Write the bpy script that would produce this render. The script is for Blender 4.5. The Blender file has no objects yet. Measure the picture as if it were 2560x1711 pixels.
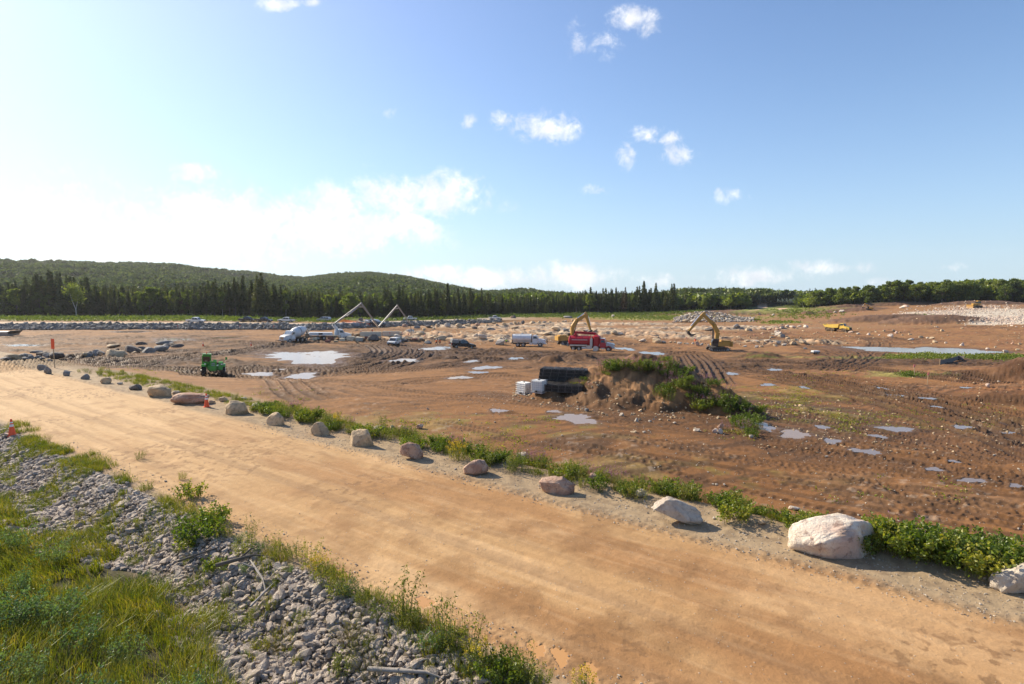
import bpy, bmesh, math, random
import numpy as np
from mathutils import Vector, Matrix, Euler
C = bpy.context.scene.collection
sc = bpy.context.scene
# ------------------------------------------------------------------ camera, world, sun, exposure
CAMZ = 10.0
PITCH = math.radians(5.34)
F = 1397.0            # focal length in pixels of the 2560 wide photograph
cam_d = bpy.data.cameras.new('camera'); cam = bpy.data.objects.new('camera', cam_d); C.objects.link(cam)
cam.location = (0, 0, CAMZ); cam.rotation_euler = (math.pi/2 - PITCH, 0, 0)
cam_d.sensor_width = 36.0; cam_d.lens = 36.0*F/2560.0; cam_d.clip_start = 0.1; cam_d.clip_end = 20000
sc.camera = cam
SUN_AZ = math.radians(-56.0)     # from +Y (view direction) towards -X
SUN_EL = math.radians(32.0)
sun_d = bpy.data.lights.new('sun', 'SUN'); sun = bpy.data.objects.new('sun', sun_d); C.objects.link(sun)
sdir = Vector((math.sin(SUN_AZ)*math.cos(SUN_EL), math.cos(SUN_AZ)*math.cos(SUN_EL), math.sin(SUN_EL)))
sun.rotation_euler = sdir.to_track_quat('Z', 'Y').to_euler()
sun_d.energy = 5.0; sun_d.angle = math.radians(0.5); sun_d.color = (1.0, 0.89, 0.71)
world = bpy.data.worlds.new('World'); sc.world = world; world.use_nodes = True
sc.view_settings.view_transform = 'Standard'; sc.view_settings.look = 'None'
sc.view_settings.exposure = 0.66; sc.view_settings.gamma = 1.0

sc.cycles.sample_clamp_indirect = 2.5; sc.cycles.volume_max_steps = 64
class NT:
    """tiny node-tree helper"""
    def __init__(s, tree): s.t = tree; s.n = tree.nodes; s.l = tree.links
    def new(s, kind, **kw):
        nd = s.n.new(kind)
        for k, v in kw.items(): setattr(nd, k, v)
        return nd
    def link(s, a, b): s.l.new(a, b)
    def _set(s, sock, v):
        if hasattr(v, 'is_output') or hasattr(v, 'links'): s.l.new(v, sock)
        else: sock.default_value = v
    def math(s, op, a, b=0.0, c=None, clamp=False):
        nd = s.new('ShaderNodeMath', operation=op, use_clamp=clamp)
        s._set(nd.inputs[0], a); s._set(nd.inputs[1], b)
        if c is not None: s._set(nd.inputs[2], c)
        return nd.outputs[0]
    def mix(s, fac, a, b, mode='MIX'):
        nd = s.new('ShaderNodeMix', data_type='RGBA', blend_type=mode)
        s._set(nd.inputs[0], fac)
        for i, v in ((6, a), (7, b)):
            if isinstance(v, (tuple, list)) and len(v) == 3: v = (*v, 1)
            s._set(nd.inputs[i], v)
        return nd.outputs[2]
    def noise(s, vec, scale, detail=4, rough=0.55, dist=0.0):
        nd = s.new('ShaderNodeTexNoise'); nd.inputs['Scale'].default_value = scale
        nd.inputs['Detail'].default_value = detail; nd.inputs['Roughness'].default_value = rough
        nd.inputs['Distortion'].default_value = dist
        if vec is not None: s.l.new(vec, nd.inputs['Vector'])
        return nd.outputs[0]
    def ramp(s, v, a, b, smooth=True):
        nd = s.new('ShaderNodeMapRange'); nd.interpolation_type = 'SMOOTHSTEP' if smooth else 'LINEAR'
        s._set(nd.inputs[0], v); s._set(nd.inputs[1], a); s._set(nd.inputs[2], b)
        nd.inputs[3].default_value = 0; nd.inputs[4].default_value = 1
        return nd.outputs[0]

def pix_dir(u, v):
    xr = (u-1280.0)/F; yr = -(v-855.5)/F
    return np.array([xr, math.cos(PITCH)+yr*math.sin(PITCH), -math.sin(PITCH)+yr*math.cos(PITCH)])

w = NT(world.node_tree); w.n.clear()
sky = w.new('ShaderNodeTexSky', sky_type='NISHITA'); sky.sun_disc = False
sky.sun_elevation = SUN_EL; sky.sun_rotation = SUN_AZ
sky.altitude = 0; sky.air_density = 1.0; sky.dust_density = 0.25; sky.ozone_density = 1.5
tc = w.new('ShaderNodeTexCoord')
sep = w.new('ShaderNodeSeparateXYZ'); w.link(tc.outputs['Generated'], sep.inputs[0])
# cloud layer: noise in direction space, masked by soft blobs round the directions in which the clouds stand
px_ = w.math('DIVIDE', sep.outputs[0], w.math('MAXIMUM', sep.outputs[1], 0.05))
pz_ = w.math('DIVIDE', sep.outputs[2], w.math('MAXIMUM', sep.outputs[1], 0.05))
cmb = w.new('ShaderNodeCombineXYZ'); w.link(px_, cmb.inputs[0]); w.link(pz_, cmb.inputs[1])
n1 = w.noise(cmb.outputs[0], 13.0, 9, 0.66, 0.5)
n2 = w.noise(cmb.outputs[0], 45.0, 6, 0.65, 0.4)
wob = w.math('ADD', w.math('MULTIPLY', w.math('SUBTRACT', n1, 0.5), 2.6), w.math('MULTIPLY', w.math('SUBTRACT', n2, 0.5), 1.5))
clouds = [  # source px: u, v, half width, half height, strength
    (1090, 490, 110, 52, 1.25), (960, 490, 90, 48, 1.1), (830, 520, 110, 55, 1.25), (860, 575, 230, 50, 1.35), (560, 560, 220, 85, 1.35), (1010, 560, 120, 42, 0.9),
    (380, 600, 300, 75, 1.0), (150, 560, 220, 120, 0.9), (485, 432, 62, 26, 1.0),
    (1365, 318, 75, 34, 1.15), (1255, 300, 38, 26, 0.62), (1170, 305, 26, 22, 0.6), (965, 282, 34, 18, 0.55),
    (1610, 335, 60, 20, 1.0), (1565, 385, 24, 36, 1.0), (1675, 345, 40, 18, .9), (1700, 390, 46, 30, 0.9),
    (1580, 45, 60, 26, 0.95), (1620, 72, 30, 26, .8), (1440, 95, 26, 52, 0.72), (1510, 110, 50, 45, 0.55),
    (1490, 475, 38, 16, 0.7), (1385, 535, 30, 16, 0.55), (1275, 520, 45, 22, 0.45), (1825, 490, 58, 20, 0.8),
    (700, 12, 50, 16, 0.9), (780, 6, 26, 12, 0.9), (915, 410, 36, 18, 0.4),
    (1430, 688, 110, 30, 1.2), (1280, 695, 190, 26, 1.1), (1100, 680, 120, 20, 0.7), (1900, 690, 130, 24, 0.85), (2060, 668, 120, 18, 0.8), (2370, 668, 55, 14, 0.75), (2220, 705, 60, 12, .6), (1640, 700, 90, 18, .7)]
acc = None
for (u, v, a, b, k) in clouds:
    d = pix_dir(u, v); cx, cz = d[0]/d[1], d[2]/d[1]
    ex = w.math('MULTIPLY', w.math('SUBTRACT', px_, cx), F/a)
    ez = w.math('MULTIPLY', w.math('SUBTRACT', pz_, cz), F/b)
    r2 = w.math('ADD', w.math('MULTIPLY', ex, ex), w.math('MULTIPLY', ez, ez))
    g = w.math('MULTIPLY', w.math('POWER', 2.718, w.math('MULTIPLY', r2, -0.75)), k)
    acc = g if acc is None else w.math('MAXIMUM', acc, g)
dens = w.ramp(w.math('ADD', acc, w.math('MULTIPLY', wob, w.ramp(acc, 0.02, 0.5))), 0.27, 1.30)
front = w.ramp(sep.outputs[1], 0.1, 0.3)
dens = w.math('MULTIPLY', w.math('MULTIPLY', dens, front), 0.82)
# pale air near the horizon and the wide bright aureole round the sun
hzn = w.math('POWER', 2.718, w.math('MULTIPLY', w.math('MAXIMUM', sep.outputs[2], 0.0), -5.0))
dt = w.new('ShaderNodeVectorMath', operation='DOT_PRODUCT'); w.link(tc.outputs['Generated'], dt.inputs[0]); dt.inputs[1].default_value = sdir[:]
dtc = w.math('MAXIMUM', dt.outputs['Value'], 0.0)
aur = w.math('ADD', w.math('MULTIPLY', w.math('POWER', dtc, 2.0), 1.15), w.math('MULTIPLY', w.math('POWER', dtc, 7.0), 2.6))
skyb = w.mix(1.0, sky.outputs[0], (0.82, 1.12, 1.46), 'MULTIPLY')
skyc = w.mix(w.math('MULTIPLY', hzn, 0.80), skyb, (5.5, 7.0, 8.2))
av = w.new('ShaderNodeCombineXYZ'); w.link(aur, av.inputs[0]); w.link(w.math('MULTIPLY', aur, .74), av.inputs[1]); w.link(w.math('MULTIPLY', aur, .56), av.inputs[2])
skyc = w.mix(1.0, skyc, av.outputs[0], 'ADD')
shade = w.noise(cmb.outputs[0], 15.0, 5, 0.6)
cloudc = w.mix(w.ramp(shade, 0.35, 0.65), (8.2, 8.3, 8.8), (11.5, 11.3, 11.0))
mixc = w.mix(dens, skyc, cloudc)
bg = w.new('ShaderNodeBackground'); w.link(mixc, bg.inputs[0]); bg.inputs[1].default_value = 0.075
wo = w.new('ShaderNodeOutputWorld'); w.link(bg.outputs[0], wo.inputs[0])

# ------------------------------------------------------------------ helpers
rng = np.random.default_rng(7); random.seed(7)
def tag(o, label=None, cat=None, group=None, kind=None):
    if label: o['label'] = label
    if cat: o['category'] = cat
    if group: o['group'] = group
    if kind: o['kind'] = kind
    return o
def empty(name, loc=(0, 0, 0), rot=(0, 0, 0), scale=1.0):
    o = bpy.data.objects.new(name, None); C.objects.link(o)
    o.location = loc; o.rotation_euler = rot; o.scale = (scale,)*3; o.empty_display_size = 0.2
    return o
def mk_mesh(name, verts, faces, mat=None, smooth=False, mats=None, mat_idx=None):
    """verts Nx3 array, faces: array MxK (one K) or list of arrays of different K"""
    me = bpy.data.meshes.new(name)
    if not isinstance(faces, list): faces = [faces]
    faces = [np.asarray(f, dtype=np.int32) for f in faces if len(f)]
    nf = sum(len(f) for f in faces); nl = sum(f.size for f in faces)
    verts = np.asarray(verts, dtype=np.float32)
    me.vertices.add(len(verts)); me.vertices.foreach_set('co', verts.ravel())
    me.loops.add(nl); me.loops.foreach_set('vertex_index', np.concatenate([f.ravel() for f in faces]))
    me.polygons.add(nf)
    tot = np.concatenate([np.full(len(f), f.shape[1], dtype=np.int32) for f in faces])
    st = np.concatenate([[0], np.cumsum(tot)[:-1]]).astype(np.int32)
    me.polygons.foreach_set('loop_start', st); me.polygons.foreach_set('loop_total', tot)
    if mat_idx is not None: me.polygons.foreach_set('material_index', np.asarray(mat_idx, dtype=np.int32))
    me.polygons.foreach_set('use_smooth', np.full(nf, smooth, dtype=bool))
    me.update(calc_edges=True)
    for m in (mats if mats else ([mat] if mat else [])): me.materials.append(m)
    return me
def link(name, me, parent=None, loc=(0, 0, 0)):
    o = bpy.data.objects.new(name, me); C.objects.link(o); o.location = loc
    if parent: o.parent = parent
    return o
def copy_tree(o, parent=None):
    c = o.copy(); C.objects.link(c); c.parent = parent
    for ch in o.children: copy_tree(ch, c)
    return c
def smooth01(x): x = np.clip(x, 0, 1); return x*x*(3-2*x)
def sst(x, a, b): return smooth01((x-a)/(b-a))
def vnoise(x, y, seed=0):
    ix = np.floor(x).astype(np.int64); iy = np.floor(y).astype(np.int64)
    fx = x-ix; fy = y-iy; fx = fx*fx*fx*(fx*(fx*6-15)+10); fy = fy*fy*fy*(fy*(fy*6-15)+10)
    def h(a, b):
        n = (a*374761393 + b*668265263 + seed*982451653) & 0xffffffff
        n = ((n ^ (n >> 13))*1274126177) & 0xffffffff
        return ((n ^ (n >> 16)) & 0xffff)/65535.0
    a = h(ix, iy); b = h(ix+1, iy); c = h(ix, iy+1); d = h(ix+1, iy+1)
    return (a*(1-fx)+b*fx)*(1-fy)+(c*(1-fx)+d*fx)*fy
def fbm(x, y, seed=0, octv=4, gain=0.5, lac=2.03):
    s = 0; a = 1.0; t = 0
    for i in range(octv):
        s = s + a*vnoise(x, y, seed+i*17); t += a; a *= gain; x = x*lac+13.7; y = y*lac+7.1
    return s/t
# ------------------------------------------------------------------ terrain height
def world_at(u, v, Y):
    d = pix_dir(u, v); t = Y/d[1]
    return d[0]*t, Y, CAMZ+d[2]*t
TX, TY = -0.815, 0.5795      # direction of the haul road (away to the left)
NX, NY = 0.5795, 0.815       # across it, away from the camera
ctl = []
for (u, v, Y) in [
    (-900, 905, 70), (-900, 860, 105), (-900, 825, 165), (-900, 796, 225),
    (0, 905, 70), (0, 860, 105), (0, 828, 165), (0, 797, 225),
    (500, 944, 62), (500, 885, 92), (500, 828, 165), (500, 796, 228),
    (1000, 1000, 42), (1000, 905, 86), (1000, 864, 125), (1000, 825, 190), (1000, 803, 260), (1000, 790, 310),
    (1500, 1100, 31), (1500, 960, 63), (1500, 882, 116), (1500, 832, 190), (1500, 797, 285), (1500, 784, 330),
    (2000, 1200, 26), (2000, 1010, 49), (2000, 885, 116), (2000, 828, 198), (2000, 785, 300), (2000, 768, 350),
    (2500, 1300, 21), (2500, 1070, 39), (2500, 900, 100), (2500, 850, 150), (2500, 790, 230), (2500, 755, 300), (2500, 748, 340),
    (3300, 1300, 21), (3300, 1000, 50), (3300, 880, 110), (3300, 790, 230), (3300, 745, 320),
    (-400, 790, 330), (500, 788, 330)]:
    ctl.append(world_at(u, v, Y))
for s, z in ((-14, 1.25), (0, 1.3), (15, 1.5), (30, 1.85), (45, 2.05), (62, 2.0)):
    ctl.append((s*TX+23.0*NX, s*TY+23.0*NY, z))
for s, z in ((-30, 1.0), (-60, 0.8), (90, 1.6)):
    ctl.append((s*TX+23.0*NX, s*TY+23.0*NY, z))
ctl = np.array(ctl)
def _phi(r2): return 0.5*r2*np.log(r2+1e-9)
def _tps_fit(P, lam=30.0):
    n = len(P); S = 100.0
    X = P[:, :2]/S
    r2 = ((X[:, None, :]-X[None])**2).sum(-1)
    A = np.zeros((n+3, n+3)); A[:n, :n] = _phi(r2)+np.eye(n)*1e-4*lam*0.1
    A[:n, n] = 1; A[:n, n+1:] = X; A[n, :n] = 1; A[n+1:, :n] = X.T
    b = np.zeros(n+3); b[:n] = P[:, 2]
    return X, np.linalg.solve(A, b), S
_TX, _TW, _TS = _tps_fit(ctl)
def tps(x, y):
    x = np.asarray(x, float); y = np.asarray(y, float); sh = x.shape
    r = np.hypot(x, y); k = np.minimum(1.0, 370.0/np.maximum(r, 1e-6)); 
    X = (x*k).ravel()/_TS; Y = (np.maximum(y, 5)*k).ravel()/_TS
    out = np.full(X.shape, _TW[len(_TX)]) + _TW[len(_TX)+1]*X + _TW[len(_TX)+2]*Y
    for i in range(len(_TX)):
        out += _TW[i]*_phi((X-_TX[i, 0])**2+(Y-_TX[i, 1])**2)
    return out.reshape(sh)
OV = 1.0912
# skyline: (overview x, overview y)
_sk = np.array([(-1500, 610), (-600, 603), (0, 601), (250, 605), (400, 609), (550, 625), (700, 633), (780, 623), (850, 621), (930, 629), (1000, 643),
    (1100, 662), (1200, 661), (1300, 668), (1400, 682), (1500, 670), (1560, 660), (1740, 660), (1900, 668), (2000, 663), (2100, 645), (2200, 639), (2346, 636), (2900, 625), (4000, 620)])*OV
_skaz = np.arctan2((_sk[:, 0]-1280)/F, 1.0)
_ske = (725-_sk[:, 1])/F*np.cos(_skaz)
_rr = np.array([(-1500, 1500), (0, 1500), (600, 1450), (760, 1150), (1000, 1050), (1250, 900), (1400, 650), (1500, 520), (1800, 500), (2346, 470), (3500, 450)])
_rraz = np.arctan2((_rr[:, 0]*OV-1280)/F, 1.0)
_tl = np.array([(-1500, 232), (0, 232), (500, 235), (800, 250), (1000, 275), (1150, 310), (1300, 330), (1540, 335), (1740, 360), (1800, 345), (2000, 325), (2346, 320), (3500, 320)])
_tlx = _tl[:, 0]*OV
def treeline_Y(x, y):
    a = np.clip(x/np.maximum(y, 1.0), -3, 3)*F+1280
    return np.interp(a, _tlx, _tl[:, 1])
def z_far(x, y):
    az = np.arctan2(x, y); r = np.hypot(x, y)
    e = np.interp(az, _skaz, _ske); Rr = np.interp(az, _rraz, _rr[:, 1])
    R0 = treeline_Y(x, y)/np.maximum(np.cos(az), 0.35)+15
    Rr = np.maximum(Rr, R0+110)
    top = CAMZ + Rr*e - np.interp(Rr, [450, 1000], [11.0, 13.0])
    base = tps(x, y)
    t = (r-R0)/(Rr-R0)
    s = np.where(t < 1, sst(t, 0, 1)**0.9, 1-0.25*sst(t, 1, 1.6))
    n = (fbm(x/180, y/180, 5, 3)-0.5)*22*sst(t, 0.05, .4)*(1-sst(t, 0.75, 0.98))
    return base*(1-np.clip(s, 0, 1)) + top*np.clip(s, 0, 1) + n*np.clip(t < 1, 0, 1)
mounds = []      # (x, y, rx, ry, h, ang, power)
def z_base(x, y):
    x = np.asarray(x, float); y = np.asarray(y, float)
    v = x*NX+y*NY; s = x*TX+y*TY
    far = np.hypot(x, y) > 200
    zp = z_far(x, y) if np.any(far) else tps(x, y)
    zr = 2.5 + 0.06*np.cos((v-12.5)/3.8*math.pi/2)
    # camera side: verge, stone bank, grass rising towards the camera
    edge = 8.5
    zc = np.where(v < edge, 2.5 - 0.75*sst(edge-v, 0.25, 1.9) + 0.22*np.clip(7.0-v, 0, None)*sst(7.0-v, 0, 3.0), zr)
    zc = np.minimum(zc, 4.4)
    z = np.where(v < edge, zc, zr)
    k = sst(v, 18.6, 22.6)
    z = z*(1-k)+zp*k
    z = z + 0.22*np.exp(-((v-19.3)/0.9)**2)*(0.5+fbm(s/3, v/3, 3, 2))*np.clip(1-s/70, 0.3, 1)
    return z
def far_road(x, y):
    """raised gravel road in front of the trees (left), returns height offset and masks"""
    Y0 = np.interp(x/np.maximum(y, 1)*F+1280, [-1500, 400, 800, 1100, 1300, 1500], [174, 174, 184, 232, 270, 285])
    k = 1-sst(x/np.maximum(y, 1)*F+1280, 1150, 1420)
    return Y0, k
def z_ground(x, y):
    x = np.asarray(x, float); y = np.asarray(y, float)
    z = z_base(x, y)
    Y0, k = far_road(x, y)
    w_ = Y0*0.075
    up = sst(y, Y0-5.0, Y0)*(1-sst(y, Y0+w_+10, Y0+w_+45))
    z = z + 1.25*k*up
    for (mx, my, rx, ry, h, ang, pw) in mounds:
        R = max(rx, ry)*1.7
        m = (np.abs(x-mx) < R) & (np.abs(y-my) < R)
        if not np.any(m): continue
        c, s_ = math.cos(ang), math.sin(ang)
        dx = x[m]-mx; dy = y[m]-my
        a = (dx*c+dy*s_)/rx; b = (-dx*s_+dy*c)/ry
        q = np.sqrt(a*a+b*b)
        q = q*(1+0.30*(fbm(x[m]/2.2+mx, y[m]/2.2, 11, 3)-0.5))
        z = z.copy(); tt = np.clip((1-q)*(1.12 if pw < 1 else 1.45), 0, 1); z[m] += h*(tt**pw*(1-.35*tt)/.65 if pw >= 1 else tt*(1.15-.15*tt))
    return z
def G(u, v, full=True, ymax=900):
    """point of the real terrain seen at a photograph pixel (marched along the ray)"""
    d = pix_dir(u, v)
    Y = np.concatenate([np.arange(6, 60, 0.1), np.arange(60, 400, 0.35), np.arange(400, ymax, 3)])
    X = d[0]/d[1]*Y; Zr = CAMZ+d[2]/d[1]*Y
    Zg = (z_ground if full else z_base)(X, Y)
    h = np.nonzero(Zr <= Zg)[0]
    i = h[0] if len(h) else len(Y)-1
    if i > 0 and len(h):
        f0 = Zr[i-1]-Zg[i-1]; f1 = Zr[i]-Zg[i]; t = f0/(f0-f1+1e-12)
        y = Y[i-1]+(Y[i]-Y[i-1])*t
    else: y = Y[i]
    x = d[0]/d[1]*y
    return float(x), float(y), float((z_ground if full else z_base)(np.array([x]), np.array([y]))[0])
def gxy(u, v):
    p = G(u, v, False); return p[0], p[1]
# central dirt mound and the far spoil heaps (real heights added to the ground)
def add_mound(u, v, wpx, depth, h, ang=0.0, pw=1.25):
    x, y = gxy(u, v); mounds.append((x, y, wpx*y/F/2, depth, h, ang, pw))
MOUND_LIST = []
mx0, my0 = gxy(1575, 1000)
mounds.append((mx0-0.5, my0+0.9, 8.8, 7.2, 3.5, math.radians(-10), 0.95))
mounds.append((mx0+4.6, my0+0.6, 7.0, 6.0, 1.5, math.radians(-40), 0.9))
mounds.append((mx0+6.2, my0-4.6, 3.8, 2.3, 1.7, math.radians(-25), 0.9))
mounds.append((mx0+1.0, my0+8.0, 5.8, 3.2, 1.2, math.radians(-10), 1.0))
MOUND_C = (mx0+1.8, my0-0.3)
for (u, v, wp, dp, h, a) in [
    (2210, 802, 330, 9, 2.4, -0.10), (2330, 806, 300, 10, 2.6, -0.1), (2120, 778, 220, 9, 1.6, 0.0), (2230, 765, 330, 10, 2.4, 0.0), (2450, 762, 300, 9, 2.0, 0.0),
    (2080, 772, 160, 8, 1.4, 0), (2017, 786, 44, 4, 1.6, 0),
    (2480, 945, 300, 5.0, 1.1, -0.15), (2540, 1000, 300, 3.2, .8, -0.2), (2620, 950, 300, 6, 1.5, 0.0),
    (1380, 905, 70, 2.2, 0.8, 0.1), (1450, 897, 90, 2.5, 0.7, 0.0), (1900, 893, 130, 3.2, 0.9, 0.05), (1570, 905, 90, 2.5, .6, 0),
    (1000, 905, 110, 2.0, 0.55, 0.1), (1640, 925, 120, 3.5, 1.4, 0.0),
    (900, 812, 90, 6, 1.0, 0), (1840, 785, 420, 16, 2.0, 0.0)]:
    add_mound(u, v, wp, dp, h, a)

# ------------------------------------------------------------------ puddles: flat water in shallow hollows
puddles = []   # x, y, rx, ry, ang, zwater, seed
def add_puddle(u, v, wpx, hpx, ang=0.0, warm=0):
    x, y = gxy(u, v)
    x2, y2 = gxy(u, v-hpx/2); x3, y3 = gxy(u, v+hpx/2)
    puddles.append((x, y, wpx*y/F/2, max((y2-y3)/2, 0.25), ang, float(z_base(np.array([x]), np.array([y]))[0])+(0.03 if warm < 2 else -.012), len(puddles)*7+3, warm))
for p in [(775, 892, 190, 22, .05), (650, 936, 80, 6, -.1, 1), (755, 941, 80, 7, .1, 1), (1010, 902, 80, 5), (1180, 904, 34, 4, 0, 1), (1215, 920, 64, 6, 0, 1), (1290, 897, 34, 4), (1195, 932, 40, 4),
    (1632, 884, 48, 6), (1562, 873, 44, 5), (1440, 1048, 100, 17, .0, 1), (1385, 1030, 44, 4, 0, 1), (1905, 1064, 46, 22), (1985, 1087, 72, 17, .0, 1), (2080, 1104, 40, 11), (2055, 1069, 26, 9), (2240, 1074, 66, 12), (2165, 1130, 60, 13), (2195, 1092, 36, 7),
    (2385, 1155, 26, 6), (2335, 1175, 50, 7), (2430, 1203, 88, 8, -.1), (2540, 1216, 36, 6), (2405, 1069, 40, 7), (2520, 1083, 30, 5), (2240, 990, 30, 4), (2320, 997, 34, 4), (2340, 1018, 24, 4), (2208, 972, 22, 4),
    (2010, 970, 24, 4), (1940, 925, 40, 4), (1920, 963, 36, 4), (1830, 935, 26, 5), (2415, 970, 24, 3), (1245, 1028, 36, 8, 0, 1),
    (60, 864, 90, 4, 0, 0), (430, 850, 90, 6, 0, 1), (330, 830, 100, 3, 0, 1), (560, 845, 80, 4, 0, 1), (1090, 872, 80, 5), (690, 925, 44, 3, 0, 1), (1150, 945, 50, 4, 0, 1)]:
    add_puddle(*p)
x_, y_ = gxy(2300, 877); puddles.append((x_+2.0, y_, 11.5, 8.5, -0.25, float(z_base(np.array([x_]), np.array([y_]))[0])+0.0, 77, 1))
# potholes with orange water on the haul road
for (u, v, wpx, hpx) in [(1060, 1505, 40, 16), (1340, 1622, 44, 22), (1400, 1640, 44, 24), (1475, 1680, 40, 14)]:
    add_puddle(u, v, wpx, hpx, 0, 2)
def puddle_s(i, x, y):
    px, py, rx, ry, ang, zw, seed, warm = puddles[i]
    c, s_ = math.cos(ang), math.sin(ang); dx = x-px; dy = y-py
    a = (dx*c+dy*s_)/rx; b = (-dx*s_+dy*c)/ry
    q = np.sqrt(a*a+b*b); th = np.arctan2(b, a)
    wv = 1+0.22*np.sin(th*2+seed)+0.16*np.sin(th*3+seed*1.7)+0.10*np.sin(th*5+seed*2.3)+0.09*np.sin(th*9+seed)+0.05*np.sin(th*17+seed*3)
    return q/wv

# ------------------------------------------------------------------ tyre tracks: stamped into a height / darkness map
GX0, GX1, GY0, GY1, CS = -120.0, 120.0, 9.0, 175.0, 0.10
NXc, NYc = int((GX1-GX0)/CS), int((GY1-GY0)/CS)
t_h = np.zeros((NYc, NXc), np.float32); t_d = np.zeros((NYc, NXc), np.float32); t_w = np.zeros((NYc, NXc), np.float32)
def spline(pts, step):
    P = np.array(pts, float); P = np.vstack([2*P[0]-P[1], P, 2*P[-1]-P[-2]]); out = []
    for i in range(1, len(P)-2):
        n = max(2, int(np.hypot(*(P[i+1]-P[i]))/step)); t = np.linspace(0, 1, n, endpoint=False)[:, None]
        p0, p1, p2, p3 = P[i-1], P[i], P[i+1], P[i+2]
        out.append(0.5*((2*p1)+(-p0+p2)*t+(2*p0-5*p1+4*p2-p3)*t*t+(-p0+3*p1-3*p2+p3)*t**3))
    return np.vstack(out+[P[-2][None]])
def stamp(line, off, wid, dep, dark, tread, seed):
    L = spline(line, 0.8); d = np.gradient(L, axis=0); d /= np.maximum(np.hypot(d[:, 0], d[:, 1]), 1e-6)[:, None]
    nrm = np.stack([-d[:, 1], d[:, 0]], 1); L = L+nrm*off
    acc_s = 0.0; R = wid*1.1+0.15
    for i in range(len(L)-1):
        a, b = L[i], L[i+1]; seg = b-a; ln = np.hypot(*seg)
        if ln < 1e-4: continue
        x0 = int((min(a[0], b[0])-R-GX0)/CS); x1 = int((max(a[0], b[0])+R-GX0)/CS)+1
        y0 = int((min(a[1], b[1])-R-GY0)/CS); y1 = int((max(a[1], b[1])+R-GY0)/CS)+1
        s0 = acc_s; acc_s += ln
        if x0 < 0 or y0 < 0 or x1 >= NXc or y1 >= NYc: continue
        XX = GX0+(np.arange(x0, x1)+0.5)*CS; YY = GY0+(np.arange(y0, y1)+0.5)*CS
        XX, YY = np.meshgrid(XX, YY); tdir = seg/ln
        uu = (XX-a[0])*tdir[0]+(YY-a[1])*tdir[1]; vv = -(XX-a[0])*tdir[1]+(YY-a[1])*tdir[0]
        on = (uu >= -CS) & (uu <= ln+CS)
        q = np.abs(vv)/(wid/2)
        gap = 0.45+0.55*min(1.0, 2.2*float(vnoise(np.array([s0*0.13]), np.array([seed*1.3]), 5)[0]))
        prof = np.where(q < 1, -(1-q**4), 0)*dep + np.exp(-((q-1.25)/0.25)**2)*dep*0.75
        dk = np.where(q < 1.05, 1.0, np.exp(-((q-1.0)/0.3)**2)*0.7)
        if tread:
            ph = ((uu+s0)+np.abs(vv)*0.6)/tread
            tw = np.where((ph % 1.0) < 0.42, 1.0, 0.0)*(q < 1)
            prof = prof+tw*dep*0.9; dk = dk*(1-0.55*tw)
        sl = (slice(y0, y1), slice(x0, x1)); m = on & (q < 2)
        hm = t_h[sl]; hm[m] = np.where(np.abs(prof[m])*gap > np.abs(hm[m]), prof[m]*gap, hm[m])
        dm = t_d[sl]; dm[m] = np.maximum(dm[m], dk[m]*dark*gap)
T = [  # overview pixels
    ([(-50, 842), (200, 830), (400, 816), (560, 802), (700, 782)], .9), ([(-50, 850), (200, 838), (420, 818), (620, 792)], .9), ([(-50, 834), (150, 826), (380, 806), (620, 782)], .7),
    ([(400, 852), (600, 850), (760, 842), (860, 824), (915, 804), (880, 788), (760, 782), (600, 788)], 1.0), ([(420, 860), (640, 857), (800, 848), (900, 828), (950, 806), (910, 790), (780, 780), (640, 782)], 1.0),
    ([(330, 846), (560, 846), (740, 838), (830, 822), (880, 805), (840, 790), (700, 783)], .9),
    ([(520, 868), (700, 862), (850, 852), (1000, 838), (1120, 824), (1300, 816)], .7), ([(900, 800), (1050, 812), (1200, 812), (1350, 815), (1500, 812)], .8), ([(880, 815), (1050, 822), (1250, 820), (1420, 822)], .7),
    ([(930, 800), (1100, 803), (1260, 806), (1420, 812), (1580, 806)], .8), ([(650, 870), (900, 880), (1000, 870), (1200, 860)], .5), ([(640, 858), (680, 880), (700, 900), (740, 915)], .6),
    ([(1600, 812), (1625, 835), (1640, 862), (1650, 880)], 1.0), ([(1565, 815), (1580, 840), (1600, 862)], .9), ([(1640, 850), (1850, 842), (2100, 835), (2346, 838)], .7), ([(1700, 825), (1900, 835), (2050, 850), (2300, 880)], .9),
    ([(1740, 850), (1950, 880), (2150, 925), (2346, 985), (2500, 1040)], 1.0), ([(1760, 862), (1960, 900), (2160, 950), (2346, 1010), (2500, 1060)], .9), ([(1900, 860), (2100, 900), (2300, 945), (2500, 990)], .8),
    ([(1800, 770), (1900, 790), (1960, 815), (1880, 840), (1700, 840)], .6), ([(1730, 775), (1840, 795), (1920, 820), (1850, 835)], .6), ([(1900, 765), (2000, 780), (1980, 815), (1900, 850)], .5),
    ([(1700, 930), (1900, 960), (2100, 1000), (2346, 1060)], .6), ([(1750, 1010), (1950, 1030), (2150, 1060), (2346, 1100)], .6), ([(60, 780), (300, 775), (500, 770), (700, 768)], .5), ([(60, 790), (300, 788), (520, 780)], .5), ([(-40, 770), (200, 762), (440, 756)], .4)]
for i, (L, k) in enumerate(T):
    P = [gxy(x*OV, y*OV) for x, y in L]
    for rep in range(2):
        o = 0 if rep == 0 else random.uniform(1.0, 3.0)*random.choice((-1, 1))
        stamp(P, o, 3.4, 0.035, 0.60*k, 0.0, i*5+rep)
        for sgn in (-1, 1): stamp(P, sgn*1.05+o, 0.70, 0.13*k, 1.0*k, 0.0 if rep else 0.45, i*3+rep)
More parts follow.
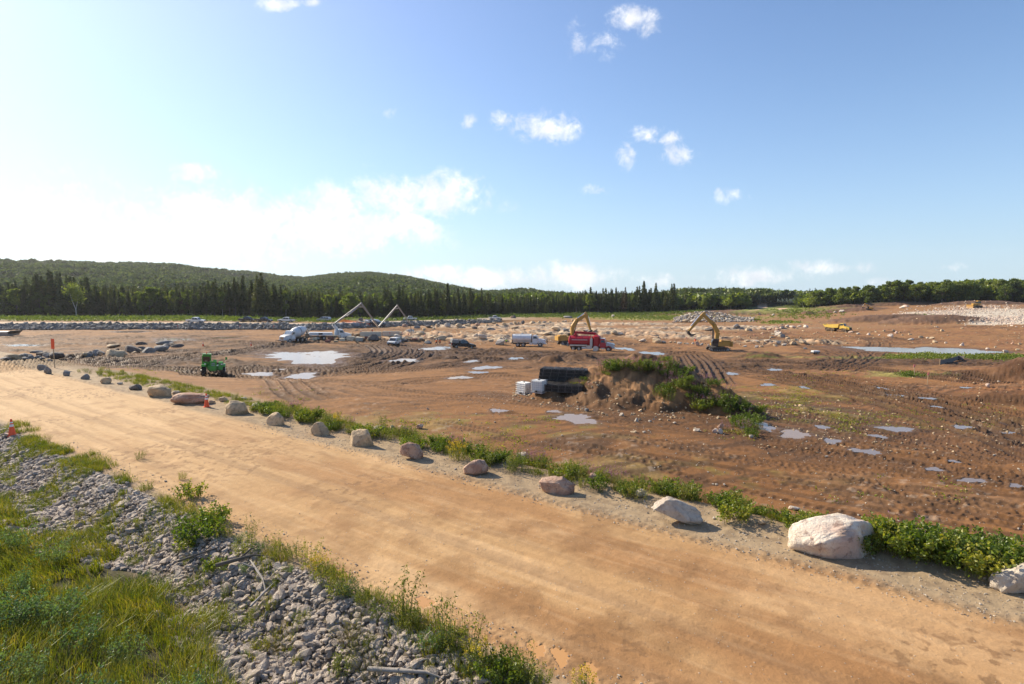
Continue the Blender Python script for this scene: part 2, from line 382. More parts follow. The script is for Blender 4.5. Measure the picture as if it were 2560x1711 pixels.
TT = [([(830, 886), (1000, 903), (1180, 914), (1290, 925)], .42, .9), ([(880, 905), (1000, 912), (1180, 925), (1330, 945)], .40, .7), ([(1240, 1020), (1330, 1035), (1420, 1050), (1500, 1062)], .42, .8), ([(1180, 1010), (1270, 1025), (1400, 1045), (1560, 1078)], .42, .7),
    ([(1000, 970), (1090, 990), (1160, 1010)], .36, .7), ([(1380, 1000), (1500, 1018), (1660, 1040)], .36, .6), ([(2030, 1185), (2110, 1200), (2200, 1225), (2346, 1270)], .42, .9), ([(1980, 1130), (2120, 1160), (2250, 1190), (2400, 1230)], .42, .8),
    ([(1900, 1100), (2060, 1130), (2250, 1175), (2400, 1210)], .36, .7), ([(1560, 1040), (1700, 1060), (1850, 1075), (2000, 1090)], .36, .6), ([(1700, 1095), (1850, 1120), (2000, 1150), (2180, 1200)], .42, .6), ([(1250, 940), (1400, 965), (1480, 1000)], .36, .4), ([(2000, 1060), (2150, 1090), (2346, 1140)], .42, .7)]
for i, (L, pitch, k) in enumerate(TT):
    P = [gxy(x*OV, y*OV) for x, y in L]
    for o in (0, 0.9): stamp(P, o, 0.58, 0.065*k, 0.65*k, pitch, 50+i)
for i in range(42):     # further random passes
    u = random.uniform(100, 2500); v = random.uniform(880, 1180)
    x, y = gxy(u, v)
    if x*NX+y*NY < 26: continue
    a = random.choice((math.radians(145), math.radians(-30), math.radians(160), math.radians(5)))+random.uniform(-.3, .3); cur = random.uniform(-.005, .005); P = [(x, y)]
    for k in range(random.randint(3, 9)):
        x += math.cos(a)*5; y += math.sin(a)*5; a += cur*5; P.append((x, y))
    if min(p[0]*NX+p[1]*NY for p in P) < 24.5: continue
    k = random.uniform(.35, .75)
    for sgn in (-1, 1): stamp(P, sgn*1.0, 0.5, 0.06*k, 0.7*k, random.choice((0, .42)), 90+i)
for i, v0 in enumerate((24.6, 26.3, 28.4, 30.5, 33.5, 36.5, 40, 44, 49, 55, 61, 67)):
    s0 = random.uniform(-50, -30); s1 = random.uniform(-5, 35); P = [(s*TX+(v0+1.2*math.sin(s*.07+v0))*NX, s*TY+(v0+1.2*math.sin(s*.07+v0))*NY) for s in np.linspace(s0, s1, 12)]
    for sgn in (-1, 1): stamp(P, sgn*1.0, 0.55, 0.05, 0.55, (.42, 0, .36)[i % 3], 300+i)
    if v0 > 36: stamp(P, 0, 3.0, 0.03, 0.5, 0, 400+i)
# haul road: faint wheel lines and a tread line on the shoulder
t_dr = t_d.copy()*0
def roadline(v0, s0, s1, off_amp=0.25):
    return [(s*TX+(v0+off_amp*math.sin(s*0.11+v0))*NX, s*TY+(v0+off_amp*math.sin(s*0.11+v0))*NY) for s in np.linspace(s0, s1, 14)]
_keep = t_d.copy()
for (v0, dep, dark, tread) in [(10.1, .012, .26, 0.0), (11.9, .016, .42, 0.0), (13.0, .018, .34, .0), (14.6, .010, .16, 0.0), (9.3, .014, .22, .22), (16.75, .035, .5, .34), (15.6, .012, .15, 0), (8.95, .012, .2, .2)]:
    stamp(roadline(v0, -14, 78), 0, 0.42, dep, dark, tread, int(v0*10))
def track_sample(x, y):
    fx = (x-GX0)/CS-0.5; fy = (y-GY0)/CS-0.5
    ok = (fx > 1) & (fy > 1) & (fx < NXc-2) & (fy < NYc-2)
    ix = np.clip(fx.astype(int), 0, NXc-2); iy = np.clip(fy.astype(int), 0, NYc-2); a = np.clip(fx-ix, 0, 1); b = np.clip(fy-iy, 0, 1)
    def bl(M): return (M[iy, ix]*(1-a)*(1-b)+M[iy, ix+1]*a*(1-b)+M[iy+1, ix]*(1-a)*b+M[iy+1, ix+1]*a*b)*ok
    return bl(t_h), bl(t_d)
def px_of(x, y, z):
    """photograph pixel of a world point (used only to decide which stretch of ground is which soil)"""
    f = y*math.cos(PITCH)-(z-CAMZ)*math.sin(PITCH); up = y*math.sin(PITCH)+(z-CAMZ)*math.cos(PITCH)
    return 1280+F*x/np.maximum(f, 1e-3), 855.5-F*up/np.maximum(f, 1e-3)
# soil patches in ground coordinates: ellipse centre (from pixel), radii in metres
def soil_blob(x, y, u, v, rx, ry, ang=0.0, soft=0.5, seed=1, warp=0.35):
    cx, cy = gxy(u, v); c, s_ = math.cos(ang), math.sin(ang); dx = x-cx; dy = y-cy
    q = np.sqrt(((dx*c+dy*s_)/rx)**2+((-dx*s_+dy*c)/ry)**2)
    q = q*(1+warp*2*(fbm(x/(rx*0.35), y/(ry*0.35), seed, 3)-0.5))
    return 1-sst(q, 1-soft, 1+soft)
def forest_track(x, y, col):
    cx = np.interp(y, [300, 320, 340, 360, 385, 420, 500], [1850, 1905, 1945, 1958, 1930, 1905, 1905]); u_ = x/np.maximum(y, 1)*F+1280
    trk = (1-sst(np.abs(u_-cx), 9, 14))*sst(y, 305, 320)*(1-sst(y, 470, 500)); opn = (1-sst(np.abs(u_-cx-15), 45, 70))*sst(y, 300, 320)*(1-sst(y, 415, 450))
    for k, cc_ in ((opn*1.0, (0.26, 0.28, 0.07)), (trk, (0.58, 0.38, 0.24))): col = col*(1-k[..., None])+np.array(cc_)*k[..., None]
    return col
def terrain_eval(x, y):
    """height, colour, wetness for arrays of ground points"""
    z = z_ground(x, y); v = x*NX+y*NY; s = x*TX+y*TY; r = np.hypot(x, y)
    th, td = track_sample(x, y)
    n_big = fbm(x/22, y/22, 21, 4); n_mid = fbm(x/5, y/5, 31, 4); n_fin = fbm(x/1.1, y/1.1, 41, 4); n_mic = fbm(x/.28, y/.28, 51, 3)
    pad = sst(v, 20.5, 24)*(1-sst(y, 190, 205))
    roadm = sst(v, 8.6+0.3*(n_mid-.5), 9.0)*(1-sst(v+(n_mid-.5)*1.1, 16.0, 16.9))
    # churned mud where machines have been
    tdb = td
    churn = np.clip(sst(n_big, 0.50, 0.66)*0.6 + 0.5*sst(n_mid, .55, .75), 0, 1)*pad
    rock = np.zeros_like(x)
    for (u, vv, rx, ry, sd) in [(1080, 838, 18, 11, 2), (1200, 846, 22, 12, 3), (1330, 832, 22, 13, 4), (1460, 826, 22, 12, 5), (1600, 835, 24, 11, 6), (1700, 845, 18, 9, 7), (980, 850, 10, 6, 8), (1250, 820, 34, 10, 9), (1480, 812, 40, 9, 10), (1980, 858, 16, 6, 12), (1780, 822, 30, 10, 13)]:
        rock = np.maximum(rock, soil_blob(x, y, u, vv, rx, ry, 0, .35, sd))
    ridge = 1-np.abs(2*fbm(x/6.5, y/3.2, 61, 4)-1); ridge2 = 1-np.abs(2*fbm(x/2.4, y/1.6, 71, 3)-1)
    fadeY = sst(y, 70, 105)
    z = z + rock*(1.0*(sst(ridge, .62, .96)-.25)+0.35*(ridge2-.6)+0.25*(n_mid-.5))*fadeY
    z = z + pad*((n_mid-.5)*0.34*np.clip(r/60, .4, 1.6) + (n_fin-.5)*(0.05+0.26*churn)*(.3+1.4*sst(n_mid, .45, .7))*np.clip(r/45, .5, 1.6) + (n_mic-.5)*0.04)
    z = z + th*np.clip(r/40, 1, 2.0)
    z = z + roadm*((n_mid-.5)*0.09+(n_fin-.5)*0.035+(n_mic-.5)*.012)
    vg = (v > 16.6) & (v < 20.5)
    z = z + np.where(vg, (n_fin-.5)*.06+(n_mic-.5)*.03, 0) + np.where(v < 8.6, (n_fin-.5)*.22+(n_mic-.5)*.06, 0)
    wet = np.zeros_like(x)
    shore = np.zeros_like(x)
    for i, P in enumerate(puddles):
        R = max(P[2], P[3])*3.0+1
        m = (np.abs(x-P[0]) < R) & (np.abs(y-P[1]) < R)
        if not m.any(): continue
        q = puddle_s(i, x[m], y[m]); zw = P[5]; zz = z[m]
        lip = max(0.4, 0.5)
        k = 1-sst(q, 1.0, 2.0)
        flat = np.where(q < 1.0, zw-0.05*sst(1.0-q, 0, .25)-.012, zw+(0.02+0.06*np.clip(q-1, 0, 1))*(1 if P[7] < 2 else .3))
        z[m] = zz*(1-k)+(flat+np.where(q > 1.04, (zz-zw)*0.15*sst(q, 1, 1.6), 0))*k
        wet[m] = np.maximum(wet[m], 1-sst(q, 1.0, 1.7))
    # mound detail
    mm = np.zeros_like(x)
    for (mx, my, rx, ry, h, ang, pw) in mounds:
        R = max(rx, ry)*1.2
        m = (np.abs(x-mx) < R) & (np.abs(y-my) < R)
        if not m.any(): continue
        c, s_ = math.cos(ang), math.sin(ang); dx = x[m]-mx; dy = y[m]-my
        q = np.sqrt(((dx*c+dy*s_)/rx)**2+((-dx*s_+dy*c)/ry)**2)
        mm[m] = np.maximum(mm[m], (1-sst(q, .75, 1.05))*min(1, h/1.2))
    dm = np.sqrt(((x-MOUND_C[0])/11.5)**2+((y-MOUND_C[1])/7.5)**2)
    big = 1-sst(dm, .8, 1.05)
    gul = 1-np.abs(2*fbm(x/1.7+y/5, y/2.6, 83, 3)-1)
    z = z + mm*((n_fin-.5)*.30+(n_mic-.5)*.12+(n_mid-.5)*.5) - big*mm*0.16*sst(gul, .72, 1.0) + big*mm*(fbm(x/1.1, (y+z*1.6)/1.1, 191, 4)-.5)*.6
    # ---------------- colour
    def lerp(a, b, k): return a*(1-k[..., None])+np.array(b)*k[..., None]
    col = np.empty(x.shape+(3,)); 
    left = 1-sst(x+0.25*y, -25, 20)         # paler and tanner to the left / far, redder to the right
    near = 1-sst(y, 45, 105)
    a = np.array((0.235, 0.116, 0.044)); b = np.array((0.30, 0.168, 0.075))
    col[:] = a
    col = lerp(col, b, np.clip(left*.8+(1-near)*.7, 0, 1))
    col = lerp(col, (0.17, 0.082, 0.038), sst(n_big, .45, .68)*near*.8)
    col = lerp(col, (0.24, 0.10, 0.048), sst(x, 20, 50)*(0.35+.3*n_mid)*(sst(n_mid, .4, .7)))
    col = lerp(col, (0.38, 0.215, 0.105), sst(n_mid*.6+n_fin*.4, .54, .68)*.55)
    col = lerp(col, (0.10, 0.060, 0.034), churn*(0.40+0.6*sst(n_fin, .42, .62)))
    rc = lerp(np.broadcast_to(np.array((0.52, 0.40, 0.27)), col.shape), (0.27, 0.20, 0.15), sst(n_fin, .5, .68))
    rc = lerp(rc, (0.46, 0.29, 0.17), sst(n_mid, .52, .62)*.8)
    col = col*(1-rock[..., None])+rc*rock[..., None]
    # dark mud field in front of the mixer and trucks
    dk = np.zeros_like(x)
    for (u, vv, rx, ry, sd) in [(700, 866, 30, 9, 1), (560, 880, 20, 8, 2), (1000, 875, 26, 9, 3), (1250, 882, 26, 8, 4), (450, 880, 22, 7, 5), (1120, 892, 22, 6, 6), (1400, 893, 16, 6, 7), (1840, 915, 12, 9, 8), (100, 892, 26, 6, 9), (620, 912, 20, 6, 10), (2300, 905, 30, 9, 11), (2000, 905, 22, 6, 12)]:
        dk = np.maximum(dk, soil_blob(x, y, u, vv, rx, ry, 0.05, .6, sd+30, .5))
    dk = dk*(0.50+0.50*sst(n_fin*.5+n_mid*.5, .38, .56))
    col = lerp(col, (0.095, 0.058, 0.033), dk*.95)
    z = z + dk*pad*(n_fin-.5)*.40
    # spoil heaps: dark brown, central mound brown
    hd = mm*(1-big)
    hc = lerp(np.broadcast_to(np.array((0.060, 0.032, 0.020)), col.shape), (0.125, 0.070, 0.042), sst(n_fin, .42, .62))
    col = col*(1-hd[..., None]*.85)+hc*hd[..., None]*.85
    farm = hd*sst(y, 140, 170); col = lerp(col, (0.25, 0.15, 0.10), farm*.35)
    bc = lerp(np.broadcast_to(np.array((0.38, 0.22, 0.11)), col.shape), (0.23, 0.13, 0.068), sst(n_fin, .45, .64))
    bc = lerp(bc, (0.33, 0.19, 0.10), sst(n_mid, .52, .66)*.7)
    col = col*(1-(big*mm)[..., None])+bc*(big*mm)[..., None]
    # green flecks of young weeds on the pad at right, and the green strips
    gs = np.zeros_like(x)
    for (u, vv, rx, ry, sd, k) in [(2000, 985, 9, 8, 1, .35), (2100, 1040, 8, 6, 2, .3), (1960, 1015, 4, 8, 3, .5), (2300, 1040, 9, 6, 4, .35), (2270, 938, 5, 4, 5, .9), (2350, 893, 26, 3.5, 6, 1.0), (2500, 893, 16, 4, 7, 1.0), (1330, 1060, 7, 4, 8, .35), (1000, 1060, 5, 3, 9, .3), (1700, 1180, 5, 2.5, 10, .3),
            (1700, 797, 48, 12, 11, 1.0), (1850, 800, 16, 5, 12, .8), (1550, 792, 42, 12, 13, 1.0), (1300, 793, 40, 6, 14, .9), (2000, 780, 30, 14, 15, .8), (1960, 808, 12, 4, 17, .9), (2000, 765, 40, 12, 18, .9), (900, 797, 60, 8, 19, .8)]:
        gs = np.maximum(gs, soil_blob(x, y, u, vv, rx, ry, 0, .5, sd+60, .5)*k)
    gk = gs*sst(n_fin*.55+n_mid*.45+gs*.16, .50, .62)
    gcol = lerp(np.broadcast_to(np.array((0.16, 0.21, 0.035)), col.shape), (0.30, 0.26, 0.07), sst(n_mid, .45, .6))
    col = col*(1-gk[..., None])+gcol*gk[..., None]
    # streaks and clods
    stk = fbm((x*.83+y*.56)/5.0, (-x*.56+y*.83)/.55, 131, 4); col = lerp(col, (0.085, 0.050, 0.028), pad*sst(stk, .50, .68)*.75*(.4+.6*sst(n_big, .35, .6))*(1-rock))
    cl = fbm(x/.5, y/.5, 141, 3); col = lerp(col, (0.11, 0.064, 0.036), pad*sst(cl, .60, .72)*.32*(1-rock*.7))
    # track darkening
    col = lerp(col, (0.070, 0.042, 0.025), np.clip(td*pad*1.15, 0, 1))
    # shoreline mud
    col = lerp(col, (0.12, 0.072, 0.040), wet*.8)
    # pale stone scatter
    st = sst(fbm(x/.45, y/.45, 91, 2), .73, .80)*sst(n_mid, .45, .6)*np.clip(1.2-r/90, .15, 1)
    col = lerp(col, (0.50, 0.42, 0.34), st*pad*.3)
    # far gravel road
    Y0, k = far_road(x, y); w_ = Y0*.075
    fr = k*sst(y, Y0-.5, Y0)*(1-sst(y+(n_mid-.5)*3, Y0+w_-1, Y0+w_+1))
    col = lerp(col, (0.50, 0.40, 0.29), fr)
    # white blasted rock slope on the right
    wr = np.zeros_like(x)
    for (u, vv, rx, ry, sd) in [(2440, 785, 30, 24, 1), (2600, 785, 40, 30, 2), (2330, 787, 30, 9, 3), (2560, 805, 20, 10, 4)]:
        wr = np.maximum(wr, soil_blob(x, y, u, vv, rx, ry, 0, .15, sd+80, .25))
    wr = wr*(1-hd)
    col = lerp(col, (0.60, 0.53, 0.42), wr*(.6+.4*n_fin))
    # forest floor beyond the tree line, weeds strip in front of it
    tl = treeline_Y(x, y); left_s = 1-sst(x/np.maximum(y, 1)*F+1280, 1500, 1700)
    ws = sst(y, Y0+w_, Y0+w_+2)*left_s*sst(y, tl-42, tl-36)
    col = lerp(col, (0.14, 0.18, 0.035), ws*.9)
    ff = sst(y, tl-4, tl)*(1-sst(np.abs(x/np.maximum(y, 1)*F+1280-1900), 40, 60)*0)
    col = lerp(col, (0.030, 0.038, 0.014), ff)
    # forest track on the right
    col = forest_track(x, y, col)
    pk = pad*(1-rock*.7)*(1-gk); col = col*(1-pk[..., None]*(1-np.array((1.03, .96, .87))))
    fs = fbm(s/2.2, v/.16, 151, 4); fp = fbm(x/.22, y/.22, 161, 3)
    # haul road, shoulder, bank
    rd = np.array((0.47, 0.285, 0.13))
    rcol = np.broadcast_to(rd, col.shape)
    rcol = lerp(rcol, (0.58, 0.37, 0.185), sst(fbm(s/9, v/1.2, 101, 4), .46, .66)*.8)
    rcol = lerp(rcol, (0.35, 0.18, 0.072), sst(fbm(s/6, v/2.0, 111, 4), .50, .72)*.75*(1-sst(s, 15, 45)*.7))
    rcol = lerp(rcol, (0.60, 0.41, 0.22), sst(s, 12, 50)*.6)
    rcol = lerp(rcol, (0.30, 0.165, 0.070), sst(fs, .54, .72)*.26*sst(n_big, .35, .6))
    rcol = lerp(rcol, (0.66, 0.46, 0.26), sst(fs, .46, .30)*.16)
    rcol = lerp(rcol, (0.27, 0.145, 0.06), sst(fbm(x/1.6, y/1.6, 181, 4), .56, .70)*.55*sst(x, -14, 2))
    rcol = lerp(rcol, (0.22, 0.125, 0.06), sst(fp, .60, .70)*.6*sst(n_mid, .45, .6))
    rcol = lerp(rcol, (0.25, 0.135, 0.06), sst(n_fin, .62, .76)*.35)
    rcol = lerp(rcol, (0.20, 0.12, 0.065), np.clip(td, 0, 1)*.75)
    rcol = rcol*(1-.20*sst(-s, -14, 4)[..., None]*np.array((.75, 1.0, 1.15)))
    bank = v < 23
    scol = lerp(np.broadcast_to(np.array((0.36, 0.26, 0.155)), col.shape), (0.22, 0.155, 0.095), sst(n_mic, .52, .66)*.6)
    scol = lerp(scol, (0.36, 0.24, 0.14), sst(n_mid, .5, .66)*.6)
    scol = lerp(scol, (0.16, 0.11, 0.07), np.clip(td, 0, 1)*.55)
    ps = 1-sst(v, 20.3+n_mid, 22.5)
    col = col*(1-ps[..., None])+scol*ps[..., None]
    vb = sst(v, 18.7, 19.3)*(1-sst(v, 20.8, 22.0))
    col = lerp(col, (0.16, 0.105, 0.055), vb*.5)
    col = col*(1-roadm[..., None])+rcol*roadm[..., None]
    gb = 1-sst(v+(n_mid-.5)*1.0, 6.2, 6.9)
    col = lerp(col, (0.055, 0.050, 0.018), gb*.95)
    cs = (1-sst(v, 8.2, 8.6))*(1-gb)
    col = lerp(col, (0.11, 0.090, 0.070), cs*.85)
    wet = np.clip(wet + 0.45*np.clip(td, 0, 1)*pad + .25*dk + .15*sst(n_big, .52, .7)*pad, 0, 1)
    return z, np.clip(col, 0.01, .9), wet, roadm, fr, big*mm
# ------------------------------------------------------------------ materials
MATS = {}
def new_mat(name):
    m = bpy.data.materials.new(name); m.use_nodes = True; m.node_tree.nodes.clear(); MATS[name] = m
    return m, NT(m.node_tree)
def finish(m, t, shader): 
    o = t.new('ShaderNodeOutputMaterial'); t.link(shader, o.inputs[0]); return m
def principled(t, col, rough=0.6, metal=0.0, spec=0.5, normal=None):
    p = t.new('ShaderNodeBsdfPrincipled')
    for nm, v in (('Base Color', col), ('Roughness', rough), ('Metallic', metal), ('Specular IOR Level', spec)):
        if isinstance(v, (tuple, list)): p.inputs[nm].default_value = (*v, 1) if len(v) == 3 else v
        elif hasattr(v, 'links'): t.link(v, p.inputs[nm])
        else: p.inputs[nm].default_value = v
    if normal is not None: t.link(normal, p.inputs['Normal'])
    return p.outputs[0]
def bump(t, h, strength=0.3, dist=0.05):
    b = t.new('ShaderNodeBump'); b.inputs['Strength'].default_value = strength; b.inputs['Distance'].default_value = dist
    t.link(h, b.inputs['Height']); return b.outputs[0]
def simple(name, col, rough=0.5, metal=0.0, dirt=0.25, dirtcol=(0.22, 0.14, 0.085), scale=1.6, spec=0.5, low=0.0):
    m, t = new_mat(name)
    tc = t.new('ShaderNodeTexCoord'); n = t.noise(tc.outputs['Object'], scale, 6, .65); n2 = t.noise(tc.outputs['Object'], scale*9, 4, .6)
    f = t.math('MULTIPLY', t.ramp(t.math('ADD', t.math('MULTIPLY', n, .7), t.math('MULTIPLY', n2, .3)), .42, .68), dirt)
    if low > 0:     # dried mud thrown up from the ground
        s = t.new('ShaderNodeSeparateXYZ'); t.link(tc.outputs['Object'], s.inputs[0])
        lo = t.math('SUBTRACT', 1.0, t.ramp(t.math('ADD', s.outputs[2], t.math('MULTIPLY', t.math('SUBTRACT', n, .5), 1.2)), low*.4, low*1.3))
        f = t.math('MAXIMUM', f, t.math('MULTIPLY', lo, .65))
    c = t.mix(f, col, dirtcol)
    r = t.math('ADD', t.math('MULTIPLY', f, .4), rough, clamp=True)
    return finish(m, t, principled(t, c, r, metal, spec, bump(t, n2, .08, .02)))
# ground
m, t = new_mat('soil')
at = t.new('ShaderNodeAttribute'); at.attribute_name = 'soil'; aw = t.new('ShaderNodeAttribute'); aw.attribute_name = 'wet'
geo = t.new('ShaderNodeNewGeometry'); P = geo.outputs['Position']
nf = t.noise(P, 3.2, 8, .68); nf2 = t.noise(P, 16, 7, .72); nf3 = t.noise(P, .35, 6, .6)
vor = t.new('ShaderNodeTexVoronoi'); vor.inputs['Scale'].default_value = 9.0; t.link(P, vor.inputs['Vector'])
peb = t.math('SUBTRACT', 1.0, t.ramp(vor.outputs['Distance'], .10, .26)); sepc = t.new('ShaderNodeSeparateColor'); t.link(vor.outputs['Color'], sepc.inputs[0])
peb = t.math('MULTIPLY', peb, t.math('GREATER_THAN', sepc.outputs[0], .86))
val = t.math('ADD', .48, t.math('ADD', t.math('MULTIPLY', nf, .46), t.math('ADD', t.math('MULTIPLY', nf2, .42), t.math('MULTIPLY', nf3, .16))))
cv = t.new('ShaderNodeCombineXYZ'); [t.link(val, cv.inputs[i]) for i in range(3)]
c0 = t.mix(1.0, at.outputs['Color'], cv.outputs[0], 'MULTIPLY')
c1 = t.mix(t.math('MULTIPLY', peb, .55), c0, (.42, .36, .29))
wetn = t.math('MULTIPLY', aw.outputs['Fac'], t.ramp(t.math('ADD', nf, t.math('MULTIPLY', nf3, .5)), .62, .9))
rough = t.math('SUBTRACT', .88, t.math('MULTIPLY', wetn, .50))
hh = t.math('ADD', t.math('ADD', t.math('MULTIPLY', nf, .8), t.math('MULTIPLY', nf2, .35)), t.math('MULTIPLY', peb, .25))
finish(m, t, principled(t, c1, rough, 0, .16, bump(t, hh, .60, .06)))
M_SOIL = m
def water_mat(name, col):
    m, t = new_mat(name); geo = t.new('ShaderNodeNewGeometry')
    n = t.noise(geo.outputs['Position'], 1.2, 3, .5)
    return finish(m, t, principled(t, col, .09, 0, .5, bump(t, n, .012, .02)))
M_W = [water_mat('puddle_water', (.22, .155, .11)), water_mat('muddy_water', (.30, .19, .10)), water_mat('orange_water', (.52, .27, .09))]
def rock_mat(name, a, b, c, sc=1.0):
    m, t = new_mat(name); tc = t.new('ShaderNodeTexCoord'); oi = t.new('ShaderNodeObjectInfo')
    ofs = t.new('ShaderNodeVectorMath', operation='ADD'); cx = t.new('ShaderNodeCombineXYZ')
    t.link(t.math('MULTIPLY', oi.outputs['Random'], 37.0), cx.inputs[0]); t.link(tc.outputs['Object'], ofs.inputs[0]); t.link(cx.outputs[0], ofs.inputs[1]); V = ofs.outputs[0]
    n1 = t.noise(V, 1.3*sc, 6, .62, .6); n2 = t.noise(V, 5*sc, 8, .72, .4); n3 = t.noise(V, 26*sc, 5, .65); geo = t.new('ShaderNodeNewGeometry')
    k1 = t.mix(t.ramp(n1, .40, .62), a, b); k2 = t.mix(t.math('MULTIPLY', t.ramp(n2, .50, .66), .85), k1, c)
    v = t.math('ADD', .58, t.math('ADD', t.math('MULTIPLY', n3, .45), t.math('MULTIPLY', geo.outputs['Random Per Island'], .42)))
    cv = t.new('ShaderNodeCombineXYZ'); [t.link(v, cv.inputs[i]) for i in range(3)]
    return finish(m, t, principled(t, t.mix(1.0, k2, cv.outputs[0], 'MULTIPLY'), .85, 0, .3, bump(t, t.math('ADD', n2, t.math('MULTIPLY', n3, .4)), .9, .07)))
R_TAN = rock_mat('tan_granite', (.52, .38, .23), (.36, .27, .17), (.17, .13, .09))
R_PINK = rock_mat('pink_granite', (.46, .31, .22), (.34, .19, .125), (.17, .10, .075))
R_WHITE = rock_mat('white_quartzite', (.64, .55, .44), (.50, .36, .28), (.26, .16, .12), .7)
R_GREY = rock_mat('grey_rock', (.24, .225, .205), (.17, .16, .15), (.10, .095, .09))
R_DARK = rock_mat('dark_rock', (.15, .125, .105), (.10, .085, .075), (.065, .055, .05))
R_RIP = rock_mat('riprap_stone', (.54, .45, .36), (.38, .31, .245), (.23, .185, .15), 2.0)
R_PALE = rock_mat('pale_blast_rock', (.50, .43, .34), (.40, .33, .26), (.27, .22, .18))
def leaf_mat(name, cols, trans=.45, spread=.5, sat=1.0):
    """cols: three leaf colours, varied clump by clump and plant by plant"""
    m, t = new_mat(name); geo = t.new('ShaderNodeNewGeometry'); oi = t.new('ShaderNodeObjectInfo')
    n = t.noise(geo.outputs['Position'], spread, 3, .6); 
    k = t.math('ADD', t.math('MULTIPLY', n, .8), t.math('MULTIPLY', t.math('SUBTRACT', oi.outputs['Random'], .5), .5))
    rnd = geo.outputs['Random Per Island']
    k = t.math('ADD', k, t.math('MULTIPLY', t.math('SUBTRACT', rnd, .5), .45))
    c = t.mix(t.ramp(k, .2, .5), cols[0], cols[1]); c = t.mix(t.ramp(k, .5, .8), c, cols[2])
    d = t.new('ShaderNodeBsdfDiffuse'); t.link(c, d.inputs[0]); tr = t.new('ShaderNodeBsdfTranslucent')
    tc2 = t.mix(1.0, c, (1.25, 1.35, .55), 'MULTIPLY'); t.link(tc2, tr.inputs[0])
    mx = t.new('ShaderNodeMixShader'); mx.inputs[0].default_value = trans; t.link(d.outputs[0], mx.inputs[1]); t.link(tr.outputs[0], mx.inputs[2])
    gl = t.new('ShaderNodeBsdfGlossy'); gl.inputs['Roughness'].default_value = .45; gl.inputs[0].default_value = (.9, .95, .8, 1)
    m2 = t.new('ShaderNodeMixShader'); m2.inputs[0].default_value = .035; t.link(mx.outputs[0], m2.inputs[1]); t.link(gl.outputs[0], m2.inputs[2])
    return finish(m, t, m2.outputs[0])
L_SPRUCE = leaf_mat('spruce_needles', ((.048, .060, .016), (.072, .088, .022), (.125, .118, .030)), .30, .08)
L_DECID = leaf_mat('broad_leaves', ((.085, .115, .016), (.145, .18, .024), (.22, .235, .036)), .5, .12)
L_HILL = leaf_mat('hill_canopy', ((.05, .07, .022), (.10, .125, .034), (.165, .18, .05)), .35, .035)
L_RED = leaf_mat('rusty_needles', ((.07, .04, .018), (.09, .05, .022), (.11, .065, .03)), .2, .1)
L_BUSH = leaf_mat('bush_leaves', ((.08, .12, .012), (.16, .20, .020), (.32, .28, .03)), .45, 1.2)
L_WEED = leaf_mat('weed_leaves', ((.12, .14, .016), (.21, .22, .026), (.33, .27, .05)), .45, .8)
L_GRASS = leaf_mat('grass_blades', ((.065, .095, .008), (.18, .19, .013), (.37, .27, .05)), .42, 1.4)
L_DRY = leaf_mat('dry_grass', ((.16, .17, .04), (.26, .21, .07), (.34, .27, .12)), .4, .9)
L_FIRE = leaf_mat('fireweed_flowers', ((.30, .10, .26), (.40, .15, .36), (.30, .14, .15)), .4, 1.0)
L_GOLD = leaf_mat('goldenrod_flowers', ((.55, .36, .02), (.62, .42, .03), (.50, .38, .05)), .3, 1.0)
L_PURPLE = leaf_mat('fireweed_leaves', ((.10, .10, .035), (.17, .10, .06), (.22, .12, .11)), .4, .8)
L_PALE = leaf_mat('sage_leaves', ((.10, .16, .06), (.15, .21, .09), (.20, .25, .12)), .4, 1.0)
L_FARW = leaf_mat('far_weeds', ((.085, .12, .018), (.15, .18, .026), (.22, .23, .035)), .4, .05)
M_BARK = simple('bark', (.13, .105, .08), .9, dirt=.5, dirtcol=(.06, .05, .04), scale=3)
M_BIRCH = simple('birch_bark', (.45, .42, .37), .8, dirt=.5, dirtcol=(.15, .13, .11), scale=2)
M_STEM = simple('plant_stem', (.13, .15, .04), .8, dirt=.3)
M_WOOD = simple('driftwood', (.34, .30, .26), .85, dirt=.4, dirtcol=(.18, .15, .12), scale=4)
# ------------------------------------------------------------------ terrain mesh
def steps():
    Y = 3.6; out = []
    while Y < 530:
        out.append(Y); Y += min(Y*Y/5600.0+.004, 0.0043*Y+0.10)
    return np.array(out)
YS = steps(); AS = np.concatenate([np.linspace(-2.6, -1.04, 110, endpoint=False), np.linspace(-1.04, 1.04, 1140), np.linspace(1.04, 2.6, 111)[1:]])
A_, Y_ = np.meshgrid(AS, YS); X_ = A_*Y_
zz, cc, ww, rdm, frm, bgm = terrain_eval(X_, Y_)
ny, nx = X_.shape
idx = np.arange(ny*nx).reshape(ny, nx)
quads = np.stack([idx[:-1, :-1], idx[:-1, 1:], idx[1:, 1:], idx[1:, :-1]], -1).reshape(-1, 4)
def fc(M): return ((M[:-1, :-1]+M[1:, 1:])*.5).ravel()
VV = X_*NX+Y_*NY
reg = np.zeros(len(quads), int)
reg[fc(rdm) > .5] = 1; reg[fc(frm) > .5] = 2; reg[fc(bgm) > .35] = 3
reg[(reg == 0) & (fc(VV) < 19) & (fc(VV) > 12)] = 4
allv = np.stack([X_.ravel(), Y_.ravel(), zz.ravel()], -1); allc = cc.reshape(-1, 3); allw = ww.ravel()
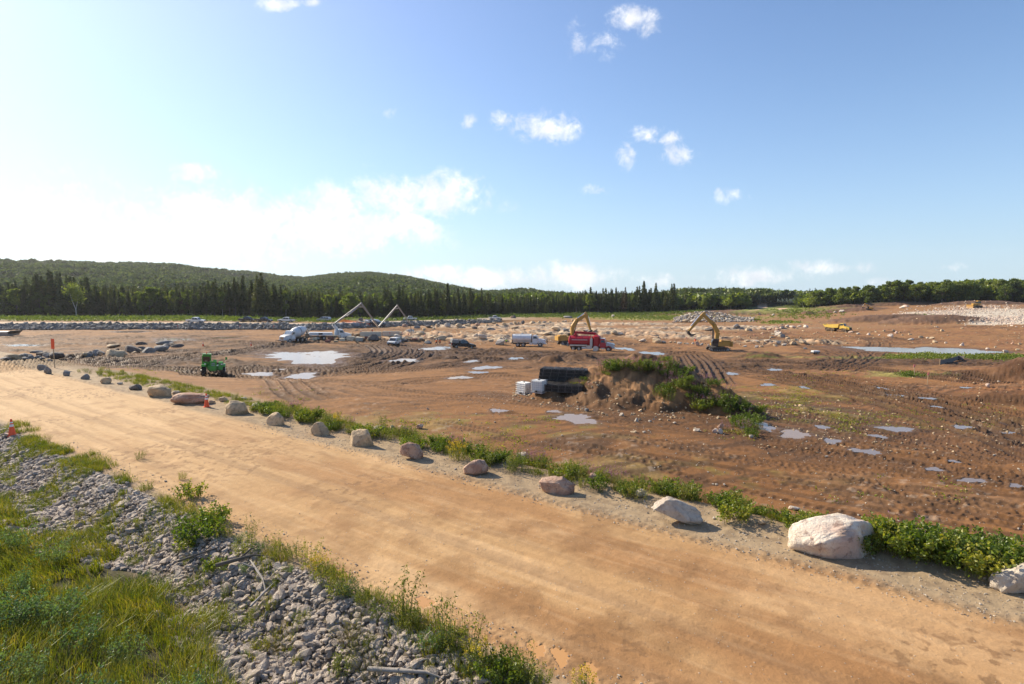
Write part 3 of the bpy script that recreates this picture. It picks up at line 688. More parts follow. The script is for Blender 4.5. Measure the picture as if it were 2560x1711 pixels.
def ground_part(name, q, verts=None, cols=None, wets=None):
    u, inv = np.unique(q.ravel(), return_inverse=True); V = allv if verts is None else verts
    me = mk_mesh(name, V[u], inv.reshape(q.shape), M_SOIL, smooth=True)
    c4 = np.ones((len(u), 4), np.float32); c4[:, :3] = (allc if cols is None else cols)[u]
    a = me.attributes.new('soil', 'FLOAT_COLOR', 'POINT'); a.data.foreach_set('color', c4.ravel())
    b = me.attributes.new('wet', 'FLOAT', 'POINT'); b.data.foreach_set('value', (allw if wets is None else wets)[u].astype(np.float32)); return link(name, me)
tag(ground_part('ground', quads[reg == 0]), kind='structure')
tag(ground_part('road', quads[reg == 1]), kind='structure')
if (reg == 2).any(): tag(ground_part('gravel_road', quads[reg == 2]), kind='structure')
tag(ground_part('dirt_mound', quads[reg == 3]), 'big brown dirt mound with eroded face and weeds along its top beside the black stack', 'dirt mound')
tag(ground_part('gravel_shoulder', quads[reg == 4]), kind='structure')
# outer ground: one wide sheet to the horizon, just below the detailed one where they overlap
azs = np.linspace(-math.pi, math.pi, 361); rs = np.concatenate([np.linspace(1.5, 60, 30), np.linspace(66, 360, 50), np.linspace(372, 2200, 110), np.geomspace(2230, 2600, 4)])
AZ, RR = np.meshgrid(azs, rs); OX, OY = np.sin(AZ)*RR, np.cos(AZ)*RR
OZ = z_ground(OX, OY)
inside = (OY > 6) & (np.abs(OX/np.maximum(OY, 1)) < 2.4) & (OY < 540)
OZ = OZ-np.where(inside, 3.2, np.where(RR < 12, .5, 0.0))
oc = np.empty(OX.shape+(3,)); oc[:] = (.27, .17, .10)
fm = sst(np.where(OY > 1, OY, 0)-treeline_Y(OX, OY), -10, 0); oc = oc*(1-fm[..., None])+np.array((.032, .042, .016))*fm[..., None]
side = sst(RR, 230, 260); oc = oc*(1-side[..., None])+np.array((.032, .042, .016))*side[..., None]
oc = forest_track(OX, OY, oc); ov_ = OX*NX+OY*NY; gk = (1-sst(ov_, 4, 8))*(RR < 80); oc = oc*(1-gk[..., None])+np.array((.09, .09, .03))*gk[..., None]
i2 = np.arange(OX.size).reshape(OX.shape)
q2 = np.stack([i2[:-1, :-1], i2[:-1, 1:], i2[1:, 1:], i2[1:, :-1]], -1).reshape(-1, 4)
tag(ground_part('terrain', q2[:, ::-1], np.stack([OX.ravel(), OY.ravel(), OZ.ravel()], -1), oc.reshape(-1, 3), np.zeros(OX.size)), kind='structure')
for i, (px, py, rx, ry, ang, zw, seed, warm) in enumerate(puddles):
    th = np.linspace(0, 2*math.pi, 120, endpoint=False)
    wv = 1+0.22*np.sin(th*2+seed)+0.16*np.sin(th*3+seed*1.7)+0.10*np.sin(th*5+seed*2.3)+0.09*np.sin(th*9+seed)+0.05*np.sin(th*17+seed*3)
    a = np.cos(th)*rx*wv*1.06; b = np.sin(th)*ry*wv*1.06; c, s_ = math.cos(ang), math.sin(ang)
    V = np.stack([px+a*c-b*s_, py+a*s_+b*c, np.full(120, zw)], -1); V = np.vstack([V, [[px, py, zw]]])
    fcs = np.array([(120, k, (k+1) % 120) for k in range(120)])
    o = link('puddle' if i != 0 else 'puddle', mk_mesh('puddle', V, fcs, M_W[warm], True)); tag(o, kind='structure')
_dep = bpy.context.evaluated_depsgraph_get
def hz(x, y):
    """height of the finished ground (arrays or numbers)"""
    sc_ = np.isscalar(x) or np.ndim(x) == 0
    X = np.atleast_1d(np.asarray(x, float)); Y = np.atleast_1d(np.asarray(y, float))
    iy = np.clip(np.searchsorted(YS, Y)-1, 0, len(YS)-2); a = X/np.maximum(Y, .1); ix = np.clip(np.searchsorted(AS, a)-1, 0, len(AS)-2)
    ty = np.clip((Y-YS[iy])/(YS[iy+1]-YS[iy]), 0, 1); tx = np.clip((a-AS[ix])/(AS[ix+1]-AS[ix]), 0, 1)
    z = (zz[iy, ix]*(1-tx)+zz[iy, ix+1]*tx)*(1-ty)+(zz[iy+1, ix]*(1-tx)+zz[iy+1, ix+1]*tx)*ty
    out = (Y > YS[-1]) | (Y < YS[0]) | (np.abs(a) > 2.59)
    if out.any(): z = z.copy(); z[out] = z_ground(X[out], Y[out])
    return float(z[0]) if sc_ else z
def Gf(u, v):
    """pixel -> point on the finished ground"""
    d = pix_dir(u, v); Y = np.concatenate([np.arange(7, 60, 0.04), np.arange(60, 520, 0.15), np.arange(522, 900, 3)])
    X = d[0]/d[1]*Y; Zr = CAMZ+d[2]/d[1]*Y; h = np.nonzero(Zr <= hz(X, Y))[0]; i = h[0] if len(h) else len(Y)-1
    return float(X[i]), float(Y[i]), hz(float(X[i]), float(Y[i]))
# ------------------------------------------------------------------ rocks
def ico(sub):
    bm = bmesh.new(); bmesh.ops.create_icosphere(bm, subdivisions=sub, radius=1.0)
    V = np.array([v.co[:] for v in bm.verts]); Fc = np.array([[v.index for v in f.verts] for f in bm.faces]); bm.free(); return V, Fc
ICO = {k: ico(k) for k in (1, 2, 3, 4, 5)}
def n3(V, f, seed):
    return (fbm(V[:, 0]*f+seed*1.7, V[:, 1]*f+V[:, 2]*f*.7+seed, seed, 3)+fbm(V[:, 2]*f+seed*.9, V[:, 0]*f*.6-V[:, 1]*f+seed, seed+5, 3))*.5-.5
def rock_verts(sub, seed, dims=(1, .8, .6), cuts=9, cutd=(.62, .92), rough=.16, box=.80):
    r = np.random.default_rng(seed); V, Fc = ICO[sub]; V = V.copy()
    V = np.sign(V)*np.abs(V)**box; V /= (np.abs(V)**3.2).sum(1)[:, None]**(1/3.2)*.55+.45*np.linalg.norm(V, axis=1)[:, None]
    V *= (1+n3(V, 1.3, seed)*.55)[:, None]
    for k in range(cuts):
        n = r.normal(size=3); n /= np.linalg.norm(n); d = r.uniform(*cutd); p = V@n; over = np.clip(p-d, 0, None); V -= np.outer(over*.93, n)
    V *= (1+n3(V, 3.5, seed+3)*rough*1.3+n3(V, 9, seed+9)*rough*.55)[:, None]
    V[:, 2] = np.maximum(V[:, 2], -.45+.12*n3(V, 2.0, seed+4))
    V *= np.array(dims)/2/np.maximum(np.abs(V).max(0), 1e-3)
    return V, Fc
def rock_mesh(name, sub, seed, dims, mat, smooth=False, **k):
    V, Fc = rock_verts(sub, seed, dims, **k); return mk_mesh(name, V, Fc, mat, smooth)
mat_of = dict(t=R_TAN, p=R_PINK, w=R_WHITE, g=R_GREY, d=R_DARK, l=R_PALE)
def pxm(Y): return Y/F
GR_ROAD = 'boulders lined up along the haul road'
road_boulders = [  # u, v(base), w px, h px, kind, roll deg, label
    (102, 926, 24, 13, 'g', 0, 'dark grey boulder at the far end of the roadside row by the red flag'), (117, 936, 17, 17, 'g', 20, 'small upright grey boulder just in front of the red flag'),
    (163, 941, 19, 14, 'g', 0, 'small grey boulder third from the far end of the roadside row'), (210, 950, 18, 14, 'g', 0, 'small grey boulder fourth from the far end of the roadside row'),
    (260, 961, 28, 17, 't', 0, 'rounded tan boulder fifth from the far end of the roadside row'), (334, 977, 33, 15, 'd', 0, 'flat-topped dark brown boulder on the roadside'),
    (393, 993, 53, 29, 't', 0, 'sloping tan boulder on the roadside before the long block'), (468, 1013, 82, 31, 'p', 0, 'long low block half tan and half pinkish right behind the roadside cone'),
    (556, 1006, 22, 11, 't', 0, 'small tan rock behind the roadside cone'), (589, 1038, 51, 35, 't', 0, 'round tan boulder just right of the roadside cone'),
    (685, 1065, 42, 32, 't', 0, 'squarish grey-tan boulder with a crack, second right of the roadside cone'), (795, 1091, 47, 34, 't', 15, 'egg-shaped pale boulder, third right of the roadside cone'),
    (902, 1118, 57, 43, 't', 0, 'round tan boulder with creased faces beside the goldenrod'), (1029, 1151, 57, 36, 'p', 22, 'knobbly pitted pinkish-grey boulder leaning to the right'),
    (1188, 1191, 59, 38, 'p', -12, 'reddish-pink boulder beside the yellow flowers'), (1392, 1240, 84, 47, 'p', 0, 'rounded boulder with cream top and brown hollow, middle of the roadside row'),
    (1700, 1318, 128, 50, 'l', 27, 'oblong cream boulder tilted down to the right'), (2111, 1404, 210, 108, 'w', 0, 'huge white and pink boulder, the largest of the roadside row'),
    (2600, 1495, 180, 82, 'l', -8, 'pale boulder cut off by the right edge of the photo')]
for i, (u, v, wp, hp, kd, roll, lb) in enumerate(road_boulders):
    x, y, z = Gf(u, v-1); w_ = wp*pxm(y)*1.0; h_ = hp*pxm(y)*1.08
    y += w_*.22; dims = (w_*1.16, w_*(.62 if wp < 60 else .46), h_*(1.32 if wp < 60 else 1.18))
    big = wp > 60
    me = rock_mesh('boulder', 5 if big else 4, 300+i*7, dims, mat_of[kd], True, cuts=12, cutd=(.66, .98), rough=.17, box=.45 if wp in (82, 210) else .9 if wp == 128 else .75)
    o = link('boulder', me); o.location = (x, y, hz(x, y)+h_*(.26 if abs(roll) < 20 else .40 if wp < 100 else .50)); o.rotation_euler = (math.radians(random.uniform(-6, 6)), math.radians(roll*.8), math.radians(random.uniform(-12, 12)))
    tag(o, lb, 'boulder', GR_ROAD)
small_back = [(950, 1076, 34, 12), (981, 1072, 12, 10), (1005, 1078, 30, 14), (1306, 1152, 34, 22), (1483, 1200, 28, 18), (1601, 1242, 34, 18), (1050, 1072, 20, 12), (640, 1018, 26, 11), (700, 1030, 26, 10), (1985, 1275, 30, 10), (1905, 1312, 20, 10), (1360, 1170, 16, 8), (1250, 1155, 16, 9), (530, 1008, 16, 7), (440, 985, 22, 8), (300, 962, 16, 6), (610, 1000, 18, 7), (2290, 1392, 26, 10)]
for i, (u, v, wp, hp) in enumerate(small_back):
    x, y, z = Gf(u, v); w_ = wp*pxm(y)
    o = link('small_boulder', rock_mesh('small_boulder', 3, 500+i, (w_, w_*.7, hp*pxm(y)*1.2), random.choice((R_TAN, R_PINK, R_PALE)), True)); o.location = (x, y, z+hp*pxm(y)*.4)
    tag(o, ('small pinkish stone among the weeds behind the roadside boulders', 'small rounded stone at the pad edge of the weed strip')[i % 2], 'rock', 'small stones in the roadside weeds')
# site rocks (source pixels)
def reg2(L): return [(1080+a/4.8875, 740+b/4.8875, c/4.8875, d/4.8875, k) for a, b, c, d, k in L]
def reg3(L): return [(1500+a/5.1, 720+b/5.1, c/5.1, d/5.1, k) for a, b, c, d, k in L]
def reg7(L): return [(1940+a/3.784, 660+b/3.784, c/3.784, d/3.784, k) for a, b, c, d, k in L]
def reg1(L): return [(650+a/5.213, 730+b/5.213, c/5.213, d/5.213, k) for a, b, c, d, k in L]
def reg4(L): return [(a/4.9, 640+b/4.9, c/4.9, d/4.9, k) for a, b, c, d, k in L]
def reg6(L): return [(1260+a/3.351, 880+b/3.351, c/3.351, d/3.351, k) for a, b, c, d, k in L]
groups = [
 ('pale boulder on the bare ground behind the tank truck', 'boulders behind the tank truck', reg2([(65, 385, 50, 40, 't'), (185, 385, 85, 55, 'l'), (330, 382, 90, 45, 't'), (435, 376, 80, 38, 't'), (560, 371, 70, 30, 'p'), (668, 370, 45, 38, 't'), (755, 345, 60, 28, 't'), (790, 365, 40, 22, 'g'), (885, 362, 60, 34, 't'), (965, 352, 50, 24, 'l'), (1015, 350, 40, 35, 't'), (1055, 350, 35, 30, 't'), (1110, 340, 60, 45, 'd'), (1225, 338, 90, 32, 't'), (1315, 335, 50, 30, 't'), (1375, 330, 60, 18, 'g'), (1440, 328, 45, 20, 't'), (1535, 320, 25, 18, 't'), (1600, 320, 40, 18, 't'), (1635, 320, 30, 22, 'l'), (1718, 315, 35, 30, 't'), (1810, 303, 55, 32, 'l'), (2215, 258, 40, 28, 'l'), (1000, 272, 60, 40, 'd'), (970, 272, 40, 30, 'p')])),
 ('long flat rock slab at the edge of the far grass', 'slabs', reg2([(1670, 272, 130, 22, 'g')])),
 ('big rounded grey boulder just behind the white tank truck', 'boulder by tank truck', reg2([(830, 602, 120, 75, 'l')])),
 ('blocky rock lying on the pale outcrop behind the red truck', 'rocks on the outcrop', reg2([(2235, 470, 100, 45, 't'), (2300, 475, 60, 30, 'l'), (1515, 420, 110, 35, 't'), (1640, 430, 90, 30, 'g'), (1960, 450, 120, 40, 't'), (1880, 440, 70, 30, 'l'), (1330, 370, 120, 30, 'd'), (720, 420, 160, 40, 'g'), (520, 405, 80, 30, 'd'), (1000, 385, 120, 26, 't'), (620, 540, 130, 50, 'l'), (540, 500, 80, 40, 'l'), (720, 560, 90, 40, 't'), (100, 540, 180, 50, 't'), (1420, 480, 140, 25, 't')])),
 ('pale boulder standing behind the yellow excavator near the grass', 'boulders by the grass', reg3([(165, 375, 45, 34, 'l'), (1090, 442, 75, 42, 't'), (1190, 445, 70, 42, 'l'), (940, 445, 50, 22, 'p'), (1705, 420, 36, 46, 'w'), (1665, 415, 60, 34, 'l'), (1745, 425, 40, 18, 'd'), (1610, 405, 40, 14, 'l'), (1545, 395, 30, 14, 'l'), (1740, 520, 90, 42, 'l'), (1775, 520, 40, 38, 'd'), (1890, 545, 60, 40, 't'), (1925, 555, 60, 40, 'g'), (2080, 535, 75, 32, 'l'), (2165, 540, 60, 32, 't'), (2265, 540, 50, 28, 't'), (2320, 520, 45, 30, 'l'), (2035, 345, 50, 26, 'p'), (2210, 355, 40, 26, 'l')])),
 ('rounded boulder in the row between the pond and the yellow excavator', 'boulders right of the excavator', reg3([(2280, 615, 90, 55, 'l'), (2210, 605, 55, 30, 't'), (2325, 632, 60, 36, 'g'), (1850, 757, 55, 26, 'l'), (2000, 765, 55, 34, 'l'), (2060, 758, 50, 26, 't'), (2240, 748, 60, 32, 't'), (1400, 740, 70, 28, 'l'), (2140, 690, 90, 18, 'l'), (2000, 690, 80, 16, 'l'), (1880, 690, 70, 16, 't'), (2200, 640, 60, 24, 't'), (1400, 550, 110, 46, 'd')])),
 ('boulder in the row between the red truck and the excavator bucket', 'boulders left of the excavator bucket', reg3([(545, 692, 95, 42, 'l'), (735, 704, 130, 68, 't'), (818, 708, 60, 32, 'g'), (900, 702, 45, 22, 't'), (955, 702, 40, 24, 't'), (1020, 714, 80, 30, 'l'), (1080, 718, 36, 22, 't'), (1115, 720, 44, 20, 'l'), (1190, 720, 44, 26, 'l'), (1245, 738, 60, 60, 'p'), (1300, 735, 50, 34, 'g'), (2250, 750, 40, 20, 'l'), (260, 605, 80, 30, 'l'), (150, 680, 40, 24, 'g'), (200, 585, 110, 40, 't')])),
 ('boulder along the track below the brown spoil ridge', 'boulders by the dump truck track', reg7([(885, 678, 40, 24, 'w'), (978, 680, 22, 14, 'w'), (1088, 695, 55, 36, 'w'), (1140, 660, 36, 24, 'w'), (1285, 720, 60, 16, 'w'), (1510, 750, 46, 26, 't'), (1612, 755, 28, 18, 'w'), (1770, 778, 56, 34, 'w'), (2010, 810, 40, 18, 'w'), (2185, 842, 56, 30, 'l'), (1480, 712, 50, 22, 't'), (1380, 700, 50, 20, 't'), (1440, 708, 30, 16, 'l'), (1575, 640, 34, 22, 't'), (1025, 640, 30, 18, 't'), (1115, 640, 26, 20, 't'), (780, 670, 36, 20, 'l'), (710, 650, 50, 12, 'w'), (1530, 605, 22, 16, 'l'), (1200, 680, 26, 14, 't'), (2080, 795, 30, 16, 't'), (2290, 820, 40, 16, 't'), (1270, 672, 30, 14, 't')])),
 ('boulder in the loose row left of the dump truck', 'boulders left of the dump truck', reg7([(20, 668, 60, 36, 'l'), (70, 698, 56, 34, 'g'), (40, 690, 50, 20, 't'), (115, 712, 44, 22, 't'), (190, 728, 46, 20, 't'), (265, 752, 56, 26, 't'), (245, 755, 40, 26, 'g'), (80, 775, 56, 24, 'l'), (155, 768, 44, 30, 't'), (185, 765, 36, 24, 't'), (30, 755, 70, 22, 'l'), (290, 602, 60, 26, 'w'), (165, 608, 56, 22, 'w'), (60, 612, 60, 24, 'p'), (15, 625, 50, 24, 't'), (225, 600, 40, 20, 'l'), (280, 808, 44, 16, 'g'), (625, 460, 50, 24, 'w'), (560, 465, 40, 14, 'l'), (1240, 408, 80, 20, 'w'), (1200, 420, 60, 16, 'l'), (110, 600, 40, 20, 'l')])),
 ('pale boulder on the far right dirt spoil', 'boulders at the far right', reg7([(2005, 1165, 40, 34, 'w'), (2110, 1120, 24, 12, 'l'), (1950, 1110, 20, 10, 'l'), (2240, 760, 30, 20, 'p'), (2310, 765, 30, 20, 't')])),
 ('dark mud-stained rock slab beside the white van', 'dark slabs by the van', reg1([(1480, 642, 190, 78, 'd'), (1860, 655, 160, 45, 'd'), (2185, 680, 100, 44, 'g'), (1350, 585, 110, 40, 'd')])),
 ('muddy boulder behind the pump truck and the parked dark cars', 'boulders near the pump boom', reg1([(1890, 460, 70, 40, 'p'), (2045, 478, 90, 42, 'g'), (2190, 470, 80, 34, 'd'), (2318, 460, 56, 40, 'd'), (1310, 375, 60, 40, 'd'), (1395, 388, 70, 30, 'g'), (1705, 368, 40, 30, 't'), (1755, 372, 50, 26, 'l'), (1250, 572, 120, 30, 't'), (1180, 565, 60, 30, 't'), (2260, 600, 140, 60, 't'), (2100, 560, 130, 30, 't'), (1960, 510, 170, 44, 'l'), (1800, 600, 120, 50, 'l')])),
 ('dark brown boulder in the long rock ridge left of the mud ruts', 'boulders of the left rock ridge', reg4([(1050, 1235, 180, 70, 'g'), (1190, 1215, 130, 85, 'g'), (1350, 1130, 180, 50, 't'), (1365, 1228, 250, 100, 't'), (1590, 1185, 210, 90, 'd'), (1720, 1090, 120, 40, 'd'), (1790, 1190, 190, 90, 'g'), (1960, 1165, 180, 75, 'g'), (2000, 1090, 200, 45, 'g'), (2160, 1125, 150, 48, 'd'), (1520, 1205, 70, 30, 'g'), (1640, 1195, 50, 24, 't')])),
 ('boulder in the rock cluster behind the red flag', 'boulders by the red flag', reg4([(150, 1268, 190, 70, 't'), (285, 1262, 120, 60, 'g'), (370, 1262, 90, 65, 'g'), (440, 1268, 90, 45, 'g'), (505, 1225, 140, 50, 'd'), (560, 1240, 110, 55, 'g'), (640, 1252, 200, 95, 'd'), (40, 1285, 110, 34, 'g'), (300, 1275, 60, 24, 'l'), (500, 1275, 70, 30, 'g'), (850, 1255, 60, 24, 'd'), (420, 1190, 150, 30, 'g')])),
 ('pale stone at the foot of the dirt mound', 'stones at the foot of the mound', reg6([(985, 540, 40, 28, 'l'), (695, 500, 40, 30, 'g'), (620, 485, 26, 16, 'l'), (1110, 585, 36, 34, 'l'), (1225, 590, 30, 20, 'l'), (1430, 605, 30, 18, 'l'), (830, 525, 34, 20, 't'), (860, 535, 24, 14, 't'), (1140, 575, 24, 22, 't'), (1310, 575, 26, 16, 't'), (1380, 580, 22, 14, 't'), (1620, 668, 60, 26, 'l'), (1600, 650, 30, 20, 't'), (1770, 680, 56, 40, 'w'), (1815, 688, 60, 46, 'w'), (1820, 650, 60, 46, 'p'), (2075, 720, 44, 24, 'l'), (1175, 680, 30, 18, 'l'), (1090, 675, 60, 14, 't'), (2000, 645, 40, 20, 'g'), (1920, 660, 30, 18, 't'), (1540, 650, 22, 14, 'l'), (960, 500, 24, 14, 't'), (1255, 570, 20, 14, 'l')])),
]
rr4 = random.Random(5)
for lb, gr, L in groups:
    if gr == 'boulders of the left rock ridge':
        for k in range(20): t_ = rr4.random(); L.append(((1010+t_*1150)/4.9, 640+(1222-t_*120+rr4.uniform(-14, 22))/4.9, rr4.uniform(45, 120)/4.9, rr4.uniform(24, 55)/4.9, rr4.choice('dggt')))
    if gr == 'boulders by the red flag':
        for k in range(10): L.append((rr4.uniform(60, 700)/4.9, 640+rr4.uniform(1235, 1285)/4.9, rr4.uniform(35, 90)/4.9, rr4.uniform(18, 40)/4.9, rr4.choice('dgg')))
RV = [rock_mesh('boulder', 3, 900+i, (1, .78+.12*math.sin(i), .62), R_TAN, i % 2 == 0, cuts=12, cutd=(.5, .85), rough=.16) for i in range(10)]
n_rock = 0
RVM = {}
ORD = ['leftmost', 'second from left', 'third from left', 'fourth from left', 'fifth from left', 'sixth from left', 'seventh from left', 'eighth from left', 'ninth from left', 'tenth from left', 'eleventh from left', 'twelfth from left']
KN = dict(t='tan', p='pinkish', w='white', g='grey', d='dark', l='pale')
def ordn(i, n):
    if n == 1: return ''
    if i < 12 and i <= n/2: return ORD[i]
    if n-1-i < 12: return ORD[n-1-i].replace('left', 'right')
    return 'middle'
for lb, gr, L in groups:
    L = sorted(L)
    for ii, (u, v, wp, hp, kd) in enumerate(L):
        x, y, z = Gf(u, v); w_ = wp*pxm(y); h_ = max(hp*pxm(y)*1.15, w_*.25); i = random.randrange(10)
        if (i, kd) not in RVM: mm_ = RV[i].copy(); mm_.materials[0] = mat_of[kd]; RVM[(i, kd)] = mm_
        o = link('boulder', RVM[(i, kd)]); y += w_*.2; o.location = (x, y, hz(x, y)+h_*.25); o.scale = (w_, w_*random.uniform(.9, 1.1), h_/.62*1.15)
        o.rotation_euler = (random.uniform(-.12, .12), random.uniform(-.15, .15), random.uniform(-.5, .5)+(math.pi if random.random() < .5 else 0))
        tag(o, (lb if len(L) == 1 else KN[kd]+' boulder, '+ordn(ii, len(L))+' of the '+gr.replace('boulders of ', 'boulders in ')), 'boulder', gr); n_rock += 1
def rocks_stuff(name, pts, sizes, mat, label, cat, sub=1, flat=.65, seeds=9, squash=None):
    """many small stones in one object"""
    VS = [rock_verts(sub, 40+i, (1, .8, flat), cuts=8, cutd=(.42, .80), rough=.2) for i in range(seeds)]
    vs = []; fs = []; n = 0; r = np.random.default_rng(len(pts))
    for (x, y, z), s in zip(pts, sizes):
        V, Fc = VS[r.integers(seeds)]; a = r.uniform(0, 6.28); b = r.uniform(-.5, .5); c = r.uniform(-.5, .5)
        R = np.array(Euler((b, c, a)).to_matrix()); W = (V*np.array((s*r.uniform(.8, 1.35), s, s*r.uniform(.7, 1.2))))@R.T+np.array((x, y, z)); vs.append(W); fs.append(Fc+n); n += len(V)
    o = link(name, mk_mesh(name, np.vstack(vs), np.vstack(fs), mat, False)); return tag(o, label, cat, kind='stuff')
def inst_rocks(name, pts, sizes, mat, label, cat, group, sub=2):
    ms = [rock_mesh(name, sub, 700+i, (1, .78, .62), mat, False, cuts=8, cutd=(.5, .82), rough=.18) for i in range(8)]
    for (x, y, z), s in zip(pts, sizes):
        o = link(name, random.choice(ms)); o.location = (x, y, z); o.scale = (s*random.uniform(.85, 1.4), s, s*random.uniform(.75, 1.15)); o.rotation_euler = (random.uniform(-.5, .5), random.uniform(-.5, .5), random.uniform(0, 6.28))
        tag(o, label, cat, group)
# riprap bank between road and grass
def bank_points(n, v0, v1, s0, s1, seed):
    r = np.random.default_rng(seed); v = r.uniform(v0, v1, n); s = r.uniform(s0, s1, n)
    return s*TX+v*NX, s*TY+v*NY, s, v
x, y, s, v = bank_points(32000, 4.7, 8.55, 0.0, 46, 5)
okm = (fbm(x/2.3, y/2.3, 7, 3) > .24+.10*sst(s, 14, 30)) & (v > 5.6+1.3*(fbm(x/2.5, y/2.5, 8, 3)-.5)*2+.9*sst(s, 10, 4)-1.0*sst(s, 16, 27)) & (np.abs(x/y) < 1.35) & (y > 6) & (v < 8.35+.35*(fbm(x/1.5, y/1.5, 9, 2)-.3))
x, y, s, v = x[okm], y[okm], s[okm], v[okm]
sz = rng.lognormal(math.log(.125), .42, len(x)).clip(.05, .40); sz *= 1-.15*sst(v, 7.9, 8.4)
z = hz(x, y)+sz*.12
score = sz/np.hypot(x, y); top = np.argsort(-score)[:290]; rest = np.setdiff1d(np.arange(len(x)), top)
P3 = np.stack([x, y, z], -1)
inst_rocks('stone', P3[top], sz[top], R_RIP, 'angular stone among many alike in the rubble bank beside the road', 'stone', 'stones of the roadside rubble bank')
rocks_stuff('rubble', P3[rest], sz[rest], R_RIP, 'bank of grey-brown angular rubble along the near side of the road', 'rubble')
# loose gravel on both road shoulders and the pad
pts = []; szs = []
for (n, v0, v1, s0, s1, a) in [(6500, 16.0, 19.2, -8, 30, .026), (1600, 8.2, 9.6, 0, 34, .028), (3200, 21, 42, -30, 30, .045), (1800, 9, 16.5, -8, 25, .013)]:
    x, y, s, v = bank_points(n, v0, v1, s0, s1, n); ok = (np.abs(x/np.maximum(y, .1)) < 1.05) & (y > 8); x, y = x[ok], y[ok]
    q = rng.lognormal(math.log(a), .45, len(x)).clip(.009, .20); pts.append(np.stack([x, y, hz(x, y)+q*.2], -1)); szs.append(q)
rocks_stuff('loose_gravel', np.vstack(pts), np.concatenate(szs), R_PALE, 'loose pale gravel strewn on the shoulders and bare soil', 'gravel', sub=1)
# riprap under the far road
n = 5200; a = rng.uniform(-1.1, -.02, n)
Y0, kk = far_road(a*200, np.full(n, 200.0)); y = Y0-rng.uniform(-.3, 5.2, n); x = a*y
ok = kk > .4; x, y = x[ok], y[ok]; sz = rng.lognormal(math.log(.75), .35, len(x)).clip(.3, 1.7)
rocks_stuff('rock_berm', np.stack([x, y, hz(x, y)+sz*.25], -1), sz, R_GREY, 'long grey rock berm under the far gravel road', 'rock berm', flat=.7)
# big pale rock pile before the forest, right of centre
pts = []; szs = []
px0, py0 = gxy(1760, 787)
for i in range(900):
    t = random.random(); u = random.uniform(1685, 1885); x_, y_ = gxy(u, 790)
    y_ = 262+random.uniform(-9, 9); x_ = (u-1280)/F*y_
    hgt = 3.6*math.exp(-((u-1765)/68)**2)+1.0; dy = (y_-262)/9; q = random.uniform(.5, 1.7)
    pts.append((x_, y_, hz(x_, y_)+hgt*max(0, 1-abs(dy))*random.uniform(.75, 1.0)+.1)); szs.append(q)
pts = np.array(pts); szs = np.array(szs); o = np.argsort(-szs)
inst_rocks('pile_rock', pts[o[:60]], szs[o[:60]], R_PALE, 'pale block on the big rock pile in front of the forest', 'rock', 'blocks of the big rock pile', 2)
rocks_stuff('rock_pile', pts[o[60:]], szs[o[60:]], R_PALE, 'big pile of pale blasted rock in front of the forest', 'rock pile')
# white blasted rock field, right
pts = []; szs = []
for (u, v, n, du, dv) in [(2440, 772, 900, 120, 12), (2350, 783, 600, 90, 6), (2500, 800, 800, 90, 12), (2250, 789, 120, 26, 4), (2600, 785, 420, 80, 20), (2430, 798, 200, 90, 6)]:
    for i in range(n):
        p = G(u+random.gauss(0, du*.5), v+random.gauss(0, dv*.5), False); pts.append((p[0], p[1], hz(p[0], p[1])+.1)); szs.append(random.uniform(.25, .85))
rocks_stuff('white_rock_field', np.array(pts), np.array(szs), R_WHITE, 'slope strewn with white blasted rock below the right hand forest', 'blasted rock')
# scattered stones over the outcrop and middle ground
pts = []; szs = []
for i in range(1000):
    u = random.uniform(880, 2150); v = random.choice((random.uniform(797, 866), random.gauss(835, 16))); p = G(u, v, False)
    pts.append((p[0], p[1], hz(p[0], p[1])+.05)); szs.append(min(1.6, random.lognormvariate(math.log(.42), .5)))
for i in range(500):
    u = random.uniform(2000, 2560); v = random.uniform(745, 860); p = G(u, v, False); pts.append((p[0], p[1], hz(p[0], p[1])+.05)); szs.append(min(1.2, random.lognormvariate(math.log(.32), .5)))
for i in range(700):
    a = random.uniform(0, 6.28); rr_ = random.uniform(.55, 1.25); p = (MOUND_C[0]+10.5*rr_*math.cos(a), MOUND_C[1]+7.2*rr_*math.sin(a)); pts.append((p[0], p[1], hz(*p)+.02)); szs.append(min(.4, random.lognormvariate(math.log(.13), .5)))
for i in range(500):
    u = random.uniform(1880, 2560); v = random.uniform(930, 1130); p = G(u, v, False); pts.append((p[0], p[1], hz(p[0], p[1])+.02)); szs.append(random.uniform(.06, .22))
rocks_stuff('scattered_stones', np.array(pts), np.array(szs), R_TAN, 'pale stones strewn over the bare ground', 'stones')
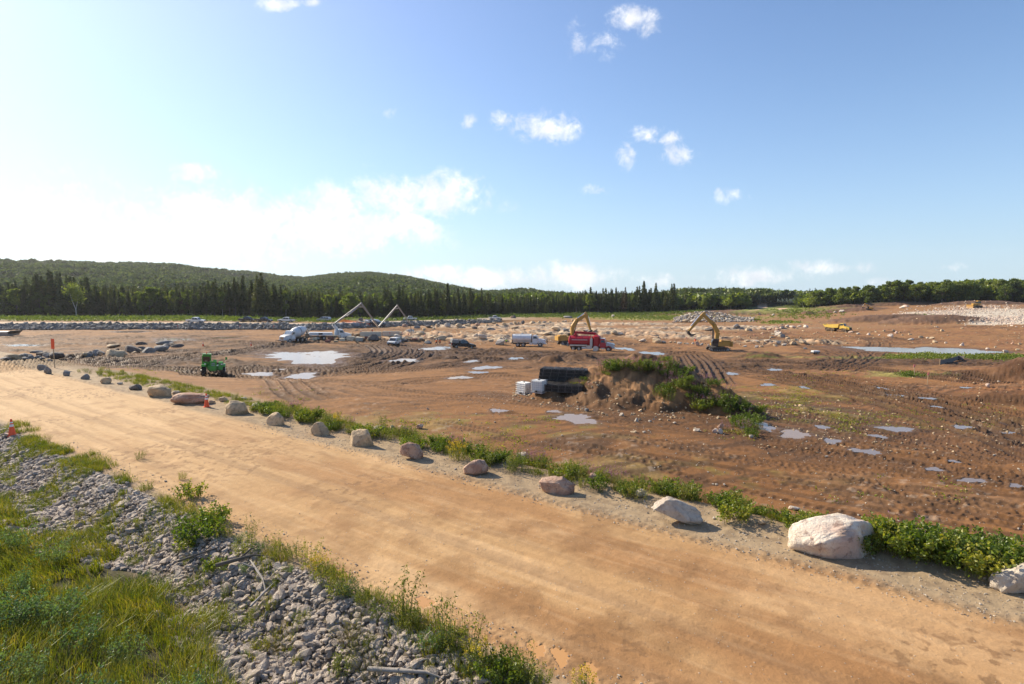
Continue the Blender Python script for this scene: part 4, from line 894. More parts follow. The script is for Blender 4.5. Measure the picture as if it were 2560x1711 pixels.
# ------------------------------------------------------------------ foliage builders
def leaves(name, cen, size, mat, up=.3, seed=0, aspect=.55, dirs=None):
    """many small diamond leaves / leaf clumps round the given centres"""
    r = np.random.default_rng(seed); n = len(cen); cen = np.asarray(cen, float)
    a = r.normal(size=(n, 3)) if dirs is None else dirs+r.normal(size=(n, 3))*.35
    a /= np.linalg.norm(a, axis=1)[:, None]
    b = r.normal(size=(n, 3)); b[:, 2] += up; b -= (a*b).sum(1)[:, None]*a; b /= np.linalg.norm(b, axis=1)[:, None]
    s = (np.asarray(size)*r.uniform(.7, 1.3, n))[:, None]
    fold = np.cross(a, b)*s*.12
    V = np.stack([cen-a*s*.5, cen+b*s*aspect*.5+fold, cen+a*s*.5, cen-b*s*aspect*.5+fold], 1).reshape(-1, 3)
    return V, np.arange(4*n).reshape(n, 4)
def tube_verts(P, R, k=5):
    P = np.array(P, float); V = []; Fc = []
    for i, (p, r) in enumerate(zip(P, R)):
        d = P[min(i+1, len(P)-1)]-P[max(i-1, 0)]; d /= np.linalg.norm(d)+1e-9
        a = np.cross(d, (0, 1, 0.3)); a /= np.linalg.norm(a)+1e-9; b = np.cross(d, a)
        for j in range(k): t = 6.2832*j/k; V.append(p+r*(a*math.cos(t)+b*math.sin(t)))
    for i in range(len(P)-1):
        for j in range(k): Fc.append((i*k+j, i*k+(j+1) % k, (i+1)*k+(j+1) % k, (i+1)*k+j))
    return np.array(V), np.array(Fc)
def merge(parts):
    V = []; Fq = []; n = 0
    for v, f in parts: V.append(v); Fq.append(np.asarray(f)+n); n += len(v)
    return np.vstack(V), np.vstack(Fq)
# ---- spruce: unit height 1, scaled up
def spruce_crown(seed, dens=1.0, base=.16, rad=.125):
    r = np.random.default_rng(seed); cen = []; dr = []; sz = []
    z = base
    while z < .985:
        R = rad*(1-((z-base)/(1-base)))**.85*r.uniform(.75, 1.15)+.006
        if z < base+.22: R *= .55+.45*(z-base)/.22
        nb = int((5+6*(1-z))*dens); ph = r.uniform(0, 6.28)
        for k in range(nb):
            t = ph+6.2832*k/nb+r.uniform(-.35, .35); L = R*r.uniform(.55, 1.2)
            if r.random() < .10: continue
            for q in (.4, .8, 1.15):
                cen.append((math.cos(t)*L*q, math.sin(t)*L*q, z-L*q*.38+r.uniform(-.006, .006))); dr.append((math.cos(t), math.sin(t), -.35)); sz.append(.035+.30*R)
        z += r.uniform(.018, .034)
    for k in range(3): cen.append((0, 0, .97+.01*k)); dr.append((0.1, 0, 1)); sz.append(.03)
    return leaves('c', np.array(cen), np.array(sz), None, .6, seed, .62, np.array(dr, float))
def trunk(seed, r0=.011, h=.95, lean=.01, k=5):
    r = np.random.default_rng(seed); z = np.linspace(-.02, h, 6)
    return tube_verts([(lean*q*r.normal(), lean*q*r.normal(), q) for q in z], [r0*(1-.85*q/h)+.001 for q in np.clip(z, 0, h)], k)
def broad_crown(seed, nb=16, nl=70, wide=.30, low=.28, ls=.055):
    r = np.random.default_rng(seed); cen = []; 
    for b in range(nb):
        h = r.uniform(low, .93); k = math.sin(math.pi*min(1, max(.08, (h-low+.12)/(1.05-low))))**.7
        t = r.uniform(0, 6.28); q = wide*k*math.sqrt(r.uniform(.05, 1))*.8
        c = np.array((math.cos(t)*q, math.sin(t)*q, h)); R = r.uniform(.07, .13)*(.7+wide)
        p = r.normal(size=(nl, 3)); p /= np.linalg.norm(p, axis=1)[:, None]; p *= (R*r.uniform(.55, 1.08, nl))[:, None]; p[:, 2] *= .72
        cen.append(c+p)
    cen = np.vstack(cen); return leaves('c', cen, np.full(len(cen), ls), None, .4, seed, .8)
def broad_trunk(seed, r0=.016):
    r = np.random.default_rng(seed); parts = [trunk(seed, r0, .82, .02)]
    for i in range(5):
        h = r.uniform(.25, .6); t = r.uniform(0, 6.28); q = r.uniform(.10, .2)
        parts.append(tube_verts([(0, 0, h), (math.cos(t)*q*.6, math.sin(t)*q*.6, h+.12), (math.cos(t)*q, math.sin(t)*q, h+.26)], [r0*.45, r0*.3, r0*.1], 4))
    return merge(parts)
def make_tree(kind, seed, leafm, barkm, **k):
    root = empty(kind)
    if kind in ('spruce', 'dead_spruce'): c = spruce_crown(seed, **k); tq = trunk(seed)
    else: c = broad_crown(seed, **k); tq = broad_trunk(seed, .010 if barkm is M_BIRCH else .016)
    link('crown', mk_mesh('crown', c[0], c[1], leafm), root); link('trunk', mk_mesh('trunk', tq[0], tq[1], barkm, True), root); return root
protos = {'spruce': [make_tree('spruce', 10+i, L_SPRUCE, M_BARK, dens=1.0+.3*(i % 3), base=(.10, .2, .3, .16, .38, .24)[i % 6], rad=(.115, .14, .10, .155, .095, .125)[i % 6]) for i in range(9)],
    'broadleaf': [make_tree('broadleaf_tree', 40+i, L_DECID, (M_BIRCH if i % 3 == 0 else M_BARK), nb=15+i, wide=(.22, .30, .18, .26, .34, .2)[i % 6], low=(.35, .25, .45, .3, .2, .4)[i % 6]) for i in range(8)],
    'maple': [make_tree('broadleaf_tree', 60+i, L_DECID, M_BARK, nb=22, nl=90, wide=.46+.04*(i % 3), low=.26, ls=.060) for i in range(6)],
    'red': [make_tree('dead_spruce', 80, L_RED, M_BARK, dens=.8, base=.2, rad=.11)]}
used = set()
def place_tree(key, x, y, h, label, cat, group, rz=None, wf=1.0):
    P = random.choice(protos[key])
    o = P if P not in used else copy_tree(P); used.add(P)
    o.location = (x, y, hz(x, y)-.1); o.scale = (h*wf, h*wf, h); o.rotation_euler = (0, 0, random.uniform(0, 6.28) if rz is None else rz); return tag(o, label, cat, group)
def u_to_x(u, Y): return (u-1280)/F*Y/ (math.cos(PITCH)) * 1.0
zones = [(-200, 150, 'left of the leaning birch'), (150, 260, 'beside the leaning birch'), (260, 400, 'right of the leaning birch'), (400, 560, 'behind the lone white far pickup'), (560, 680, 'behind the two parked dark pickups'), (680, 770, 'behind the white pickup above the mixer truck'), (770, 870, 'behind the silver car and pump boom foot'), (870, 960, 'behind the first fold of the pump boom'), (960, 1070, 'behind the second fold of the pump boom'), (1070, 1200, 'above the black pickup'), (1200, 1300, 'behind the smallest white pickup'), (1300, 1400, 'above the white tank truck'), (1400, 1500, 'above the red vacuum truck'), (1500, 1600, 'at the end of the dark forest edge'), (1600, 1700, 'just left of the big rock pile')]
def zone(u):
    for a, b, s in zones:
        if a <= u < b: return s
    return zones[-1][2] if u > 1000 else zones[0][2]
# front rows of the dark forest
for i in range(296):
    u = -190+(i+random.uniform(-.45, .45))*(1690+190)/296
    Yl = np.interp(u, _tlx, _tl[:, 1]); Y = Yl+random.choice((0, 3, 6, 10))+random.uniform(-1, 1.5)
    h = random.uniform(9.6, 13.8)*(1.0+.18*math.sin(u*.013)); 
    if random.random() < .16: h *= 1.25
    if 100 < u < 230: h *= 1.12
    h *= np.interp(u, [0, 700, 1000, 1300, 1650], [1.12, 1.08, .95, .97, 1.05])
    place_tree('spruce' if i not in (102, 205, 275, 276) else 'red', u_to_x(u, Y), Y, h, ('dark narrow spruce ' if i not in (102, 205, 275, 276) else 'rusty brown dying spruce ')+zone(u), 'spruce tree', 'spruces of the forest edge', wf=random.uniform(.9, 1.35))
for i in range(100):
    u = random.uniform(-190, 1690); 
    if 560 < u < 690 or 760 < u < 830: u -= 260*random.random()
    if random.random() < .35: u = random.choice((20, 60, 420, 470, 870, 930, 960, 990, 1100, 1200))+random.gauss(0, 26)
    Yl = np.interp(u, _tlx, _tl[:, 1]); Y = Yl+random.choice((1, 4, 7, 9, 12)); h = random.uniform(8.5, 12.6)*np.interp(u, [0, 700, 1000, 1300, 1650], [1.05, 1.05, .95, .95, 1.0])
    place_tree('broadleaf', u_to_x(u, Y), Y, h, 'light green broadleaf tree '+zone(u), 'broadleaf tree', 'broadleaf trees of the forest edge', wf=random.uniform(.9, 1.3))
# right hand woods: rounded maples
for i in range(140):
    u = random.uniform(1640, 2720)
    Yl = np.interp(u, _tlx, _tl[:, 1]); 
    if 1862 < u < 2015: continue
    Y = Yl+random.uniform(-3, 22)+(0 if u > 1990 else random.uniform(0, 12)); h = random.uniform(9, 12.5)*np.interp(u, [1650, 1900, 2100, 2500], [.85, .85, 1.0, 1.15])
    place_tree('maple' if (u > 2100 or random.random() < .6) else 'broadleaf', u_to_x(u, Y), Y, h, 'round-crowned green tree in the wood '+('above the big rock pile' if u < 1800 else 'just left of the forest track' if u < 1900 else 'just right of the forest track' if u < 2060 else 'above the yellow dump truck' if u < 2160 else 'above the tiny excavator' if u < 2260 else 'above the left end of the white rock slope' if u < 2400 else 'above the bulldozer on the white rock slope' if u < 2500 else 'at the right edge above the white rock'), 'broadleaf tree', 'trees of the right hand wood', wf=random.uniform(.9, 1.2))
# leaning birch with a forked white trunk
b = empty('birch_tree'); V, q = merge([tube_verts([(0, 0, 0), (-.1, 0, 3.5), (-1.0, 0, 6.0), (-1.9, 0, 9.0), (-2.2, 0, 12.5)], [.2, .17, .12, .09, .04], 6), tube_verts([(-.1, 0, 3.2), (.5, .2, 6), (1.0, .2, 8.5), (.8, .3, 11)], [.14, .1, .07, .03], 5), tube_verts([(-1.9, 0, 9), (-1.0, .2, 10.5), (-.6, .2, 12)], [.06, .04, .02], 4)])
link('trunk', mk_mesh('trunk', V, q, M_BIRCH, True), b); cen = np.vstack([rng.normal(size=(260, 3))*(1.2, 1.0, 1.1)+c for c in ((-2.0, 0, 10.5), (1.0, .2, 9.5), (.9, .2, 7.8), (-.8, .2, 11.5))])
V, q = leaves('c', cen, np.full(len(cen), .55), None, .4, 3, .8); link('crown', mk_mesh('crown', V, q, L_DECID), b)
x, y = u_to_x(196, 228), 228; b.location = (x, y, hz(x, y)); b.scale = (1.05,)*3; tag(b, 'birch with a forked white trunk standing out from the dark spruces at left', 'birch tree')
for k in protos:
    for P in protos[k]:
        if P not in used:
            for ch in list(P.children): bpy.data.objects.remove(ch)
            bpy.data.objects.remove(P)
# ---- the forest mass behind and on the hills, one object each kind
def mass(name, xs, ys, hs, kinds, mats, label):
    protoM = []
    for i in range(5):
        protoM.append(spruce_crown(200+i, .55, .12, .15))
    for i in range(5):
        r = np.random.default_rng(300+i); p = r.normal(size=(64, 3)); p /= np.linalg.norm(p, axis=1)[:, None]; p[:, 2] = np.abs(p[:, 2])*.9-.15; p *= r.uniform(.75, 1.1, 64)[:, None]; p *= (.40, .40, .45); p[:, 2] += .52
        protoM.append(leaves('c', p, np.full(64, .26), None, .5, 300+i, .85))
    # a cheaper spruce for distance
    far = []
    for i in range(4):
        r = np.random.default_rng(400+i); n = 34; z = r.uniform(.1, 1, n)**.9; t = r.uniform(0, 6.28, n); R = .2*(1-z)**.8
        far.append(leaves('c', np.stack([np.cos(t)*R, np.sin(t)*R, z], 1), .05+.26*(1-z), None, .5, 400+i, .6, np.stack([np.cos(t)*.4, np.sin(t)*.4, -np.ones(n)*.9], 1)))
    VS = []; FS = []; n = 0; zs = hz(xs, ys)
    for x, y, z, h, k in zip(xs, ys, zs, hs, kinds):
        V, q = (protoM[random.randrange(5)] if k == 0 else protoM[5+random.randrange(5)] if k == 1 else far[random.randrange(4)])
        a = random.uniform(0, 6.28); c, s = math.cos(a)*h, math.sin(a)*h; w_ = random.uniform(.85, 1.25)*(1.0 if k != 1 else 1.15)
        W = np.stack([(V[:, 0]*c-V[:, 1]*s)*w_+x, (V[:, 0]*s+V[:, 1]*c)*w_+y, V[:, 2]*h+z], 1); VS.append(W); FS.append(q+n); n += len(V)
    return tag(link(name, mk_mesh(name, np.vstack(VS), np.vstack(FS), mats)), label, 'forest', kind='stuff')
# rows directly behind the edge
n = 1150; u = rng.uniform(-260, 1720, n); Yl = np.interp(u, _tlx, _tl[:, 1]); Y = Yl+rng.uniform(8, 60, n); xs = (u-1280)/F*Y
mass('forest', xs, Y, rng.uniform(9.5, 13.5, n)*np.interp(u, [0, 700, 1000, 1300, 1650], [1.12, 1.08, .95, .97, 1.0]), np.zeros(n, int), L_SPRUCE, 'dark mass of spruces filling the forest behind its front rows')
n = 520; u = rng.uniform(-260, 1720, n); Yl = np.interp(u, _tlx, _tl[:, 1]); Y = Yl+rng.uniform(14, 90, n); xs = (u-1280)/F*Y
mass('forest', xs, Y, rng.uniform(9, 12.5, n), np.ones(n, int), L_DECID, 'light green broadleaf crowns rising behind the spruces')
n = 900; u = rng.uniform(1690, 2900, n); Yl = np.interp(u, _tlx, _tl[:, 1]); Y = Yl+rng.uniform(8, 190, n); 
ok = ~((u > 1855) & (u < 2010) & (Y < 455)); xs = ((u-1280)/F*Y)[ok]; Y = Y[ok]
mass('forest', xs, Y, rng.uniform(9, 12, ok.sum()), np.ones(ok.sum(), int), L_DECID, 'rounded green crowns of the wood on the right hand rise')
def hill(n, mat, kinds, label, seed, hh):
    r = np.random.default_rng(seed); az = r.uniform(-.90, .88, n); Rr = np.interp(az, _rraz, _rr[:, 1]); 
    x0 = np.sin(az); y0 = np.cos(az); R0 = treeline_Y(x0*300, y0*300)/y0+30; q = r.uniform(0, 1, n); Rm = np.sqrt(R0**2+q*((Rr*1.02)**2-R0**2)); x = x0*Rm; y = y0*Rm
    uu = x/y*F+1280; ok = ~((uu > 1855) & (uu < 2010) & (y < 455)); m = ok.sum()
    return mass('hill_forest', x[ok], y[ok], r.uniform(*hh, m), np.full(m, kinds), mat, label)
hill(15000, L_HILL, 1, 'hazy green canopy covering the far hills', 5, (8.0, 12))
hill(5500, L_SPRUCE, 2, 'dark conifer tips scattered over the far hills', 6, (8, 13))
# ---- weeds in front of the far forest
pts = []
for i in range(9000):
    u = random.uniform(-100, 1760); Yl = float(np.interp(u, _tlx, _tl[:, 1])); Y0 = float(far_road(np.array([(u-1280)/F*200]), np.array([200.]))[0][0]); kk = 1 if u < 1300 else 0
    Y = Yl-abs(random.gauss(0, 15)) if random.random() < .6 else random.uniform(Y0*1.09+1, Yl); Y = max(Y, Y0*1.09+1.5 if kk else Yl-60)
    x = (u-1280)/F*Y; pts.append((x, Y))
pts = np.array(pts); pz = hz(pts[:, 0], pts[:, 1]); c = np.repeat(np.stack([pts[:, 0], pts[:, 1], pz], 1), 7, 0); c += rng.normal(size=c.shape)*(.5, .5, .0); c[:, 2] += np.abs(rng.normal(size=len(c)))*.45
V, q = leaves('w', c, rng.uniform(.35, .8, len(c)), None, .8, 9, .6); tag(link('weeds', mk_mesh('weeds', V, q, L_FARW)), 'bright green strip of weeds between the far road and the forest', 'weeds', kind='stuff')
pts = []
for (u, v, n, du, dv) in [(1700, 795, 900, 130, 6), (1500, 790, 700, 120, 5), (1850, 800, 260, 40, 3), (2000, 785, 500, 90, 12), (2350, 893, 900, 110, 5), (2500, 893, 500, 70, 6), (2270, 938, 120, 24, 4), (1950, 806, 160, 40, 3), (2480, 752, 500, 200, 3), (2000, 765, 300, 40, 10), (1010, 800, 120, 40, 3), (1175, 806, 120, 16, 3), (2300, 790, 60, 30, 3)]:
    for i in range(n): p = G(min(u+random.gauss(0, du*.55), 2700), v+random.gauss(0, dv*.5), False); pts.append(p)
pts = np.array(pts); rr_ = np.hypot(pts[:, 0], pts[:, 1]); c = np.repeat(np.stack([pts[:, 0], pts[:, 1], hz(pts[:, 0], pts[:, 1])], 1), 8, 0); k_ = np.repeat(rr_, 8)
c[:, :2] += rng.normal(size=(len(c), 2))*.35; c[:, 2] += np.abs(rng.normal(size=len(c)))*.22
V, q = leaves('w', c, rng.uniform(.16, .34, len(c))*np.clip(k_/110, .7, 2.2), None, .8, 12, .6); tag(link('weeds', mk_mesh('weeds', V, q, L_FARW)), 'green weeds on the far meadow and along the pond', 'weeds', kind='stuff')
# sparse low weeds over the bare pad
pts = []
for (u, v, n, du, dv) in [(2000, 985, 220, 90, 30), (2100, 1050, 200, 110, 26), (1960, 1010, 260, 60, 30), (2350, 1040, 200, 140, 30), (1330, 1060, 60, 80, 14), (1000, 1060, 50, 90, 10), (1250, 1100, 50, 150, 20), (2050, 940, 160, 100, 14), (1850, 1085, 60, 60, 12), (650, 985, 60, 120, 14), (2300, 1240, 40, 180, 30), (300, 930, 60, 120, 8)]:
    for i in range(n):
        p = G(min(u+random.gauss(0, du*.6), 2700), v+random.gauss(0, dv*.6), False)
        if p[0]*NX+p[1]*NY > 21.5 and fbm(np.array([p[0]/1.5]), np.array([p[1]/1.5]), 77, 2)[0] > .48: pts.append(p)
pts = np.array(pts); c = np.repeat(np.stack([pts[:, 0], pts[:, 1], hz(pts[:, 0], pts[:, 1])], 1), 9, 0); c[:, :2] += rng.normal(size=(len(c), 2))*.16; c[:, 2] += np.abs(rng.normal(size=len(c)))*.05+.01
V, q = leaves('w', c, rng.uniform(.06, .15, len(c)), None, 1.2, 14, .5); tag(link('seedlings', mk_mesh('seedlings', V, q, L_WEED)), 'sparse low green weeds dotting the wet soil', 'weeds', kind='stuff')
# ---- roadside plants, unit about 1 m
def stems(n, h, spread, lean, seed, r0=.006, k=3):
    r = np.random.default_rng(seed); parts = []; tips = []
    for i in range(n):
        a = r.uniform(0, 6.28); q = spread*math.sqrt(r.random()); x, y = math.cos(a)*q, math.sin(a)*q; hh = h*r.uniform(.65, 1.05); lx, ly = math.cos(a)*lean*q+r.normal()*.05+.06, math.sin(a)*lean*q+r.normal()*.05
        P = [(x, y, 0), (x+lx*.3, y+ly*.3, hh*.5), (x+lx, y+ly, hh)]; parts.append(tube_verts(P, [r0, r0*.7, r0*.35], k)); tips.append(P)
    return merge(parts), tips
def on_stems(tips, per, lo, hi, rad, seed):
    r = np.random.default_rng(seed); c = []
    for P in tips:
        P = np.array(P)
        for j in range(per):
            t = r.uniform(lo, hi); p = P[0]*(1-t)**2+2*P[1]*t*(1-t)+P[2]*t*t; c.append(p+r.normal(size=3)*rad*(1.15-.6*t)*(1, 1, .4))
    return np.array(c)
def plant(kind, seed):
    root = empty(kind); r = np.random.default_rng(seed)
    if kind == 'leafy_bush':
        (sv, sq), tips = stems(26, .62, .42, .7, seed, .006); c = on_stems(tips, 26, .25, 1.05, .07, seed); V, q = leaves('l', c, np.full(len(c), .085), None, .9, seed, .72); lm = L_BUSH
    elif kind == 'weed_clump':
        (sv, sq), tips = stems(24, .72, .32, .5, seed, .0045); c = on_stems(tips, 20, .15, 1.03, .045, seed); V, q = leaves('l', c, np.full(len(c), .065), None, .7, seed, .38); lm = L_WEED
    elif kind == 'tall_weed':
        (sv, sq), tips = stems(13, 1.0, .16, .8, seed, .005); c = on_stems(tips, 26, .12, 1.02, .05, seed); V, q = leaves('l', c, np.full(len(c), .062), None, .5, seed, .34); lm = L_WEED
    elif kind == 'goldenrod':
        (sv, sq), tips = stems(14, .85, .2, .6, seed, .005); c = on_stems(tips, 22, .1, .85, .05, seed); V, q = leaves('l', c, np.full(len(c), .07), None, .5, seed, .3); lm = L_WEED
        f = on_stems(tips, 26, .84, 1.02, .05, seed+1); fv, fq = leaves('f', f, np.full(len(f), .035), None, .3, seed+1, .8); link('flowers', mk_mesh('flowers', fv, fq, L_GOLD), root)
    elif kind == 'fireweed':
        (sv, sq), tips = stems(22, .85, .34, .5, seed, .0045); c = on_stems(tips, 15, .1, .8, .045, seed); V, q = leaves('l', c, np.full(len(c), .065), None, .5, seed, .3); lm = L_PURPLE
        f = on_stems(tips, 10, .68, 1.02, .03, seed+1); fv, fq = leaves('f', f, np.full(len(f), .034), None, .3, seed+1, .8); link('flowers', mk_mesh('flowers', fv, fq, L_FIRE), root)
    elif kind == 'sage_clump':
        (sv, sq), tips = stems(16, .55, .26, .6, seed, .005); c = on_stems(tips, 32, .15, 1.04, .06, seed); V, q = leaves('l', c, np.full(len(c), .05), None, .7, seed, .5); lm = L_PALE
    else:       # dry grass tuft
        (sv, sq), tips = stems(60, .62, .16, 1.6, seed, .0028); c = on_stems(tips, 3, .75, 1.05, .02, seed); V, q = leaves('l', c, np.full(len(c), .05), None, .2, seed, .2, np.tile((0.2, 0, 1.0), (len(c), 1))); lm = L_DRY
    link('leaves', mk_mesh('leaves', V, q, lm), root); link('stems', mk_mesh('stems', sv, sq, M_STEM if kind != 'grass_tuft' else L_DRY), root); return root
PL = {k: [plant(k, 600+i*7+j*31) for j in range(n)] for i, (k, n) in enumerate((('leafy_bush', 4), ('weed_clump', 4), ('tall_weed', 3), ('goldenrod', 2), ('fireweed', 3), ('sage_clump', 2), ('grass_tuft', 3)))}
pused = set()
def put_plant(kind, x, y, s, label, group, cat=None):
    P = random.choice(PL[kind]); o = P if P not in pused else copy_tree(P); pused.add(P)
    o.location = (x, y, hz(x, y)-.02); o.scale = (s*random.uniform(.9, 1.15), s*random.uniform(.9, 1.15), s); o.rotation_euler = (0, 0, random.uniform(0, 6.28))
    return tag(o, label, cat or {'leafy_bush': 'bush', 'goldenrod': 'wildflower', 'fireweed': 'wildflower', 'grass_tuft': 'grass tuft'}.get(kind, 'weed'), group)
def sv(s, v): return s*TX+v*NX, s*TY+v*NY
for (n_, s0, s1) in ((95, -5.5, .4), (80, .4, 8.5), (190, 8.5, 33), (50, 33, 62)):        # the strip behind the boulders, denser towards the right
  for i in range(n_):
    s = random.uniform(s0, s1); v = random.uniform(18.3, 20.4)+(.25 if s < .4 else 0); r_ = random.random()
    if s > 1.5 and fbm(np.array([s/1.7]), np.array([v/2.5]), 171, 2)[0] < (.30 if s > 8 else .30): continue
    if s < .4: kd = 'leafy_bush' if r_ < .84 else 'weed_clump' if r_ < .94 else 'fireweed'
    elif s < 8.5: kd = 'leafy_bush' if r_ < .55 else 'weed_clump' if r_ < .88 else 'grass_tuft'
    elif s < 33: kd = 'weed_clump' if r_ < .5 else 'fireweed' if (r_ < .72 and v > 19.3) else 'leafy_bush' if r_ < .80 else 'grass_tuft' if r_ < .92 else 'tall_weed'
    else: kd = 'weed_clump' if r_ < .6 else 'grass_tuft' if r_ < .8 else 'tall_weed'
    if kd == 'fireweed': v += .5
    sc_ = random.uniform(.5, 1.05)*(1.35 if s < .4 and kd == 'leafy_bush' else 1.0 if s < 33 else .6)
    x, y = sv(s, v)
    if y < 8 or abs(x/y) > 1.0: continue
    where = next((t for s_, t in ((-1.2, 'at the right edge behind the last boulder'), (.6, 'just right of the huge white boulder'), (3, 'behind the huge white boulder'), (5, 'left of the huge white boulder'), (7.5, 'behind the tilted oblong boulder'), (9.5, 'left of the tilted oblong boulder'), (12.5, 'behind the cream-topped middle boulder'), (15, 'right of the reddish-pink boulder'), (18, 'behind the reddish-pink boulder'), (21, 'behind the knobbly leaning boulder'), (25, 'behind the creased round boulder'), (29, 'behind the egg-shaped boulder'), (33, 'behind the squarish cracked boulder'), (38, 'behind the boulder right of the roadside cone'), (44, 'behind the long block and cone'), (52, 'near the flat-topped dark boulder')) if s < s_), 'near the red flag')
    put_plant(kd, x, y, sc_, {'leafy_bush': 'dense leafy green bush ', 'weed_clump': 'yellow-green weed clump ', 'fireweed': 'purple flowering fireweed ', 'grass_tuft': 'dry grass tuft ', 'tall_weed': 'tall thin weed '}[kd]+where, 'plants behind the roadside boulders')
for (u, v, s) in [(1138, 1150, 1.1), (1150, 1152, .9), (845, 1075, 1.0)]:
    x, y, z = Gf(u, v); put_plant('goldenrod', x, y, s, 'goldenrod with yellow flower heads '+('by the reddish-pink boulder' if u > 1000 else 'by the round tan boulder'), 'goldenrod plants')
for i in range(30):         # red-purple fireweed line behind the big bushes at right
    x, y = sv(random.uniform(-5, .5), random.uniform(20.6, 21.4)); 
    if abs(x/y) < 1.02: put_plant('fireweed', x, y, random.uniform(.8, 1.05), 'purple fireweed behind the leafy bushes at the right edge', 'fireweed at the right')
near = [(455, 1200, 'weed_clump', .5), (480, 1250, 'leafy_bush', .9), (500, 1345, 'leafy_bush', 1.1), (530, 1310, 'leafy_bush', .9), (470, 1375, 'leafy_bush', .8), (560, 1350, 'weed_clump', .8), (625, 1360, 'tall_weed', .85), (612, 1390, 'weed_clump', .8), (545, 1430, 'leafy_bush', .6), (690, 1400, 'tall_weed', .8),
    (350, 1150, 'weed_clump', .55), (290, 1200, 'grass_tuft', .7), (165, 1130, 'weed_clump', .6), (60, 1110, 'weed_clump', .6), (120, 1105, 'grass_tuft', .6), (400, 1250, 'grass_tuft', .6), (370, 1225, 'weed_clump', .5),
    (780, 1425, 'weed_clump', 1.0), (795, 1450, 'goldenrod', .8), (830, 1470, 'weed_clump', 1.0), (850, 1490, 'weed_clump', .8), (880, 1495, 'sage_clump', .8), (900, 1510, 'weed_clump', .6), (925, 1530, 'grass_tuft', .8), (960, 1545, 'weed_clump', .9), (1015, 1565, 'tall_weed', 1.25), (1030, 1570, 'weed_clump', .6), (1110, 1625, 'tall_weed', 1.2), (1085, 1620, 'sage_clump', .9), (1130, 1635, 'weed_clump', .7),
    (1178, 1665, 'tall_weed', 1.1), (1205, 1675, 'goldenrod', .8), (1230, 1690, 'leafy_bush', .7), (1260, 1700, 'leafy_bush', .7), (1310, 1711, 'tall_weed', .9), (1340, 1725, 'weed_clump', .8), (1460, 1740, 'goldenrod', .7), (1270, 1680, 'tall_weed', .6), (740, 1400, 'weed_clump', .7), (650, 1380, 'sage_clump', .6), (700, 1640, 'grass_tuft', .9), (560, 1500, 'tall_weed', .5), (870, 1610, 'grass_tuft', 1.0), (890, 1640, 'grass_tuft', .9), (930, 1700, 'grass_tuft', 1.1), (850, 1690, 'weed_clump', .8), (760, 1560, 'weed_clump', .5), (450, 1330, 'weed_clump', .7), (380, 1400, 'tall_weed', .5), (600, 1580, 'weed_clump', .7)]
for (u, v, kd, s) in near:
    x, y, z = Gf(min(u, 2500), min(v, 1790)); put_plant(kd, x, y, s, {'leafy_bush': 'dark leafy bush', 'weed_clump': 'yellow-green weed clump', 'tall_weed': 'tall slender weed', 'goldenrod': 'goldenrod with small yellow flowers', 'sage_clump': 'pale silvery green weed', 'grass_tuft': 'coarse grass tuft'}[kd]+(' on the near road edge' if v < 1640 and u > 600 else ' on the road edge at the bottom of the photo' if u > 940 else ' on the rubble bank'), 'plants along the near road edge')
for i in range(85):
    x, y, s, v = [float(q[0]) for q in bank_points(1, 5.6, 8.6, 4, 34, 1000+i)]
    if y < 9 or abs(x/y) > 1.0: continue
    put_plant(random.choice(('weed_clump', 'grass_tuft', 'weed_clump', 'sage_clump')), x, y, random.uniform(.3, .6), 'small weed growing between the rubble stones', 'weeds in the rubble bank')
for i in range(60):         # pale sage clumps standing in the grass
    x = random.uniform(-16, -2); y = random.uniform(8.5, 20); v = x*NX+y*NY
    if v > 5.2 or abs(x/y) > 1.0: continue
    put_plant('sage_clump', x, y, random.uniform(1.0, 1.5), 'pale green leafy weed standing in the tall grass', 'leafy weeds in the tall grass')
# plants on the dirt mound
cx, cy = MOUND_C
for i in range(105):
    t = random.random()
    if i < 34: u = random.uniform(1500, 1690); v = random.gauss(920, 6)
    elif i < 92: t = random.random(); u = 1660+t*225+random.gauss(0, 14); v = 935+t*125+random.gauss(0, 22)
    else: t = random.random(); u = 1400+t*130+random.gauss(0, 6); v = 985-t*60+random.gauss(0, 4)
    x, y, z = Gf(u, v+4)
    r_ = random.random(); kd = 'leafy_bush' if r_ < .45 else 'fireweed' if r_ < .75 else 'weed_clump'
    put_plant(kd, x, y, random.uniform(.7, 1.25)*(.55 if i >= 92 else 1), {'leafy_bush': 'bright green bush ', 'fireweed': 'purple fireweed ', 'weed_clump': 'yellow-green weed '}[kd]+('on the crest of the dirt mound' if i < 34 else 'on the right flank of the dirt mound' if i < 92 else 'on the left foot of the dirt mound'), 'plants on the dirt mound')
# ---- tall grass at lower left
def blades(name, x, y, h, wd, mat, label, seed, lean=.35):
    r = np.random.default_rng(seed); n = len(x); z = hz(x, y)
    a = r.uniform(0, 6.28, n); wd_ = fbm(x/1.3, y/1.3, seed+3, 2)*6; lx = (r.normal(size=n)*.34+lean*np.cos(wd_))*h; ly = (r.normal(size=n)*.34+lean*np.sin(wd_))*h; wx = np.cos(a)*wd; wy = np.sin(a)*wd
    B = np.stack([x, y, z-.02], 1); W = np.stack([wx, wy, np.zeros(n)], 1); M = B+np.stack([lx*.28, ly*.28, h*.58], 1); T_ = B+np.stack([lx, ly, h*(1-.12*np.abs(r.normal(size=n)))], 1)
    V = np.stack([B-W, B+W, M+W*.75, M-W*.75, T_+W*.12, T_-W*.12], 1).reshape(-1, 3); i0 = np.arange(n)*6
    q = np.vstack([np.stack([i0, i0+1, i0+2, i0+3], 1), np.stack([i0+3, i0+2, i0+4, i0+5], 1)])
    return tag(link(name, mk_mesh(name, V, q, mat)), label, 'grass', kind='stuff')
